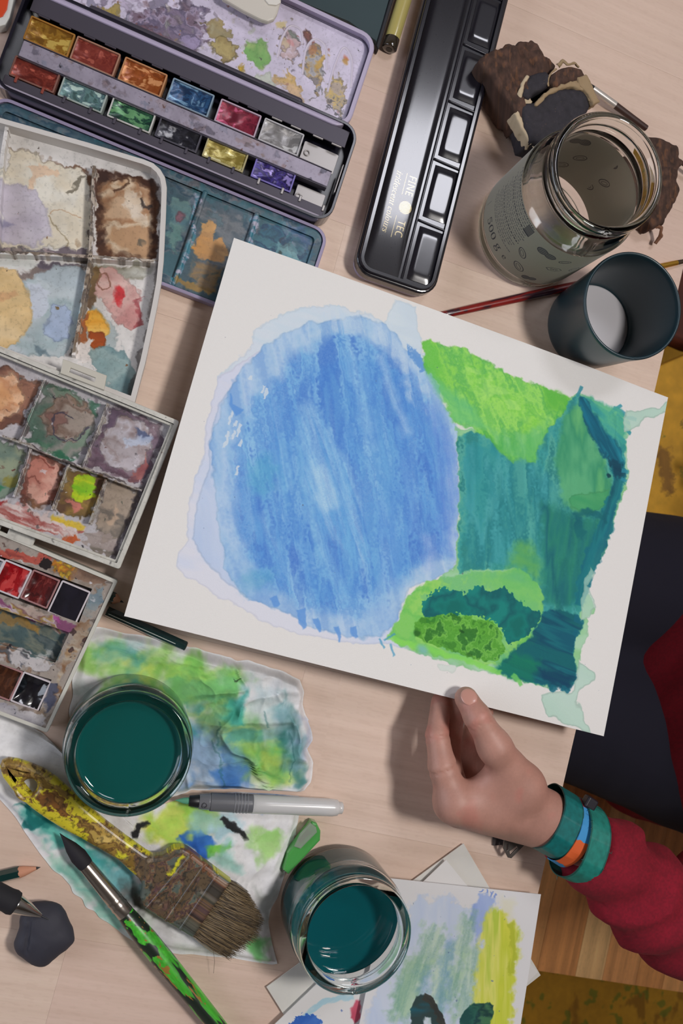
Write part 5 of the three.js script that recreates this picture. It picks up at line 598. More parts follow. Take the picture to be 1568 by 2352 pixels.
{
  const p0 = [-.0824,-.3226], T = thing('small_palette', 'white plastic palette edge with wet red orange paint beside the open tin', 'palette', [p0[0], 0, p0[1]]), L = a => a.map(p => [p[0] - p0[0], p[1] - p0[1]]).reverse();
  part(T, 'body', prism(L([[-.0986,-.3367],[-.068,-.3414],[-.0733,-.3138],[-.0757,-.3092],[-.0792,-.3076],[-.0983,-.3102]]), 0.0004, 0.008, 0.0006), std(196, 196, 192, 0.4)); part(T, 'paint_patch', prism(L([[-.0983,-.3308],[-.0724,-.3348],[-.0747,-.3184],[-.0771,-.3137],[-.0796,-.3123],[-.0982,-.315]]), 0.0075, 0.0086, 0.0004), phy(196, 70, 40, 0.2, { clearcoat: 0.6 }), 'wet red orange paint');
}

// ------------------------------------------------------------------ jars, water, cup
const glass = new THREE.MeshPhysicalMaterial({ color: 0xffffff, roughness: 0.02, transmission: 1, thickness: 0.01, ior: 1.48, attenuationColor: new THREE.Color(0.72, 0.86, 0.78), attenuationDistance: 0.05 });
function jarProfile(R, H, neck, rimR, t) { // closed outline: outside up, over the lip, inside down
  return [[0.0001, 0.002], [R * 0.7, 0.001], [R - 0.004, 0], [R - 0.0012, 0.0012], [R, 0.0045], [R, H * 0.66], [R - 0.0012, H * 0.74], [rimR - 0.0016, H * 0.82], [rimR - 0.0022, H * 0.85], [rimR - 0.0004, H * 0.868], [rimR - 0.0004, H * 0.888], [rimR - 0.0018, H * 0.905], [rimR - 0.0018, H * 0.925], [rimR - 0.0002, H * 0.945], [rimR - 0.0006, H * 0.985], [rimR - 0.0018, H], [neck + 0.0012, H], [neck + 0.0002, H - 0.0012], [neck, H * 0.93], [neck - 0.0003, H * 0.85], [neck + 0.0006, H * 0.8], [R - t - 0.001, H * 0.72], [R - t, H * 0.64], [R - t, 0.009], [R - t - 0.003, 0.0058], [R * 0.5, 0.005], [0.0001, 0.0056]];
}
function jar(pos, R, H, neck, rimR, t, label, level, wl, wc) {
  const T = thing('glass_jar', label, 'jar', pos); const g = lathe(jarProfile(R, H, neck, rimR, t), 96); g.computeVertexNormals(); part(T, 'glass', g, glass);
  if (level) { const W = thing('paint_water', wl, 'water', [pos[0], pos[1] + 0.0054, pos[2]]), r = (level > H * 0.72 ? mix(R - t, neck, sm(H * 0.72, H * 0.82, level)) : R - t) + 0.0002, y = level - 0.0054; const p = [[0.0001, 0.0003], [R - t - 0.0035, 0.0006], [R - t + 0.0002, 0.004], [R - t + 0.0002, Math.min(y, H * 0.64 - 0.0054)], [r, y + 0.0016], [r - 0.0006, y + 0.0012], [r - 0.0016, y + 0.0004], [r - 0.003, y], [r - 0.006, y - 0.0001], [0.0001, y - 0.0001]]; const w = lathe(p, 96); w.computeVertexNormals(); part(W, 'liquid', w, wc); }
  return T;
}
const teal = phy(12, 78, 74, 0.03, { ior: 1.33, clearcoat: 0.6, clearcoatRoughness: 0.02 });
jar([-.0002,.055,.1218].map((v, i) => i === 1 ? 0.0035 : v), 0.0368, 0.0545, 0.0288, 0.0352, 0.0026, 'glass jar of green water standing on the stained paper towel', 0.046, 'cloudy green paint water in the jar on the paper towel', teal);
jar([.1309,.05,.2372].map((v, i) => i === 1 ? 0.0002 : v), 0.0365, 0.0545, 0.0288, 0.0352, 0.0026, 'glass jar of teal water standing partly on the painted cards', 0.028, 'cloudy teal paint water in the jar by the painted cards', phy(8, 78, 84, 0.03, { ior: 1.33, clearcoat: 0.6, clearcoatRoughness: 0.02 }));
{
  const pos = [0.271, 0.0002, -0.2132], R = 0.0402, H = 0.106, T = thing('large_glass_jar', 'tall empty glass jar with a printed paper label, standing by the bark', 'jar', pos);
  const pr = [[0.0001, 0.003], [R * 0.7, 0.002], [R - 0.005, 0], [R - 0.0015, 0.0015], [R, 0.006], [R, 0.074], [R - 0.0012, 0.08], [R - 0.0045, 0.0862], [0.0338, 0.0895], [0.0335, 0.091], [0.0362, 0.0928], [0.0362, 0.0942], [0.0345, 0.0955], [0.0345, 0.0985], [0.0368, 0.1], [0.0366, 0.104], [0.0352, H], [0.033, H], [0.0318, 0.1045], [0.0315, 0.09], [0.033, 0.0865], [R - 0.0045, 0.079], [R - 0.003, 0.073], [R - 0.003, 0.011], [R - 0.006, 0.0075], [R * 0.5, 0.0068], [0.0001, 0.0075]];
  const gg = lathe(pr, 112); gg.computeVertexNormals(); part(T, 'glass', gg, new THREE.MeshPhysicalMaterial({ color: 0xffffff, roughness: 0.02, transmission: 1, thickness: 0.01, ior: 1.48, attenuationColor: new THREE.Color(0.78, 0.84, 0.7), attenuationDistance: 0.05 }));
  const y0 = 0.0155, y1 = 0.0745, span = Math.PI * 2, rl = R + 0.0003, th0 = -0.905, CW = 2048, wid = span * rl, CH = Math.round(CW * (y1 - y0) / wid), S = CW / wid;
  const tx = canvasTex(CW, CH, c => {
    c.fillStyle = 'rgb(168,164,146)'; c.fillRect(0, 0, CW, CH); const r = rng(3); for (let k = 0; k < 3000; k++) { c.fillStyle = 'rgba(120,112,92,' + 0.12 * r() + ')'; c.fillRect(r() * CW, r() * CH, 2 + r() * 5, 2 + r() * 3); }
    const cx = CW / 2, X = m => cx + m * S, Y = m => CH - (m - y0) * S; c.strokeStyle = c.fillStyle = 'rgb(58,60,64)';
    // close rows of small print, too small to read
    for (let k = 0; k < 17; k++) { const y = Y(0.0725 - k * 0.0024), dark = k === 0 || k === 4 || k === 10; let x = X(-0.04 + 0.002 * (k % 3)); const xe = X(0.001 - 0.006 * (k > 10 ? 1 : 0) * ((k % 4) / 3)); c.fillStyle = dark ? 'rgb(50,52,58)' : 'rgb(92,92,92)'; while (x < xe) { const w = 3 + r() * 15; c.fillRect(x, y - 5 - 2 * r(), w, dark ? 8 : 6); x += w + 3 + r() * 4; } }
    c.fillStyle = 'rgb(50,52,58)'; c.fillRect(X(-0.004), Y(0.0715), 48, 74); for (let k = 0; k < 8; k++) { c.fillStyle = 'rgb(168,164,146)'; c.fillRect(X(-0.004) + k * 6, Y(0.0715) + 4, 2, 60); }
    c.fillStyle = 'rgb(48,50,54)'; c.font = '74px serif'; c.fillText('500 g', X(-0.0255), Y(0.0225)); c.font = '56px serif'; c.fillText('e', X(0.001), Y(0.0225)); c.fillRect(X(-0.036), Y(0.027), 2, 60);
    const nut = (x, y, l, w, a, hatch) => { c.save(); c.translate(X(x), Y(y)); c.rotate(a); c.lineWidth = 5; c.beginPath(); c.ellipse(-l * 0.26, 0, l * 0.3, w, 0, 0.5, 5.78); c.ellipse(l * 0.26, 0, l * 0.3, w * 0.9, 0, 3.64, 8.93); c.closePath(); if (hatch) { c.fillStyle = 'rgb(104,104,100)'; c.fill(); } c.stroke(); if (hatch) { c.lineWidth = 2; for (let k = -4; k <= 4; k++) { c.beginPath(); c.moveTo(k * l * 0.11, -w * 0.8); c.lineTo(k * l * 0.11 + 6, w * 0.8); c.stroke(); } } c.restore(); };
    const bean = (x, y, l, w, a) => { c.save(); c.translate(X(x), Y(y)); c.rotate(a); c.lineWidth = 5; c.beginPath(); c.ellipse(0, 0, l, w, 0, 0, 7); c.stroke(); c.beginPath(); c.ellipse(0, 2, l * 0.6, w * 0.45, 0, 0, 7); c.lineWidth = 3; c.stroke(); c.restore(); };
    for (const s of [0, 0.115, -0.115]) { nut(0.018 + s, 0.062, 100, 26, 0.15, 1); bean(0.008 + s, 0.045, 40, 20, 0.9); bean(0.032 + s, 0.061, 30, 16, -0.5); bean(0.014 + s, 0.029, 42, 24, 0.7); nut(0.026 + s, 0.0215, 70, 20, -0.2, 1); bean(0.046 + s, 0.047, 26, 26, 0.2); }
    c.lineWidth = 4; c.save(); c.translate(X(0.032), Y(0.046)); c.beginPath(); for (let k = 0; k < 7; k++) { const a = k / 6 * 6.2832; c.lineTo(44 * Math.cos(a), 24 * Math.sin(a)); } c.stroke(); c.font = 'bold 26px sans-serif'; c.textAlign = 'center'; c.fillText('eco', 0, 8); c.restore();
  });
  const lg = new THREE.CylinderGeometry(rl, rl, y1 - y0, 96, 1, true, th0 - span / 2, span); lg.translate(0, (y0 + y1) / 2, 0);
  part(T, 'paper_label', lg, new THREE.MeshPhysicalMaterial({ map: tx, roughness: 0.9, side: THREE.DoubleSide, transmission: 0.35, thickness: 0 }), 'grey beige printed paper label');
}
{
  const T = thing('cup', 'small dark teal ceramic cup beside the painting, pale liquid at the bottom', 'cup', [0.3148, 0.0002, -0.1486]);
  const g = lathe([[0.0001, 0.001], [0.026, 0.0008], [0.0285, 0], [0.0302, 0.0012], [0.0306, 0.004], [0.0318, 0.02], [0.0335, 0.045], [0.0352, 0.0585], [0.0351, 0.0604], [0.0341, 0.061], [0.0332, 0.0602], [0.0328, 0.057], [0.0312, 0.04], [0.0292, 0.012], [0.027, 0.0062], [0.0001, 0.0056]], 96); g.computeVertexNormals();
  part(T, 'body', g, phy(24, 48, 56, 0.42, { clearcoat: 0.35, clearcoatRoughness: 0.25 }));
  const W = thing('milky_liquid', 'shallow pale grey liquid at the bottom of the dark teal cup', 'liquid', [0.3148, 0.0056, -0.1486]); const w = lathe([[0.0001, 0.0001], [0.0268, 0.0004], [0.0287, 0.0032], [0.0268, 0.0038], [0.0001, 0.0038]], 64); w.computeVertexNormals(); part(W, 'surface', w, phy(184, 182, 186, 0.35));
}

// ------------------------------------------------------------------ paper towels
function starSheet(outline, centre, hfun, P, na = 200, nr = 70) {
  const n = outline.length, ray = a => { const dx = Math.cos(a), dz = Math.sin(a); let best = 0; for (let k = 0; k < n; k++) { const p = outline[k], q = outline[(k + 1) % n], ex = q[0] - p[0], ez = q[1] - p[1], wx = p[0] - centre[0], wz = p[1] - centre[1], D = dx * ez - dz * ex; if (Math.abs(D) < 1e-12) continue; const t = (wx * ez - wz * ex) / D, s = (wx * dz - wz * dx) / D; if (t > 0 && s >= -1e-6 && s <= 1 + 1e-6) best = Math.max(best, t); } return best; };
  const pos = [], idx = []; for (let i = 0; i <= na; i++) { const a = i / na * Math.PI * 2, R = ray(a); for (let j = 0; j <= nr; j++) { const f = Math.pow(j / nr, 0.8), rr = R * f * (1 + (f > 0.9 ? (f - 0.9) * 0.35 * (noise(a * 9, 3) - 0.5) : 0)), x = centre[0] + rr * Math.cos(a), z = centre[1] + rr * Math.sin(a), e = R * (1 - f); pos.push(x, hfun(x, z, e), z); } }
  for (let i = 0; i < na; i++) for (let j = 0; j < nr; j++) { const a = i * (nr + 1) + j, b = a + nr + 1; idx.push(a, b, a + 1, b, b + 1, a + 1); }
  const g = new THREE.BufferGeometry(); g.setAttribute('position', new THREE.Float32BufferAttribute(pos, 3)); g.setIndex(idx.reverse()); uvBox(g, P); g.computeVertexNormals(); const nn = g.attributes.normal; let up = 0; for (let i = 0; i < nn.count; i += 37) up += nn.getY(i); if (up < 0) { g.setIndex(Array.from(g.index.array).reverse()); g.computeVertexNormals(); }
  // closed underside, a little thickness
  const lo = g.clone(), lp = lo.attributes.position; for (let i = 0; i < lp.count; i++) lp.setY(i, Math.max(0.0002, lp.getY(i) - 0.0007)); lo.setIndex(Array.from(lo.index.array).reverse()); lo.computeVertexNormals(); return mergeGeometries([g, lo]);
}
const J1 = [-.0002,.1218];
const ridge = (x, z) => { const w = fbm(x * 40, z * 40, 2), a = 1 - Math.abs(2 * noise(x * 46 + w * 2.2, z * 46 + 3) - 1), b = 1 - Math.abs(2 * noise(x * 95 + 9 + w * 3, z * 95) - 1); return 1.5 * a * a * a + 0.55 * b * b * b - 0.6; };
{
  const P = new Paint(0.085 - 0.14, 0.05, 0.125, 0.175, 5200, [222, 222, 224]);
  const wet = (pts, c, a = 0.85, s = 1, soft = 0.005) => P.area(pts, { c, a: a * 0.92, soft: soft * 1.2, warp: 0.007, wf: 90, fl: 60, fc: 90, contrast: 2, seed: s });
  wet([[-.0292,.0662],[-.01,.0654],[.0109,.07],[.0268,.0732],[.0216,.0892],[.0006,.0884],[-.0252,.0874],[-.0316,.0793]], [[160, 204, 110], [140, 196, 90], [186, 216, 140]], 0.95, 1); wet([[-.0215,.0691],[.0004,.0684],[.0123,.0728],[.0057,.0806],[-.0125,.0786]], [[70, 160, 150], [90, 176, 160]], 0.8, 2, 0.006);
  wet([[.0084,.0807],[.0215,.0731],[.0376,.0736],[.0593,.0825],[.0704,.0911],[.0649,.1046],[.0404,.1062],[.027,.1029],[.0189,.0891]], [[120, 196, 76], [150, 208, 84], [104, 184, 90]], 0.95, 3); wet([[.0005,.0844],[.011,.0835],[.0124,.0902],[.0032,.0898]], [[206, 214, 90]], 0.8, 4); wet([[.0349,.0897],[.0539,.0905],[.0649,.0991],[.0485,.1066],[.035,.1006]], [[96, 180, 140], [130, 196, 130]], 0.7, 5);
  wet([[.0377,.1061],[.0594,.1044],[.0815,.1136],[.0928,.128],[.1013,.1478],[.0816,.1549],[.0595,.1398],[.0405,.1252]], [[110, 176, 100], [140, 190, 110], [70, 160, 130]], 0.85, 6); wet([[.0594,.1016],[.0732,.0995],[.076,.1133],[.0705,.124],[.0595,.118]], [[50, 164, 150], [70, 176, 170]], 0.85, 7, 0.003); wet([[.0351,.1222],[.0595,.1262],[.0705,.1459],[.0651,.1592],[.0353,.1559],[.0325,.1382]], [[110, 160, 200], [90, 140, 196], [136, 170, 206]], 0.9, 8); wet([[.0541,.1463],[.0705,.1446],[.0761,.1545],[.0651,.1598],[.0541,.1571]], [[50, 106, 184], [70, 124, 190]], 0.85, 9, 0.003);
  wet([[.076,.1271],[.0956,.1364],[.1013,.1506],[.0872,.158],[.0733,.1543]], [[150, 196, 84], [120, 190, 90], [170, 204, 90]], 0.85, 10); wet([[.0927,.0975],[.1041,.1175],[.107,.1426],[.1098,.1595],[.0985,.1615],[.0956,.142],[.0928,.1169]], [[56, 128, 130], [80, 140, 150], [40, 110, 110]], 0.8, 11, 0.004); wet([[.0704,.0911],[.0927,.0975],[.0984,.1172],[.0872,.1277],[.0732,.1132]], [[190, 206, 206], [170, 196, 204]], 0.7, 12); wet([[.1055,.1148],[.1127,.129],[.1098,.1428],[.1069,.1315]], [[160, 172, 206]], 0.7, 13); wet([[-.0353,.087],[-.0098,.0893],[.0085,.0994],[.0007,.1071],[-.0353,.0975]], [[176, 196, 190], [120, 160, 150]], 0.6, 14); wet([[.0217,.1107],[.0377,.1142],[.0405,.1279],[.0324,.1247]], [[60, 160, 150]], 0.8, 15);
  for (const l of [[[.0545,.1164],[.0546,.1259],[.054,.1313]], [[.05,.1284],[.0554,.1396],[.0568,.1505],[.0582,.1593]], [[.0829,.1109],[.0849,.122]], [[.0984,.1255],[.1018,.1423],[.0996,.156]]]) P.line(l, 0.0006, { c: [[40, 100, 100]], a: 0.4, soft: 0.0006, warp: 0.0012 }); P.line([[.064,.0911],[.0673,.0899]], 0.0005, { c: [[30, 34, 30]], a: 0.9 });
  const out = [[-.0354,.1086],[-.0325,.0823],[-.0281,.0618],[-.0199,.0567],[.0004,.0607],[.0323,.0689],[.0596,.078],[.0735,.0806],[.0853,.0838],[.096,.0884],[.1075,.0936],[.1109,.1016],[.1104,.11],[.1138,.1214],[.1156,.1327],[.1115,.1386],[.1156,.1467],[.1139,.1606],[.1104,.1665],[.0962,.1644],[.071,.1613],[.0382,.1604],[.0089,.167],[-.0249,.1487]], h = (x, z, e) => { const d = Math.hypot(x - J1[0], z - J1[1]), r = 0.5 + 0.5 * ridge(x, z), f = sm(0.036, 0.06, d); return 0.0012 + sm(0, 0.006, e) * (0.0018 + f * (0.0045 * fbm(x * 30, z * 30, 2) + 0.0085 * Math.max(0, r) * sm(-0.01, 0.11, x + 0.03) + 0.0022 * fbm(x * 190, z * 190, 3))); };
  const m = finish(new THREE.Mesh(starSheet(out, [.0379,.1201], h, P, 260, 110), new THREE.MeshPhysicalMaterial({ map: P.bleed(0.0003, 0.02).tex(), roughness: 0.95, sheen: 0.2 }))); m.name = numbered('paper_towel'); m.userData = { label: 'crumpled paper towel soaked with green and blue paint below the painting', category: 'paper towel', group: 'used paper towels' }; scene.add(m);
}
{
  const P = new Paint(-0.1, 0.09, 0.125, 0.275, 4600, [222, 221, 222]);
  const wet = (pts, c, a = 0.85, s = 1, soft = 0.004) => P.area(pts, { c, a, soft, warp: 0.005, wf: 120, fl: 50, fc: 70, contrast: 1.6, seed: s });
  wet([[-.0635,.1614],[-.0474,.1678],[-.0271,.185],[-.0091,.2023],[-.0167,.2069],[-.0371,.192],[-.0522,.1804],[-.0597,.172]], [[60, 160, 150], [90, 180, 164], [40, 140, 136]], 0.9, 1); wet([[-.0647,.1626],[-.0549,.1633],[-.0461,.1718],[-.056,.1736]], [[14, 106, 104]], 0.9, 2, 0.002); wet([[-.0522,.1856],[-.0244,.2062],[-.0011,.2347],[.0094,.2517],[-.0036,.245],[-.0243,.2245],[-.0446,.2018]], [[170, 210, 190], [120, 190, 170], [190, 216, 200]], 0.85, 3); wet([[-.0245,.1905],[.0013,.2059],[.004,.222],[-.0141,.215]], [[70, 160, 170], [100, 176, 170]], 0.7, 4);
  wet([[.0063,.1745],[.0274,.168],[.0489,.1696],[.0599,.1785],[.0463,.1883],[.0275,.1948],[.009,.188]], [[206, 206, 70], [170, 204, 80], [190, 206, 90]], 0.95, 5); wet([[.0274,.168],[.0489,.1682],[.0544,.1781],[.0382,.1809]], [[150, 204, 80]], 0.8, 6); wet([[.0315,.1871],[.0463,.1829],[.0545,.193],[.0491,.2007],[.0356,.1955]], [[30, 84, 176], [50, 110, 190]], 0.95, 7, 0.002); wet([[.0408,.1717],[.0654,.1762],[.0709,.1848],[.0545,.1917],[.0382,.1823]], [[120, 180, 200], [150, 196, 206]], 0.7, 8); wet([[.0463,.191],[.0599,.1908],[.0613,.1963],[.0491,.1994]], [[110, 190, 60]], 0.9, 9, 0.002); wet([[.049,.1966],[.0654,.1967],[.071,.2094],[.0545,.2066]], [[130, 190, 180]], 0.7, 10);
  wet([[.0765,.1852],[.0932,.1879],[.0933,.2003],[.0821,.2049],[.0737,.1932]], [[150, 206, 110], [170, 210, 130]], 0.9, 11); wet([[.0739,.2505],[.085,.2544],[.0878,.2711],[.0767,.2672],[.0711,.2611]], [[110, 200, 110], [150, 210, 140]], 0.9, 12); wet([[.0793,.2238],[.0933,.2279],[.0878,.2493],[.0822,.2459]], [[150, 156, 150]], 0.6, 13); wet([[-.0038,.2107],[.0092,.2225],[.0067,.2355],[-.0038,.2239]], [[60, 60, 58]], 0.7, 14); wet([[.1102,.1712],[.0932,.1672],[.0435,.1637],[.0462,.1694],[.082,.1719]], [[120, 150, 200], [60, 110, 180]], 0.6, 15);
  P.line([[.0129,.1776],[.0064,.1798],[.0033,.1848],[.0012,.186]], [0.001, 0.002, 0.003, 0.001], { c: [[30, 30, 34]], a: 0.95, soft: 0.0008, warp: 0.001 }); P.line([[.0558,.1768],[.0626,.1828],[.0695,.188],[.0715,.1917]], [0.001, 0.003, 0.002, 0.001], { c: [[34, 34, 36]], a: 0.95, soft: 0.0008, warp: 0.001 }); P.line([[.0462,.168],[.0599,.1703],[.0709,.1711]], 0.0012, { c: [[20, 50, 150]], a: 0.8, soft: 0.0008 });
  const out = [[-.09,.1036],[-.0754,.1074],[-.0605,.1141],[-.0454,.1241],[-.0351,.1457],[.009,.1705],[.0382,.1645],[.06,.1633],[.0879,.1658],[.1106,.169],[.1078,.1856],[.1015,.2045],[.0951,.2233],[.0867,.2473],[.0887,.2612],[.0921,.2742],[.0714,.2691],[.036,.2624],[.0121,.256],[-.001,.2467],[-.023,.2281],[-.0392,.2082],[-.0518,.1915],[-.0634,.1739],[-.0749,.1576],[-.0896,.1422]];
  const h = (x, z, e) => { const d = Math.hypot(x - J1[0], z - J1[1]), r = 0.5 + 0.5 * ridge(x + 0.3, z); return 0.0006 + sm(0, 0.006, e) * (0.0006 + sm(0.036, 0.05, d) * sm(0, 0.01, e) * (0.0026 * fbm(x * 36 + 4, z * 36, 2) + 0.0048 * Math.max(0, r) * sm(0.0, 0.09, x) + 0.001 * fbm(x * 190, z * 190, 3))); };
  const m = finish(new THREE.Mesh(starSheet(out, [.0143,.1937], h, P, 260, 110), new THREE.MeshPhysicalMaterial({ map: P.bleed(0.0003, 0.02).tex(), roughness: 0.95, sheen: 0.2 }))); m.name = numbered('paper_towel'); m.userData = { label: 'flatter white paper towel under the brushes, blotted yellow, blue and black', category: 'paper towel', group: 'used paper towels' }; scene.add(m);
}

// ------------------------------------------------------------------ flat yellow brush
const { FontLoader } = await import('three/addons/loaders/FontLoader.js'), { TextGeometry } = await import('three/addons/geometries/TextGeometry.js');
const font = await new FontLoader().loadAsync('fonts/droid/droid_sans_bold.typeface.json');
{
  const FB = [[-.0686,.004,.1358],-.6793], T = thing('flat_paint_brush', 'wide flat brush with a yellow handle smeared gold and a paint caked ferrule', 'brush', FB[0], FB[1]);
  const P = new Paint(-0.012, -0.035, 0.14, 0.035, 5200, [204, 190, 44]);
  const gb = { c: [[120, 92, 40], [150, 120, 56], [96, 66, 34], [176, 146, 76]], a: 0.95, soft: 0.0006, warp: 0.0028, wf: 300, fl: 120, fc: 200, contrast: 2.4 };
  P.area([[-.0102,-.0011],[.0027,-.0081],[.0165,-.0105],[.0361,-.0099],[.0438,-.0065],[.0285,-.0036],[.0144,-.0015],[.0049,.0021],[-.0009,.0046],[-.0014,.0096]], gb); P.area([[.0235,-.0001],[.0305,-.005],[.0433,-.0031],[.0472,.0036],[.0395,.0059],[.0302,.0061]], { ...gb, c: [[120, 76, 34], [90, 56, 30], [150, 110, 56]], seed: 3 }); P.area([[.0466,.0009],[.0654,-.0058],[.0846,-.0064],[.1033,-.0018],[.1058,.0075],[.0789,.0068],[.0591,.0063]], { ...gb, seed: 5 }); P.area([[.0591,-.0015],[.0758,-.0051],[.0711,.0012]], { ...gb, c: [[206, 176, 100], [176, 140, 60]], seed: 6 }); for (let k = 0; k < 16; k++) { const t = k / 16 * 6.283, c = [[.0166,.0019]][0]; P.ell(c[0] + 0.0062 * Math.cos(t), c[1] + 0.0062 * Math.sin(t), 0.0022, 0.0012, t + 1.57, { ...gb, seed: k }); }
  P.area([[.0796,.0017],[.0866,.0001],[.0894,.0035],[.0844,.0047]], { c: [[206, 200, 50]], a: 0.95, warp: 0.001 }); P.area([[.0789,-.0072],[.0875,-.0068],[.0918,-.0056],[.0843,-.0046]], { c: [[206, 200, 50]], a: 0.95, warp: 0.001 });
  const fc = [[92, 76, 56], [60, 56, 50], [110, 84, 56], [78, 58, 60], [126, 100, 70], [84, 92, 84]];
  P.area([[.0889,-.0031],[.101,-.0065],[.1077,-.0189],[.115,-.0224],[.1498,-.0218],[.1543,-.0121],[.1517,.0185],[.1165,.0206],[.1032,.0123]], { c: fc, a: 1, warp: 0.0015, soft: 0.0006, fl: 90, fc: 160, dir: 1.57, contrast: 2.6 }); mess(P, [0.085, -0.02, 0.14, 0.02], [[60, 52, 48], [120, 90, 60], [150, 120, 80], [88, 60, 66], [70, 84, 76], [160, 150, 140]], 90, 7, 0.0006, 0.003, 0.8); P.line([[.1154,-.0178],[.1152,-.0098],[.1141,-.0049]], 0.0012, { c: [[200, 196, 40]], a: 0.95, warp: 0.001 }); P.line([[.1159,-.0213],[.1314,-.0191],[.1492,-.0183]], 0.0018, { c: [[150, 90, 50], [120, 76, 50]], a: 0.8, warp: 0.0015 }); P.area([[.1353,-.0185],[.1487,-.0211],[.1515,-.0134],[.1425,-.0138]], { c: [[170, 160, 150], [130, 116, 100]], a: 0.8, warp: 0.002, wf: 500 });
  const m = phy(255, 255, 255, 0.42, { map: P.bleed(0.0007, 0.3).tex(), clearcoat: 0.4, clearcoatRoughness: 0.3 }); m.color.set(0xffffff);
  const hole = []; { const c = [[.0166,.0019]][0]; for (let k = 0; k < 20; k++) { const t = -k / 20 * 6.283; hole.push([c[0] + 0.0042 * Math.cos(t), c[1] + 0.0042 * Math.sin(t)]); } }
  const out = [[-.0046,.0027],[-.0057,-.0009],[-.0038,-.0038],[.001,-.0063],[.0086,-.0086],[.0163,-.0103],[.026,-.0106],[.0361,-.0096],[.0505,-.008],[.0661,-.0069],[.0811,-.0065],[.0958,-.0065],[.1037,-.0074],[.1091,.0115],[.1029,.0088],[.0947,.008],[.0862,.0069],[.0734,.008],[.0601,.0091],[.0467,.0108],[.0342,.0114],[.0262,.0113],[.0182,.0107],[.0092,.009],[.0011,.0066]];
  const hg = prism(out.slice().reverse(), 0.003, 0.0128, 0.0042, [hole], 6); part(T, 'handle', uvBox(hg, P), m);
  const fo = [[.0967,-.0036],[.1053,-.0104],[.1083,-.0181],[.1125,-.0213],[.1168,-.0219],[.1501,-.0214],[.152,.018],[.1164,.02],[.1107,.0167],[.1066,.0101]]; part(T, 'ferrule', uvBox(prism(fo.slice().reverse(), 0.0025, 0.0138, 0.003, [], 5), P), m);
  for (const l of [[[.1192,-.0214],[.1173,.0191]], [[.1297,-.0211],[.1315,.0185]], [[.1399,-.0213],[.1419,.018]]]) part(T, 'ferrule_band', uvBox(limb([[l[0][0], 0.0132, l[0][1], 0.0011], [(l[0][0] + l[1][0]) / 2, 0.0136, (l[0][1] + l[1][1]) / 2, 0.0011], [l[1][0], 0.0132, l[1][1], 0.0011]], 8, 8), P), m);
  const tg = new TextGeometry('40', { font, size: 0.0055, depth: 0.0006, curveSegments: 3 }); tg.rotateX(-Math.PI / 2); tg.rotateY(1.15); { const c = [[.1317,.0097]][0]; tg.translate(c[0] - 0.003, 0.0136, c[1] + 0.002); } part(T, 'size_mark', uvBox(tg, P), m);
  // hair
  const r = rng(15), b0 = [[.1495,-.0197]][0], b1 = [[.1507,.0173]][0], e = [[[.1662,-.0206]][0], [[.1836,-.0138]][0], [[.1879,-.0007]][0], [[.1814,.017]][0]], parts = [[], [], []];
  const tipAt = f => { const k = f * 3, i = Math.min(2, Math.floor(k)), t = k - i; return [mix(e[i][0], e[i + 1][0], t), mix(e[i][1], e[i + 1][1], t)]; };
  for (let k = 0; k < 1500; k++) { const f = r(), h = r(), s = [mix(b0[0], b1[0], f), mix(b0[1], b1[1], f)], tp = tipAt(Math.min(1, Math.max(0, f + (r() - 0.5) * 0.1))), l = 0.82 + 0.2 * r(), y0 = 0.004 + h * 0.008, y1 = 0.0035 + h * 0.0075, bend = (r() - 0.5) * 0.003; const ex = mix(s[0], tp[0], l), ez = mix(s[1], tp[1], l); const g = limb([[s[0] - 0.003, y0, s[1], 0.00022], [mix(s[0], ex, 0.5) + bend, (y0 + y1) / 2 + 0.0012 * r(), mix(s[1], ez, 0.5) + bend, 0.0002], [ex, y1, ez, 0.00006]], 3, 2, 1, false); parts[k % 3].push(g); }
  const hc = [std(92, 76, 52, 0.5), std(128, 108, 76, 0.45), std(64, 52, 38, 0.5)]; parts.forEach((p, i) => { const q = part(T, 'bristles', merge(p), hc[i]); q.userData.kind = 'stuff'; });
  part(T, 'bristle_core', prism([[[.1499,-.0174]][0], [[.164,-.0172]][0], [[.1778,-.011]][0], [[.1816,-.0007]][0], [[.1751,.0135]][0], [[.1511,.0152]][0]].reverse(), 0.0035, 0.0095, 0.002, [], 3), std(58, 48, 36, 0.8));
  part(T, 'stray_hair', limb([[.1672,.0173],[.1744,.0236],[.1803,.0313]].map((p, i) => [p[0], [0.006, 0.004, 0.001][i], p[1], 0.0001]), 4, 5), hc[2]);
}
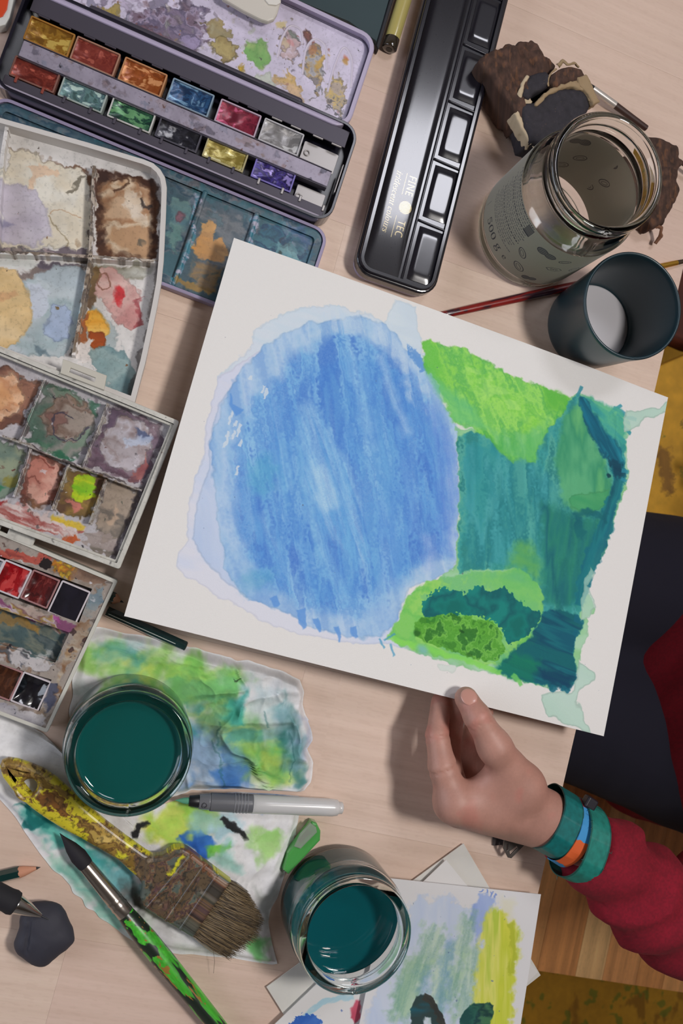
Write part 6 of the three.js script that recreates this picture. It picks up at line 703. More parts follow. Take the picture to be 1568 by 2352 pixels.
{ // round brush
  const a = [-.04,.011,.1775], e = [.0625,.009,.3151], T = stick('round_paint_brush', 'round brush with a pointed black tip, silver ferrule and green handle flaked black', 'brush', a, e);
  part(T, 'tip', turned([[0, 0.0001], [0.004, 0.0012], [0.011, 0.0036], [0.018, 0.0049], [0.024, 0.0046], [0.027, 0.004]], 28), std(28, 26, 32, 0.75));
  part(T, 'ferrule', turned([[0.0245, 0.004], [0.0247, 0.0043], [0.04, 0.0047], [0.052, 0.0051], [0.0525, 0.0048], [0.0535, 0.0053], [0.0545, 0.005], [0.057, 0.0051], [0.058, 0.0054], [0.0595, 0.005], [0.064, 0.0052], [0.0642, 0.004]], 36), std(176, 168, 160, 0.24, { metalness: 0.95 }), 'silver metal ferrule');
  const t = colTex(256, 1024, (i, j) => { const u = i / 256 * 6, v = j / 1024, g = fbm(u * 1.3 + 4, v * 16, 4), k = sm(0.5, 0.56, fbm(u * 1.1, v * 9 + 2, 4)) * 0.95, s = fbm(u * 6, v * 60, 3); let c = [56 + 30 * g, 150 + 50 * g, 40 + 20 * g].map(x => x * (0.8 + 0.35 * s)); c = c.map((x, q) => mix(x, [26, 34, 30][q], k)); const o = sm(0.72, 0.76, fbm(u * 3 + 9, v * 30, 3)); return c.map((x, q) => mix(x, [150, 110, 50][q], o)); });
  const g = turned([[0.063, 0.0049], [0.07, 0.0056], [0.085, 0.0064], [0.105, 0.0064], [0.15, 0.0054], [0.21, 0.0036], [0.24, 0.002], [0.241, 0]], 36); part(T, 'handle', g, new THREE.MeshPhysicalMaterial({ map: t, roughness: 0.35, clearcoat: 0.5, clearcoatRoughness: 0.3 }));
}
{ // red handled brush behind the painting
  const T = stick('red_paint_brush', 'thin brush with a dark red handle lying beneath the large jar and cup', 'brush', [.1992,.0032,-.1485], [.404,.0032,-.2042]);
  const t = colTex(128, 512, (i, j) => { const n = fbm(i / 30, j / 50, 4), k = sm(0.55, 0.7, fbm(i / 20 + 3, j / 18, 3)); return [110 + 40 * n, 24 + 10 * n, 22 + 8 * n].map((v, q) => mix(v, [44, 26, 40][q], k * 0.8)); });
  part(T, 'handle', turned([[0, 0.0005], [0.002, 0.0024], [0.03, 0.0028], [0.09, 0.0031], [0.13, 0.0027], [0.16, 0.0022], [0.161, 0]]), new THREE.MeshPhysicalMaterial({ map: t, roughness: 0.3, clearcoat: 0.5 })); part(T, 'ferrule', turned([[0.159, 0.001], [0.159, 0.0023], [0.195, 0.0019], [0.195, 0]]), std(196, 150, 60, 0.3, { metalness: 0.8 }), 'brass ferrule'); part(T, 'tip', turned([[0.195, 0.0017], [0.203, 0.0014], [0.21, 0.0001]]), std(60, 44, 30, 0.7));
}
{ // small brush beside the dried mushroom
  const T = stick('small_paint_brush', 'small brush with pale ferrule and black tip beside the dried mushroom', 'brush', [.3082,.0105,-.3209], [.3459,.006,-.3037]);
  part(T, 'tip', turned([[0, 0.0001], [0.006, 0.0019], [0.0095, 0.0021]]), std(24, 24, 26, 0.7)); part(T, 'ferrule', turned([[0.0092, 0.0018], [0.0092, 0.0022], [0.03, 0.0026], [0.03, 0.001]]), std(196, 190, 184, 0.35, { metalness: 0.5 })); part(T, 'handle', turned([[0.03, 0.0024], [0.06, 0.0022], [0.061, 0]]), std(60, 40, 34, 0.5));
}
// pencils
function pencil(name, label, a, b, L, tip, group, r = 0.0036) {
  const T = stick(name, label, 'pencil', a, b, group), hex = new THREE.CylinderGeometry(r, r, L - tip, 6).rotateZ(-Math.PI / 2).translate(tip + (L - tip) / 2, 0, 0); part(T, 'barrel', toCreasedNormals(hex, 0.4), phy(22, 52, 50, 0.25, { clearcoat: 0.7 }));
  part(T, 'cut_wood', turned([[0.0022, 0.0008], [tip * 0.75, r * 0.78], [tip, r * 0.93], [tip + 0.0005, r * 0.9]], 24), std(198, 140, 112, 0.7), 'bare cut wood'); part(T, 'lead', turned([[0, 0.0001], [0.0024, 0.0009], [0.003, 0.0005]]), std(40, 40, 44, 0.4)); return T;
}
pencil('pencil', 'dark green pencil with a sharpened tip beside the pen and black putty', [-.0513,.004,.1991], [-.0838,.004,.2044], 0.15, 0.012, 'dark green pencils');
pencil('pencil', 'dark green pencil with a blunt cut tip beside the folding paint box', [-.0039,.004,.0414], [-.0128,.004,.0373], 0.0152, 0.0062, 'dark green pencils');
{ const T = stick('long_pencil', 'long dark green pencil half under the paper towel by the painting corner', 'pencil', [-.014,.0034,.0466], [.0334,.0034,.0694], 'dark green pencils'); part(T, 'barrel', toCreasedNormals(new THREE.CylinderGeometry(0.0033, 0.0033, 0.053, 6).rotateX(0).rotateY(0.25).rotateZ(-Math.PI / 2).translate(0.0265, 0, 0), 0.4), phy(20, 46, 46, 0.2, { clearcoat: 0.9 })); part(T, 'end', turned([[0.053, 0.0031], [0.0536, 0.0025], [0.0538, 0.0001]]), std(28, 34, 34, 0.4)); part(T, 'print_line', rbox(0.045, 0.0003, 0.0004, 0.0001, 0.024, 0.0031, 0.0008), std(190, 196, 190, 0.4)); }
{ // mechanical pencil resting on the putty
  const T = stick('mechanical_pencil', 'pen with a black rubber grip and silver cone, tip on the black putty', 'pen', [-.0451,.0185,.2246], [-.0855,.0235,.1983]);
  part(T, 'lead', turned([[0, 0.0003], [0.006, 0.0004], [0.007, 0.0003]]), std(40, 40, 44, 0.4)); part(T, 'cone', turned([[0.005, 0.0008], [0.0052, 0.0012], [0.014, 0.004], [0.021, 0.0055], [0.0225, 0.0056], [0.0226, 0.003]], 32), std(190, 188, 184, 0.16, { metalness: 1 }), 'polished silver cone'); part(T, 'grip', turned([[0.0215, 0.005], [0.0216, 0.0064], [0.024, 0.007], [0.027, 0.0066], [0.035, 0.0068], [0.06, 0.0066], [0.0601, 0.001]], 32), std(30, 29, 34, 0.8)); part(T, 'barrel', turned([[0.06, 0.003], [0.06, 0.0058], [0.125, 0.0056], [0.13, 0.004], [0.131, 0.0001]], 28), std(36, 36, 42, 0.35));
}
{ // putty
  const c = [-.0488,.2362]; const g = sdfMesh((x, y, z) => { const a = Math.atan2(z, x), k = 1 + 0.06 * Math.sin(3 * a + 1) + 0.05 * Math.sin(5 * a); const q = Math.hypot(x / (0.0163 * k), (y - 0.0085) / 0.0098, z / (0.0188 * k)); let d = (q - 1) * 0.0095; d = Math.max(d, -(y - 0.0002)); const groove = Math.hypot((x + 0.0085 + 0.12 * z) * 1.0, (y - 0.0165) * 0.8); d = Math.max(d, -(groove - 0.0014)); return d + 0.0008 * (fbm(x * 160 + 9, z * 160 + y * 90, 3) - 0.5); }, [-0.022, -0.001, -0.024], [0.022, 0.022, 0.024], 0.0011);
  const m = finish(new THREE.Mesh(g, std(50, 50, 60, 0.7))); m.position.set(c[0], 0.0004, c[1]); m.name = numbered('putty_eraser'); m.userData = { label: 'rounded lump of dark grey kneaded putty under the pen tip', category: 'eraser' }; scene.add(m);
}
{ // water brush
  const T = stick('water_brush', 'translucent grey water brush pen with black collar lying across the paper towel', 'brush', [.0276,.0115,.1626], [.1387,.0095,.1763]);
  const clear = new THREE.MeshPhysicalMaterial({ color: col(226, 225, 228), roughness: 0.28, transmission: 0.35, thickness: 0, clearcoat: 0.3 });
  part(T, 'tip', turned([[0, 0.0001], [0.005, 0.0018], [0.009, 0.0022]]), std(90, 160, 130, 0.5)); part(T, 'collar', turned([[0.0085, 0.0022], [0.0085, 0.0032], [0.0145, 0.004], [0.0146, 0.002]]), std(26, 26, 30, 0.4), 'black collar');
  part(T, 'neck', turned([[0.0144, 0.0036], [0.0146, 0.0046], [0.0205, 0.005], [0.0215, 0.0053], [0.0216, 0.002]]), phy(110, 112, 118, 0.25, { clearcoat: 0.5 })); const hol = new THREE.TorusGeometry(0.0014, 0.0004, 8, 18).rotateX(Math.PI / 2).translate(0.0175, 0.0046, 0.001); part(T, 'vent', hol, std(60, 60, 66, 0.4));
  part(T, 'front_barrel', turned([[0.0214, 0.004], [0.0216, 0.0056], [0.047, 0.0058], [0.048, 0.0057], [0.048, 0.003]], 36), new THREE.MeshPhysicalMaterial({ color: col(120, 122, 128), roughness: 0.3, transmission: 0.3, thickness: 0 }), 'smoky front barrel'); part(T, 'feed', turned([[0.022, 0.0028], [0.034, 0.0038], [0.036, 0.0042], [0.046, 0.004], [0.047, 0.001]]), std(50, 50, 56, 0.4)); for (const x of [0.0365, 0.0385, 0.0405, 0.0425, 0.0445]) part(T, 'ring', new THREE.TorusGeometry(0.0057, 0.0004, 8, 32).rotateY(Math.PI / 2).translate(x, 0, 0), phy(130, 132, 138, 0.3));
  part(T, 'reservoir', turned([[0.0478, 0.004], [0.048, 0.0059], [0.06, 0.0058], [0.1, 0.0055], [0.1035, 0.005], [0.104, 0.004], [0.1042, 0.003]], 36), clear); part(T, 'end_cap', turned([[0.1038, 0.003], [0.104, 0.0039], [0.1065, 0.0038], [0.1072, 0.0028], [0.1073, 0.0001]]), clear); part(T, 'water_column', turned([[0.05, 0.0001], [0.05, 0.0042], [0.095, 0.004], [0.095, 0.0001]]), new THREE.MeshPhysicalMaterial({ color: col(226, 226, 228), roughness: 0.15, transmission: 0.4, thickness: 0 }));
}
{ // green plastic sharpener
  const p0 = [.1085,.1995], L = a => a.map(p => [p[0] - p0[0], p[1] - p0[1]]).reverse(), T = thing('pencil_sharpener', 'small green plastic box with a clear cover poking out under the paper towel', 'sharpener', [p0[0], 0.0003, p0[1]]);
  part(T, 'body', prism(L([[.114,.183],[.1171,.1844],[.1197,.1896],[.1194,.1956],[.0988,.2153],[.0954,.2123],[.0982,.2021]]), 0, 0.009, 0.0015), phy(84, 170, 84, 0.25, { clearcoat: 0.6, transmission: 0.2, thickness: 0 })); part(T, 'clear_cover', prism(L([[.1123,.183],[.1162,.1861],[.1168,.1894],[.1061,.199],[.1021,.1973],[.1061,.1894]]), 0.0088, 0.0112, 0.0008), new THREE.MeshPhysicalMaterial({ color: col(190, 200, 186), roughness: 0.12, transmission: 0.6, thickness: 0 })); part(T, 'blade', prism(L([[.1108,.1874],[.1136,.1895],[.1063,.1961],[.1046,.1937]]), 0.0089, 0.0094, 0.0001), std(110, 96, 80, 0.35, { metalness: 0.6 }));
}
{ // metal clip beside the wrist
  const p0 = [.2541,.2125], L = a => a.map(p => [p[0] - p0[0], p[1] - p0[1]]).reverse(), T = thing('metal_clip', 'small folded grey metal clip on the table beside the wrist', 'clip', [p0[0], 0.0003, p0[1]]);
  part(T, 'plate', prism(L([[.2459,.2041],[.2586,.2075],[.2605,.2099],[.2509,.2179],[.2484,.2171],[.2449,.2104]]), 0.0085, 0.0098, 0.0004, [[[.2478,.2083],[.2491,.2078],[.2484,.2118],[.2475,.2124]].map(p => [p[0] - p0[0], p[1] - p0[1]]), [[.2497,.2131],[.2548,.2101],[.2554,.2113],[.2503,.2155]].map(p => [p[0] - p0[0], p[1] - p0[1]])]), std(120, 114, 110, 0.3, { metalness: 0.8 })); part(T, 'fold', merge([rbox(0.0012, 0.009, 0.006, 0.0004, -0.0052, 0.0048, -0.003), rbox(0.008, 0.001, 0.006, 0.0004, -0.009, 0.0008, -0.004)]), std(84, 78, 78, 0.4, { metalness: 0.6 }));
}

// ------------------------------------------------------------------ painted cards
function sheetOf(name, label, pos, turn, pts, th, P, group) {
  let ar = 0; pts.forEach((p, i) => { const n = pts[(i + 1) % pts.length]; ar += p[0] * n[1] - n[0] * p[1]; }); const g = prism(ar > 0 ? pts.slice().reverse() : pts, 0, th, 0);
  const m = finish(new THREE.Mesh(uvBox(g, P), new THREE.MeshStandardMaterial({ map: P.tex(), roughness: 0.9 }))); m.name = numbered(name); m.position.set(...pos); m.rotation.y = turn; m.userData = { label, category: 'card' }; if (group) m.userData.group = group; scene.add(m); return m;
}
{
  const P = new Paint(-0.002, -0.115, 0.18, 0.003, 1500, [206, 204, 198]); P.tone(0.06, 60);
  const q = [[0,0],[.1556,0],[.1588,-.0263],[-.0004,-.1096]]; const c = [[0, 0], q[1], [q[1][0], q[3][1]], [0, q[3][1]]];
  sheetOf('blank_card', 'blank white card lying askew at the bottom of the pile of cards', [.2196,.002,.2078],-2.6061, c, 0.0006, P, 'cards under the jar');
  const C = new Paint(-0.002, -0.12, 0.17, 0.003, 5000, [214, 212, 210]);
  C.line([[.1362,-.0115],[.1272,-.0102],[.1182,-.0118],[.1094,-.0169],[.1011,-.0236]], [0.0016, 0.0018, 0.002, 0.002, 0.002], { c: [[150, 190, 206], [170, 204, 214]], a: 0.9, soft: 0.0006, warp: 0.0008, dry: 0.3 }); C.ell(.1352,-.0148, 0.011, 0.007, 0.6, { c: [[40, 90, 176], [60, 110, 190], [30, 76, 160]], a: 0.95, warp: 0.0014, wf: 700, soft: 0.0004 }); C.area([[.1072,-.0283],[.1022,-.0264],[.0992,-.0287],[.1061,-.0382],[.1113,-.0376],[.111,-.0331]], { c: [[196, 80, 100], [180, 60, 84]], a: 0.9, warp: 0.0008 }); C.specks(14, [0.08, -0.06, 0.16, 0], 0.0003, 0.0009, [[90, 110, 170]], 6);
  const d = -0.105; sheetOf('painted_card', 'white card with blue dabs and a red petal, half hidden under the jar', [.2057,.0055,.2162],-2.4616, [[0, 0], [0.16, 0], [0.16, d], [0, d]], 0.0006, C, 'cards under the jar');
  const A = new Paint(-0.03, -0.003, 0.12, 0.17, 6000, [214, 213, 214]), V = 1.4;
  A.area([[.0163,.0144],[.0245,.0094],[.0341,.0113],[.0441,.0076],[.0534,.0152],[.0621,.0116],[.0672,.0054],[.0771,.0073],[.0761,.0189],[.083,.0726],[.0809,.0953],[-.0031,.1002],[.0058,.0695],[.012,.0552],[.0167,.0326]], { c: [[196, 206, 222], [184, 198, 222], [204, 212, 224]], a: 0.9, soft: 0.002, warp: 0.003, dir: V, fl: 15, fc: 60, edge: 0.03 });
  A.area([[.0595,.0147],[.0656,.005],[.0732,.0034],[.077,.0102],[.074,.0248],[.0694,.0338],[.0637,.0286]], { c: [[130, 154, 212], [160, 178, 218]], a: 0.85, soft: 0.002, warp: 0.003, dir: V }); for (const l of [[[.0648,.0028],[.0655,-.0002]], [[.0694,.0035],[.0693,-.0005]], [[.0728,.0049],[.0733,.0008]], [[.0756,.0063],[.0757,.0034]]]) A.line(l, 0.0007, { c: [[120, 144, 206]], a: 0.85, soft: 0.0003 });
  for (const [p, w, s] of [[[[.0372,.028],[.0363,.0477],[.026,.0653],[.0248,.0908]], 0.008, 1], [[[.0585,.0176],[.0592,.046],[.0552,.0744]], 0.006, 2], [[[.0288,.0483],[.027,.0707],[.0237,.0848]], 0.009, 3], [[[.0673,.0396],[.0669,.0623],[.0671,.0882]], 0.008, 4], [[[.0459,.0414],[.047,.0638],[.0488,.0894]], 0.006, 5]]) A.line(p, w, { c: [[150, 186, 150], [120, 166, 140], [176, 204, 168]], a: 0.75, soft: 0.004, warp: 0.004, gran: 0.4, fl: 20, fc: 160, seed: s, contrast: 2 });
  for (const [p, w, s] of [[[[.0509,.0353],[.049,.058],[.0507,.0831]], 0.004, 6], [[[.0379,.056],[.036,.0701]], 0.004, 7]]) A.line(p, w, { c: [[110, 156, 186], [90, 140, 176]], a: 0.55, soft: 0.004, warp: 0.003, gran: 0.4, seed: s });
  A.area([[.0705,.0194],[.0736,.014],[.0815,.0138],[.0886,.0178],[.096,.0229],[.0999,.037],[.1008,.0656],[.1035,.094],[.0872,.0949],[.0721,.0733],[.0715,.045]], { c: [[204, 206, 60], [190, 200, 50], [214, 214, 100], [176, 196, 60]], a: 0.92, soft: 0.003, warp: 0.003, dir: V, fl: 14, fc: 120, contrast: 1.8 }); A.line([[.0898,.0206],[.0944,.0317],[.0974,.0544]], 0.0024, { c: [[170, 180, 50]], a: 0.8, soft: 0.0008, warp: 0.0014, dry: 0.5 }); A.area([[.0797,.0042],[.0897,.0062],[.0923,.0204],[.0816,.0144]], { c: [[214, 210, 180]], a: 0.6, soft: 0.004, warp: 0.002 });
  A.area([[.0346,.098],[.0306,.0816],[.0321,.0737],[.0378,.0714],[.0466,.0778],[.0534,.0891],[.0563,.0995],[.0508,.0998],[.0452,.0862],[.0406,.0865],[.0417,.1003]], { c: [[16, 66, 86], [24, 84, 100], [40, 60, 60]], a: 0.95, soft: 0.0006, warp: 0.001 }); A.line([[.037,.0723],[.0431,.0752],[.0501,.0831],[.0547,.0912]], 0.0022, { c: [[44, 46, 44], [60, 60, 54]], a: 0.95, soft: 0.0004, warp: 0.0008 });
  A.area([[.0635,.1019],[.066,.0821],[.0711,.0762],[.0801,.0739],[.0881,.0745],[.0888,.0835],[.0846,.0979]], { c: [[20, 70, 66], [34, 90, 76], [14, 52, 56], [60, 110, 80]], a: 0.95, soft: 0.0006, warp: 0.001, fl: 60, fc: 120, contrast: 2 });
  A.specks(30, [0, 0, 0.1, 0.1], 0.0002, 0.0007, [[100, 120, 150]], 7);
  sheetOf('painted_sheet', 'white sheet painted with blue, green and yellow streaks and dark leaves', [.1648,.011,.2226],-.1901, [[0,0],[.1089,0],[.11,.105],[-.0032,.1056]], 0.0006, A);
}

// ------------------------------------------------------------------ bark and dried mushrooms
function polySd(pts, x, z) { let ins = false, dm = 1e9; for (let k = 0, l = pts.length - 1; k < pts.length; l = k++) { const ax = pts[k][0], az = pts[k][1], ex = pts[l][0] - ax, ez = pts[l][1] - az, wx = x - ax, wz = z - az; if ((az > z) !== (pts[l][1] > z) && x < ex * (z - az) / ez + ax) ins = !ins; let t = (wx * ex + wz * ez) / (ex * ex + ez * ez + 1e-12); t = t < 0 ? 0 : t > 1 ? 1 : t; const q = (wx - ex * t) ** 2 + (wz - ez * t) ** 2; if (q < dm) dm = q; } return (ins ? -1 : 1) * Math.sqrt(dm); }
function lump(pts, y0, y1, cell, noiseFn, round = 0.002) { let x0 = 1e9, x1 = -1e9, z0 = 1e9, z1 = -1e9; for (const p of pts) { x0 = Math.min(x0, p[0]); x1 = Math.max(x1, p[0]); z0 = Math.min(z0, p[1]); z1 = Math.max(z1, p[1]); } const yc = (y0 + y1) / 2, hh = (y1 - y0) / 2; return sdfMesh((x, y, z) => { const a = polySd(pts, x, z) + round, b = Math.abs(y - yc) - hh + round; return Math.min(Math.max(a, b), 0) + Math.hypot(Math.max(a, 0), Math.max(b, 0)) - round + noiseFn(x, y, z); }, [x0 - 0.004, y0 - 0.004, z0 - 0.004], [x1 + 0.004, y1 + 0.004, z1 + 0.004], cell); }
const barkTex = colTex(512, 512, (i, j) => { const u = i / 512, v = j / 512, g = fbm(u * 40, v * 8, 4), n = fbm(u * 14 + 3, v * 14, 4), o = sm(0.58, 0.7, fbm(u * 24 + 8, v * 9 + 2, 4)); let c = [58 + 30 * g, 42 + 20 * g, 36 + 14 * g].map(x => x * (0.6 + 0.7 * n)); return c.map((x, q) => mix(x, [128, 84, 52][q], o * 0.4)); });
barkTex.repeat.set(2, 2);
const barkMat = new THREE.MeshStandardMaterial({ map: barkTex, roughness: 0.9 });
function local(pts, p0) { return pts.map(p => [p[0] - p0[0], p[1] - p0[1]]); }
{
  const p0 = [.2559,-.3134], q = local([[.2232,-.3127],[.2245,-.3176],[.2346,-.3237],[.2466,-.3265],[.2485,-.3291],[.262,-.3351],[.2652,-.3283],[.2691,-.3276],[.2788,-.3186],[.2735,-.3119],[.2615,-.305],[.2553,-.2923],[.2533,-.2771],[.2464,-.2846],[.2376,-.2961],[.2288,-.3063]], p0);
  const T = thing('bark_piece', 'chunk of rough dark brown bark leaning on the black tin beside mushrooms', 'bark', [p0[0], 0.0005, p0[1]]);
  const dx = 0.86, dz = 0.5; // furrows along the grain
  part(T, 'bark', lump(q, 0.0002, 0.0295, 0.0011, (x, y, z) => { const u = x * 0.42 + z * 0.9, v = x * 0.9 - z * 0.42; return 0.005 * (fbm(v * 300 + 5, u * 46, 3) - 0.5) + 0.0035 * (fbm(x * 120, z * 120 + y * 60, 3) - 0.5) + 0.0022 * sm(0.6, 0.75, noise(v * 170 + 1, u * 22)) + (y > 0.02 ? 0.3 * Math.max(0, (y - 0.0295) + 0.0035 - x * 0.12) : 0) * 0; }, 0.003), barkMat);
}
const crust = colTex(256, 256, (i, j) => { const n = fbm(i / 18, j / 18, 4), s = sm(0.8, 0.88, fbm(i / 7 + 9, j / 7, 3)); return [34 + 16 * n, 32 + 14 * n, 37 + 16 * n].map((v, q) => mix(v, [110, 84, 60][q], s * 0.8)); }); crust.repeat.set(3, 3);
const crustM = new THREE.MeshStandardMaterial({ map: crust, roughness: 0.8 }), cream = std(186, 168, 140, 0.9), creamD = std(150, 128, 98, 0.9);
function fringe(T, name, pts, y, r, mat, seed, closed) { const rr = rng(seed); const P = []; for (let k = 0; k < pts.length; k++) P.push([pts[k][0], y[k % y.length], pts[k][1], r * (0.55 + 0.9 * rr())]); part(T, name, (() => { const g = limb(P, 8, 5), p = g.attributes.position; for (let i = 0; i < p.count; i++) { const x = p.getX(i), yy = p.getY(i), z = p.getZ(i), n = r * 0.7; p.setXYZ(i, x + n * (fbm(x * 400, z * 400 + yy * 300, 2) - 0.5) * 2, yy + n * (fbm(x * 400 + 9, z * 400, 2) - 0.5) * 2, z + n * (fbm(x * 400, z * 400 + 50, 2) - 0.5) * 2); } g.computeVertexNormals(); return g; })(), mat); }
{
  const p0 = [.2888,-.299], T = thing('dried_mushroom', 'large black dried mushroom cap with a torn cream rim in front of the bark', 'mushroom', [p0[0], 0.0005, p0[1]]);
  const q = local([[.2512,-.2835],[.2525,-.289],[.2614,-.2912],[.2704,-.2989],[.2827,-.3027],[.2944,-.3048],[.3016,-.3008],[.3028,-.2931],[.2955,-.279],[.2824,-.2686],[.2663,-.2615],[.258,-.2636],[.2549,-.2715]], p0);
  part(T, 'cap', lump(q, 0.004, 0.031, 0.0012, (x, y, z) => 0.003 * (fbm(x * 90, z * 90 + y * 40, 3) - 0.5) + 0.001 * (fbm(x * 400, z * 400, 2) - 0.5), 0.004), crustM);
  const torn = (n, pts, y0, y1, m, sd) => part(T, n, lump(local(pts, p0), y0, y1, 0.0009, (x, y, z) => 0.0022 * (fbm(x * 330 + sd, z * 330 + y * 200, 3) - 0.5), 0.0012), m);
  torn('torn_rim', [[.2597,-.2877],[.2642,-.2936],[.2726,-.3005],[.2823,-.3047],[.2933,-.3096],[.3005,-.3087],[.3031,-.3018],[.3017,-.2938],[.2972,-.3011],[.2887,-.3031],[.2803,-.3008],[.2706,-.2955],[.2648,-.2889],[.2623,-.2862]], 0.0275, 0.0325, creamD, 3); torn('torn_rim', [[.2547,-.298],[.2585,-.2949],[.2617,-.2917],[.2566,-.2875],[.2559,-.2838],[.2527,-.2817],[.2546,-.2748],[.2584,-.2675],[.2622,-.2602],[.2571,-.265],[.2521,-.2733],[.2477,-.2823],[.2502,-.2867],[.2528,-.29]], 0.016, 0.0285, cream, 5); torn('torn_rim', [[.2907,-.3093],[.2979,-.3126],[.3018,-.3077],[.3044,-.3002],[.309,-.2953],[.303,-.2922],[.2998,-.2984],[.2939,-.3031]], 0.024, 0.0335, creamD, 8);
}
{
  const p0 = [.2806,-.3165], T = thing('dried_mushroom', 'small black dried mushroom cap with thin pale rim between bark and large cap', 'mushroom', [p0[0], 0.0005, p0[1]]);
  part(T, 'cap', lump(local([[.2529,-.3011],[.258,-.3088],[.2695,-.3126],[.2726,-.3088],[.2713,-.3027],[.263,-.297],[.2572,-.2909],[.2522,-.2933]], p0), 0.004, 0.031, 0.0012, (x, y, z) => 0.003 * (fbm(x * 90 + 4, z * 90, 3) - 0.5), 0.003), crustM); fringe(T, 'thin_rim', local([[.2561,-.3068],[.2522,-.301],[.2516,-.292],[.2541,-.2906]], p0), [0.03, 0.03, 0.028, 0.026], 0.0013, cream, 11);
}
{
  const p0 = [.2974,-.3248], T = thing('dried_mushroom', 'rounded dark brown dried mushroom cap with a wispy tan edge', 'mushroom', [p0[0], 0.0005, p0[1]]);
  part(T, 'cap', lump(local([[.2716,-.3041],[.2723,-.3101],[.2781,-.315],[.2871,-.3174],[.2949,-.316],[.2981,-.311],[.2916,-.3078],[.2838,-.3056],[.2761,-.3017]], p0), 0.004, 0.033, 0.0012, (x, y, z) => 0.0028 * (fbm(x * 90 + 14, z * 90, 3) - 0.5), 0.003), barkMat); fringe(T, 'wispy_edge', local([[.2787,-.3169],[.2807,-.3195],[.2839,-.3176],[.2897,-.3195],[.2936,-.3188]], p0), [0.03, 0.032, 0.033, 0.032, 0.03], 0.0014, creamD, 13); fringe(T, 'thin_rim', local([[.2711,-.3018],[.2705,-.3058],[.2724,-.3102],[.2769,-.3144]], p0), [0.031, 0.031, 0.032, 0.031], 0.0007, creamD, 15);
}
{
  const p0 = [.3795,-.256], T = thing('bark_piece', 'dark reddish brown bark lying behind the large glass jar', 'bark', [p0[0], 0.0005, p0[1]]);
  part(T, 'bark', lump(local([[.3552,-.2843],[.3629,-.2838],[.3735,-.2824],[.3813,-.2782],[.3826,-.2675],[.3796,-.2545],[.3824,-.2484],[.3751,-.2331],[.3693,-.2219],[.3594,-.2179],[.3518,-.2267],[.3597,-.2462],[.3571,-.2649]], p0), 0.0003, 0.016, 0.0014, (x, y, z) => 0.005 * (fbm(x * 140, z * 60 + y * 50, 3) - 0.5) + 0.002 * (fbm(x * 300, z * 300, 2) - 0.5), 0.003), barkMat); fringe(T, 'peeling_strip', local([[.3642,-.2228],[.3691,-.2201],[.3705,-.2157],[.3683,-.2118]], p0), [0.012, 0.01, 0.007, 0.004], 0.0016, std(120, 84, 64, 0.9), 17); fringe(T, 'twig', local([[.3815,-.2754],[.3869,-.2721],[.4012,-.2639]], p0), [0.008, 0.008, 0.006], 0.0016, barkMat, 19);
}

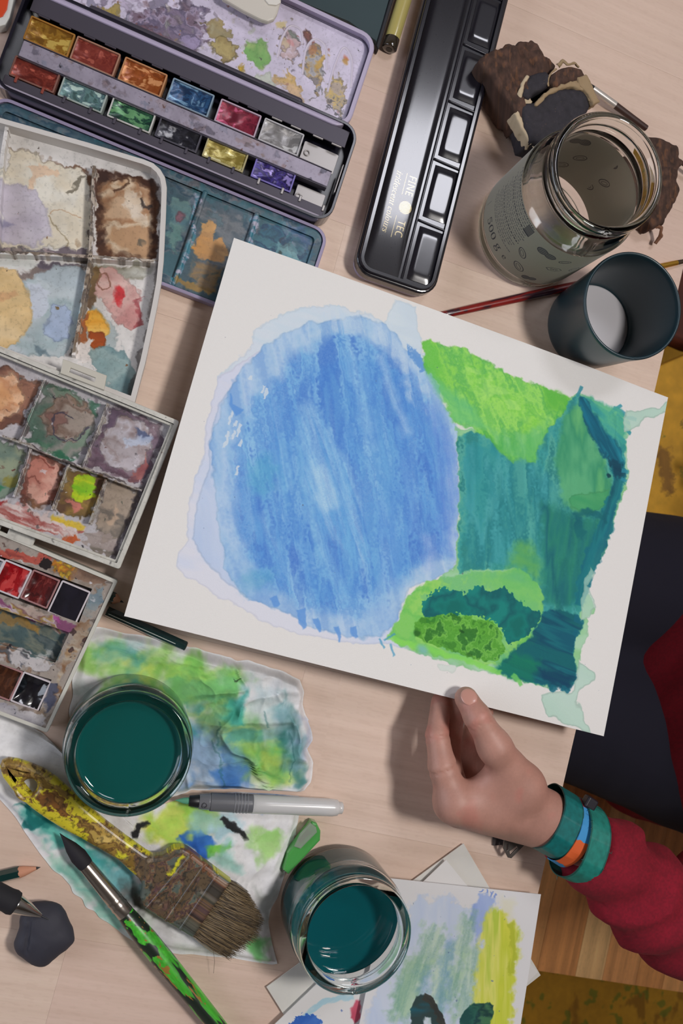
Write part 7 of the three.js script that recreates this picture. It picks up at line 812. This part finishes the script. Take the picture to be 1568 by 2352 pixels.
// ------------------------------------------------------------------ the child
{
  const T = thing('person', 'child in red sweater and navy trousers on the bench, left hand pinching the painting', 'person', [0.5, -0.27, 0.13]);
  const o = [0.5, -0.27, 0.13], L = a => [a[0] - o[0], a[1] - o[1], a[2] - o[2], a[3]];
  const V = (x, y, z, r) => L([x, y, z, r]);
  // ---- left hand: joints along the bones, each with its radius
  const wrist = V(.264,.034,.1846, 0.0122), wr2 = V(.2602,.038,.1786, 0.011), wr3 = V(.2621,.029,.19, 0.011);
  const cmc = V(.2413,.046,.1589, 0.0128), tmc = V(.2184,.058,.1301, 0.0098), tip1 = V(.2074,.0585,.1119, 0.0081), ttip = V(.2027,.0505,.1009, 0.0072);
  const im = V(.1983,.042,.1668, 0.0112), ip = V(.1906,.041,.145, 0.0088), id = V(.1888,.0365,.1269, 0.0072), it = V(.1943,.028,.1069, 0.0062);
  const mm = V(.2068,.026,.1761, 0.0112), mp = V(.2012,.022,.1499, 0.0086), md = V(.2029,.0225,.1285, 0.0072), mt = V(.2061,.0268,.1076, 0.0062);
  const rm = V(.2181,.0125,.1827, 0.0102), rp = V(.2157,.0095,.1517, 0.008), rd = V(.2229,.0135,.131, 0.0068), rt = V(.2266,.0225,.1156, 0.006);
  const pm = V(.2276,.009,.1862, 0.0085), pp = V(.2265,.0075,.161, 0.0066), pd = V(.2301,.0095,.1439, 0.0058), pt = V(.2328,.0165,.1303, 0.0052);
  const fore1 = V(.3181,.032,.2196, 0.0175), fore2 = V(.3708,.026,.256, 0.021);
  const palm = [[wrist, im, 0.0118, 0.0118], [wr2, im, 0.0106, 0.0105], [wrist, mm, 0.0118, 0.0112], [wr3, rm, 0.0106, 0.0102], [wr3, pm, 0.0098, 0.0088]];
  const thenar = [[wr2, cmc], [cmc, tmc]];
  const mid = (a, b, t, r) => [mix(a[0], b[0], t), mix(a[1], b[1], t), mix(a[2], b[2], t), r];
  const web = [[mid(cmc, tmc, 0.35, 0.0095), mid(im, wrist, 0.24, 0.0102)], [cmc, mid(im, wrist, 0.4, 0.0125)], [mid(cmc, tmc, 0.55, 0.0075), mid(im, wrist, 0.14, 0.0085)]];
  const handSd = (x, y, z) => {
    const p = [x, y, z]; let d = 1e9;
    for (const [a, b, ra, rb] of palm) d = smin(d, cone(p, [a[0], a[1], a[2], ra], [b[0], b[1], b[2], rb]), 0.012);
    for (const [a, b] of thenar) d = smin(d, cone(p, a, b), 0.009);
    for (const [a, b] of web) d = smin(d, cone(p, a, b), 0.007);
    const F = (a, b, c, e, k) => { let f = smin(cone(p, a, b), cone(p, b, c), k); return smin(f, cone(p, c, e), k); };
    const th = smin(cone(p, tmc, tip1), cone(p, tip1, ttip), 0.004); d = smin(d, th, 0.006);
    const fi = F(im, ip, id, it, 0.003), fm = F(mm, mp, md, mt, 0.003), fr = F(rm, rp, rd, rt, 0.003), fp = F(pm, pp, pd, pt, 0.003);
    const k = 0.0035; d = smin(d, fi, k); d = smin(d, fm, k); d = smin(d, fr, k); d = smin(d, fp, k);
    d = smin(d, cone(p, [wrist[0], wrist[1], wrist[2], 0.0135], fore1), 0.01); d = smin(d, cone(p, fore1, fore2), 0.01);
    // skin creases over the thumb joint and inside the index finger
    const cr = (a, b, t, w, dep) => { const ex = b[0] - a[0], ey = b[1] - a[1], ez = b[2] - a[2], l = Math.hypot(ex, ey, ez), s = ((x - a[0]) * ex + (y - a[1]) * ey + (z - a[2]) * ez) / l - t * l, q = Math.hypot(x - mix(a[0], b[0], t), y - mix(a[1], b[1], t), z - mix(a[2], b[2], t)); return q < 0.0125 ? dep * Math.exp(-(s * s) / (w * w)) : 0; };
    d += cr(tmc, tip1, 0.98, 0.0007, 0.0009) + cr(tmc, tip1, 0.86, 0.0007, 0.0007) + cr(tip1, ttip, 0.1, 0.0006, 0.0003) + cr(ip, id, 0.98, 0.0008, 0.0009) + cr(im, ip, 0.98, 0.0009, 0.0012);
    return d;
  };
  const hlo = L([0.17, -0.001, 0.075, 0]), hhi = L([0.39, 0.072, 0.29, 0]);
  const hand = sdfMesh(handSd, hlo, hhi, 0.0014);
  // ---- the rest of the body in coarser cells: head, neck, right arm
  const neck0 = V(0.645, 0.13, 0.13, 0.04), neck1 = V(0.655, 0.2, 0.13, 0.036), headC = V(0.65, 0.275, 0.13, 0);
  const headSd = (x, y, z) => { const p = [x, y, z], dx = x - headC[0], dy = y - headC[1], dz = z - headC[2];
    let d = (Math.hypot(dx / 0.088, dy / 0.098, dz / 0.073) - 1) * 0.078; d = smin(d, (Math.hypot((dx + 0.038) / 0.05, (dy + 0.058) / 0.05, dz / 0.048) - 1) * 0.048, 0.03); // jaw
    d = smin(d, cone(p, neck0, neck1), 0.03); d = smin(d, cone(p, neck1, [headC[0], headC[1] - 0.05, headC[2], 0.034]), 0.03);
    d = smin(d, cone(p, [headC[0] - 0.084, headC[1] - 0.002, headC[2], 0.006], [headC[0] - 0.098, headC[1] - 0.03, headC[2], 0.008]), 0.01); // nose
    for (const s of [-1, 1]) { d = Math.max(d, -(Math.hypot(dx + 0.088, dy - 0.004, dz - s * 0.03) - 0.011)); d = smin(d, (Math.hypot((dx - 0.004) / 0.018, (dy + 0.005) / 0.027, (dz - s * 0.074) / 0.008) - 1) * 0.008, 0.006); }
    d = smin(d, cone(p, [headC[0] - 0.083, headC[1] - 0.052, headC[2] - 0.016, 0.005], [headC[0] - 0.083, headC[1] - 0.052, headC[2] + 0.016, 0.005]), 0.006); return d; };
  const head = sdfMesh(headSd, [headC[0] - 0.12, headC[1] - 0.16, headC[2] - 0.1], [headC[0] + 0.11, headC[1] + 0.11, headC[2] + 0.1], 0.005);
  // right hand resting on the thigh: palm and five bent fingers
  const rw = V(0.68, -0.165, -0.06, 0.019), rk = [[0.625, -0.168, -0.085], [0.618, -0.168, -0.068], [0.62, -0.168, -0.052], [0.626, -0.17, -0.038]];
  const rightSd = (x, y, z) => { const p = [x, y, z]; let d = 1e9; rk.forEach((k, i) => { const a = V(k[0], k[1], k[2], 0.0095), b = V(k[0] - 0.024, k[1] - 0.002, k[2] - 0.002, 0.0078), c = V(k[0] - 0.042 + 0.004 * Math.abs(i - 1), k[1] - 0.012, k[2] - 0.003, 0.0066); d = smin(d, cone(p, [rw[0], rw[1], rw[2], 0.015], a), 0.012); d = smin(d, smin(cone(p, a, b), cone(p, b, c), 0.003), 0.003); }); const t0 = V(0.662, -0.165, -0.04, 0.011), t1 = V(0.64, -0.166, -0.02, 0.0088), t2 = V(0.622, -0.17, -0.014, 0.0072); d = smin(d, smin(cone(p, t0, t1), cone(p, t1, t2), 0.003), 0.006); return smin(d, cone(p, rw, V(0.74, -0.12, -0.05, 0.024)), 0.01); };
  const right = sdfMesh(rightSd, L([0.56, -0.21, -0.12, 0]), L([0.78, -0.08, 0.02, 0]), 0.003);
  const skin = colTex(256, 256, (i, j) => { const n = fbm(i / 20, j / 20, 4), f = noise(i / 2.3, j / 2.3), r = sm(0.55, 0.75, fbm(i / 40 + 8, j / 40, 3)); return [170, 126, 112].map((v, q) => mix(v, [178, 116, 104][q], r * 0.6) * (0.94 + 0.1 * n + 0.03 * f)); });
  const skinM = new THREE.MeshPhysicalMaterial({ map: skin, roughness: 0.52, sheen: 0.15 });
  part(T, 'body', merge([hand, head, right]), skinM);
  { // thumb nail
    const g = new THREE.SphereGeometry(1, 20, 12); g.scale(0.0056, 0.0011, 0.005); const e = new THREE.Vector3(ttip[0] - tip1[0], ttip[1] - tip1[1], ttip[2] - tip1[2]).normalize(); const s = new THREE.Vector3().crossVectors(e, new THREE.Vector3(0, 1, 0)).normalize(), u = new THREE.Vector3().crossVectors(s, e).normalize(); g.applyMatrix4(new THREE.Matrix4().makeBasis(e, u, s.multiplyScalar(1))); g.translate(mix(tip1[0], ttip[0], 0.86) + u.x * 0.0071, mix(tip1[1], ttip[1], 0.86) + u.y * 0.0071, mix(tip1[2], ttip[2], 0.86) + u.z * 0.0071); part(T, 'thumb_nail', g, phy(186, 136, 122, 0.3, { clearcoat: 0.4 }));
  }
  // ---- sweater: sleeve with folds, torso, other sleeve
  const sl = [V(.2921,.034,.2049, 0.0236), V(.311,.033,.22, 0.0255), V(.3453,.03,.2451, 0.0305), V(.3844,.022,.2731, 0.036), V(0.43, 0.02, 0.265, 0.043)], sh = V(0.63, 0.1, 0.245, 0.048), shr = V(0.63, 0.1, 0.015, 0.048), elr = V(0.77, -0.05, -0.04, 0.038), cuffr = V(0.695, -0.15, -0.058, 0.026);
  const ex = sl[2][0] - sl[0][0], ey = sl[2][1] - sl[0][1], ez = sl[2][2] - sl[0][2], el = Math.hypot(ex, ey, ez);
  const torsoSd = (x, y, z) => { const cx = 0.562 - o[0] + 0.24 * (y - 0.1), dx = x - cx, dz = z - 0.018, t = sm(0.0, 0.36, y), rx = mix(0.118, 0.098, t), rz = mix(0.15, 0.122, t); const yy = Math.max(0, Math.abs(y - 0.185) - 0.165); return (Math.hypot(dx / rx, dz / rz, yy / 0.05) - 1) * 0.085; };
  const sleeveSd = (x, y, z) => { const p = [x, y, z]; let d = 1e9; for (let k = 0; k < 4; k++) d = smin(d, cone(p, sl[k], sl[k + 1]), 0.014); const s = ((x - sl[0][0]) * ex + (y - sl[0][1]) * ey + (z - sl[0][2]) * ez) / el; const q = (x - sl[0][0]) * (-ez / el) + (z - sl[0][2]) * (ex / el); const f = Math.sin(s * 190 + q * 70 + 5 * fbm(s * 24, q * 24, 2)) * 0.0026 + 0.013 * (fbm(s * 34 + q * 18, q * 30 + y * 20, 3) - 0.5); return d + f * sm(0.002, 0.03, s) * 1.0 + 0.0005 * (noise(x * 900, z * 900 + y * 500) - 0.5); };
  const sweaterSd = (x, y, z) => { const p = [x, y, z]; let d = torsoSd(x, y, z); d = smin(d, sleeveSd(x, y, z), 0.03); d = smin(d, cone(p, sl[4], sh), 0.03); d = smin(d, cone(p, sh, shr), 0.06); d = smin(d, cone(p, shr, elr), 0.03); d = smin(d, cone(p, elr, cuffr), 0.02); d = smin(d, cone(p, [neck0[0], neck0[1] - 0.02, neck0[2], 0.05], [neck0[0], neck0[1] + 0.008, neck0[2], 0.046]), 0.02); const s = ((x - sl[0][0]) * ex + (y - sl[0][1]) * ey + (z - sl[0][2]) * ez) / el; d = s > -0.03 && s < 0.02 ? Math.max(d, -s) : d; return d + 0.004 * (fbm(x * 30, y * 30 + z * 30, 2) - 0.5); };
  const red = colTex(256, 256, (i, j) => { const n = fbm(i / 3, j / 3, 3), m = fbm(i / 40, j / 40, 3); return [118, 12, 32].map(v => v * (0.8 + 0.28 * n + 0.16 * m)); });
  const redM = new THREE.MeshPhysicalMaterial({ map: red, roughness: 0.95, sheen: 0.25, sheenColor: col(130, 30, 44), sheenRoughness: 0.6 });
  part(T, 'sweater', sdfMesh(sweaterSd, L([0.25, -0.29, -0.1, 0]), L([0.83, 0.19, 0.34, 0]), 0.004), redM, 'red knitted sweater');
  // ---- trousers and legs
  const trSd = (x, y, z) => { const p = [x, y, z]; let d = cone(p, V(0.575, -0.21, 0.085, 0.085), V(0.575, -0.21, 0.175, 0.085)); d = smin(d, cone(p, V(0.56, -0.2, 0.065, 0.078), V(0.22, -0.192, 0.0, 0.06)), 0.03); d = smin(d, cone(p, V(0.56, -0.2, 0.222, 0.078), V(0.22, -0.195, 0.085, 0.058)), 0.03); d = smin(d, cone(p, V(0.22, -0.195, 0.0, 0.058), V(0.24, -0.64, 0.0, 0.04)), 0.03); d = smin(d, cone(p, V(0.22, -0.198, 0.1, 0.056), V(0.24, -0.64, 0.13, 0.04)), 0.03); d = Math.max(d, -(y - 0.002) * (x > -0.19 ? 1 : -9)); return d + 0.004 * (fbm(x * 40, z * 40 + y * 40, 3) - 0.5); };
  part(T, 'trousers', sdfMesh(trSd, L([0.12, -0.7, -0.09, 0]), L([0.69, -0.09, 0.33, 0]), 0.007), new THREE.MeshPhysicalMaterial({ color: col(26, 26, 40), roughness: 0.95, sheen: 0.3, sheenColor: col(40, 40, 60) }), 'dark navy trousers');
  for (const z of [0, 0.13]) part(T, 'shoe', sdfMesh((x, y, zz) => { let d = cone([x, y, zz], V(0.25, -0.685, z, 0.032), V(0.16, -0.692, z, 0.027)); return Math.max(d, -(y + 0.449)); }, L([0.11, -0.725, z - 0.05, 0]), L([0.31, -0.63, z + 0.05, 0]), 0.006), std(70, 60, 60, 0.7));
  // ---- hair
  part(T, 'hair', sdfMesh((x, y, z) => { const dx = x - headC[0], dy = y - headC[1], dz = z - headC[2]; let d = (Math.hypot((dx - 0.008) / 0.098, (dy - 0.006) / 0.106, dz / 0.084) - 1) * 0.086; d = smin(d, (Math.hypot((dx - 0.05) / 0.05, (dy + 0.06) / 0.09, dz / 0.075) - 1) * 0.05, 0.03); d = Math.max(d, -(Math.hypot((dx + 0.1) / 0.075, (dy + 0.03) / 0.085, dz / 0.062) - 1) * 0.06); return d + 0.004 * (fbm(z * 300, x * 30 + y * 30, 3) - 0.5); }, [headC[0] - 0.12, headC[1] - 0.17, headC[2] - 0.11], [headC[0] + 0.13, headC[1] + 0.13, headC[2] + 0.11], 0.005), std(96, 66, 44, 0.6));
  for (const s of [-1, 1]) { const e = part(T, 'eye', new THREE.SphereGeometry(0.0084, 20, 14).scale(1, 0.72, 1).translate(headC[0] - 0.0752, headC[1] + 0.004, headC[2] + s * 0.03), std(214, 208, 204, 0.25)); part(e, 'iris', new THREE.SphereGeometry(0.0046, 16, 12).scale(0.5, 1, 1).translate(headC[0] - 0.0822, headC[1] + 0.003, headC[2] + s * 0.03), std(60, 46, 38, 0.2)); part(T, 'eyebrow', limb([[headC[0] - 0.083, headC[1] + 0.02, headC[2] + s * 0.018, 0.0014], [headC[0] - 0.081, headC[1] + 0.0235, headC[2] + s * 0.03, 0.0018], [headC[0] - 0.075, headC[1] + 0.021, headC[2] + s * 0.042, 0.0012]], 8, 4), std(90, 62, 42, 0.8)); }
  part(T, 'lips', limb([[headC[0] - 0.0865, headC[1] - 0.0515, headC[2] - 0.019, 0.0012], [headC[0] - 0.0905, headC[1] - 0.053, headC[2], 0.0036], [headC[0] - 0.0865, headC[1] - 0.0515, headC[2] + 0.019, 0.0012]], 10, 6), std(168, 98, 92, 0.5));
}
// ---- bands round the wrist
function band(name, label, c0, c1, ra, rb, w, th, mat, twist = 0, group, uRep = 6) { // ribbon loop round the line c0 -> c1 at c0
  const a = new THREE.Vector3(...c0), ax = new THREE.Vector3(c1[0] - c0[0], c1[1] - c0[1], c1[2] - c0[2]).normalize(), up = new THREE.Vector3(0, 1, 0), s = new THREE.Vector3().crossVectors(ax, up).normalize(), u = new THREE.Vector3().crossVectors(s, ax).normalize(), n = 72, pos = [], idx = [], uv = [];
  for (let i = 0; i <= n; i++) { const t = i / n * Math.PI * 2, c = Math.cos(t), q = Math.sin(t), tw = twist * Math.cos(t); for (const [r, o] of [[0, -w / 2], [0, w / 2], [th, w / 2], [th, -w / 2], [0, -w / 2]]) { const wv = 0.0003 * Math.sin(t * 5 + o * 400); const v = new THREE.Vector3().addScaledVector(s, c * (ra + r + wv)).addScaledVector(u, q * (rb + r + wv)).addScaledVector(ax, o + tw); pos.push(v.x, v.y, v.z); uv.push(i / n * uRep, o / w + 0.5); } }
  for (let i = 0; i < n; i++) for (let j = 0; j < 4; j++) { const p = i * 5 + j, q = p + 5; idx.push(p, q, p + 1, q, q + 1, p + 1); }
  let g = new THREE.BufferGeometry(); g.setAttribute('position', new THREE.Float32BufferAttribute(pos, 3)); g.setAttribute('uv', new THREE.Float32BufferAttribute(uv, 2)); g.setIndex(idx.reverse()); g = toCreasedNormals(g, 0.6);
  const T = thing(name, label, 'bracelet', c0, 0, group); part(T, 'ribbon', g, mat); return { T, s, u, ax };
}
{
  const w0 = [.2702,.034,.1867], w1 = [.2877,.034,.2011], w2 = [.2799,.034,.1937], w3 = [.3266,.034,.221];
  const weave = (c) => { const t = colTex(256, 64, (i, j) => { const k = 0.86 + 0.14 * ((i + j) % 3 === 0 ? 0 : 1), n = fbm(i / 30, j / 10, 4), e = j < 4 || j > 59 ? 0.7 : 1; return c.map(v => v * k * e * (0.85 + 0.3 * n)); }); return new THREE.MeshPhysicalMaterial({ map: t, roughness: 0.45, sheen: 0.4, side: THREE.DoubleSide }); };
  band('ribbon_bracelet', 'dark teal satin ribbon bracelet worn next to the hand', w0, w3, 0.0212, 0.0192, 0.0155, 0.0006, weave([10, 106, 104]), 0.0015, 'teal ribbon bracelets');
  const wc = weave([30, 124, 112]); const b = band('ribbon_bracelet', 'frayed paler teal ribbon bracelet with white scuffs, worn over the red cuff', w1, w3, 0.0252, 0.0236, 0.0158, 0.0006, wc, 0.003, 'teal ribbon bracelets'); { const r = rng(31), fr = []; for (let k = 0; k < 26; k++) { const t = r() * 6.28, o = r() > 0.5 ? 0.0079 : -0.0079, v = new THREE.Vector3().addScaledVector(b.s, Math.cos(t) * 0.0258).addScaledVector(b.u, Math.sin(t) * 0.0242).addScaledVector(b.ax, o + 0.003 * Math.cos(t)); fr.push(limb([[v.x, v.y, v.z, 0.0002], [v.x + (r() - 0.5) * 0.003, v.y + 0.001 * r(), v.z + (r() - 0.5) * 0.003, 0.0002], [v.x + (r() - 0.5) * 0.004, v.y + 0.001 * r(), v.z + (r() - 0.5) * 0.004, 0.0001]], 3, 2)); } const q = part(b.T, 'frayed_threads', merge(fr), wc); q.userData.kind = 'stuff'; }
  const pt = colTex(256, 32, (i, j) => { const k = Math.floor(i / 43 + 0.3 * noise(i / 9, j / 9)) % 6; return [[60, 140, 196], [206, 90, 40], [206, 90, 40], [60, 140, 196], [60, 140, 196], [150, 30, 44]][k]; });
  const c = band('woven_wristband', 'narrow blue and orange patterned wristband with a black clasp between ribbons', w2, w3, 0.0216, 0.0198, 0.009, 0.0007, new THREE.MeshStandardMaterial({ map: pt, roughness: 0.7, side: THREE.DoubleSide }), 0.001, undefined, 2); const k = new THREE.Vector3().addScaledVector(c.s, -0.0226).addScaledVector(c.u, 0.008); const g = rbox(0.0085, 0.007, 0.008, 0.0016); g.rotateY(-0.6); g.translate(k.x, k.y, k.z); part(c.T, 'clasp', g, std(30, 28, 36, 0.4), 'black plastic clasp');
}

renderer.render(scene, camera);
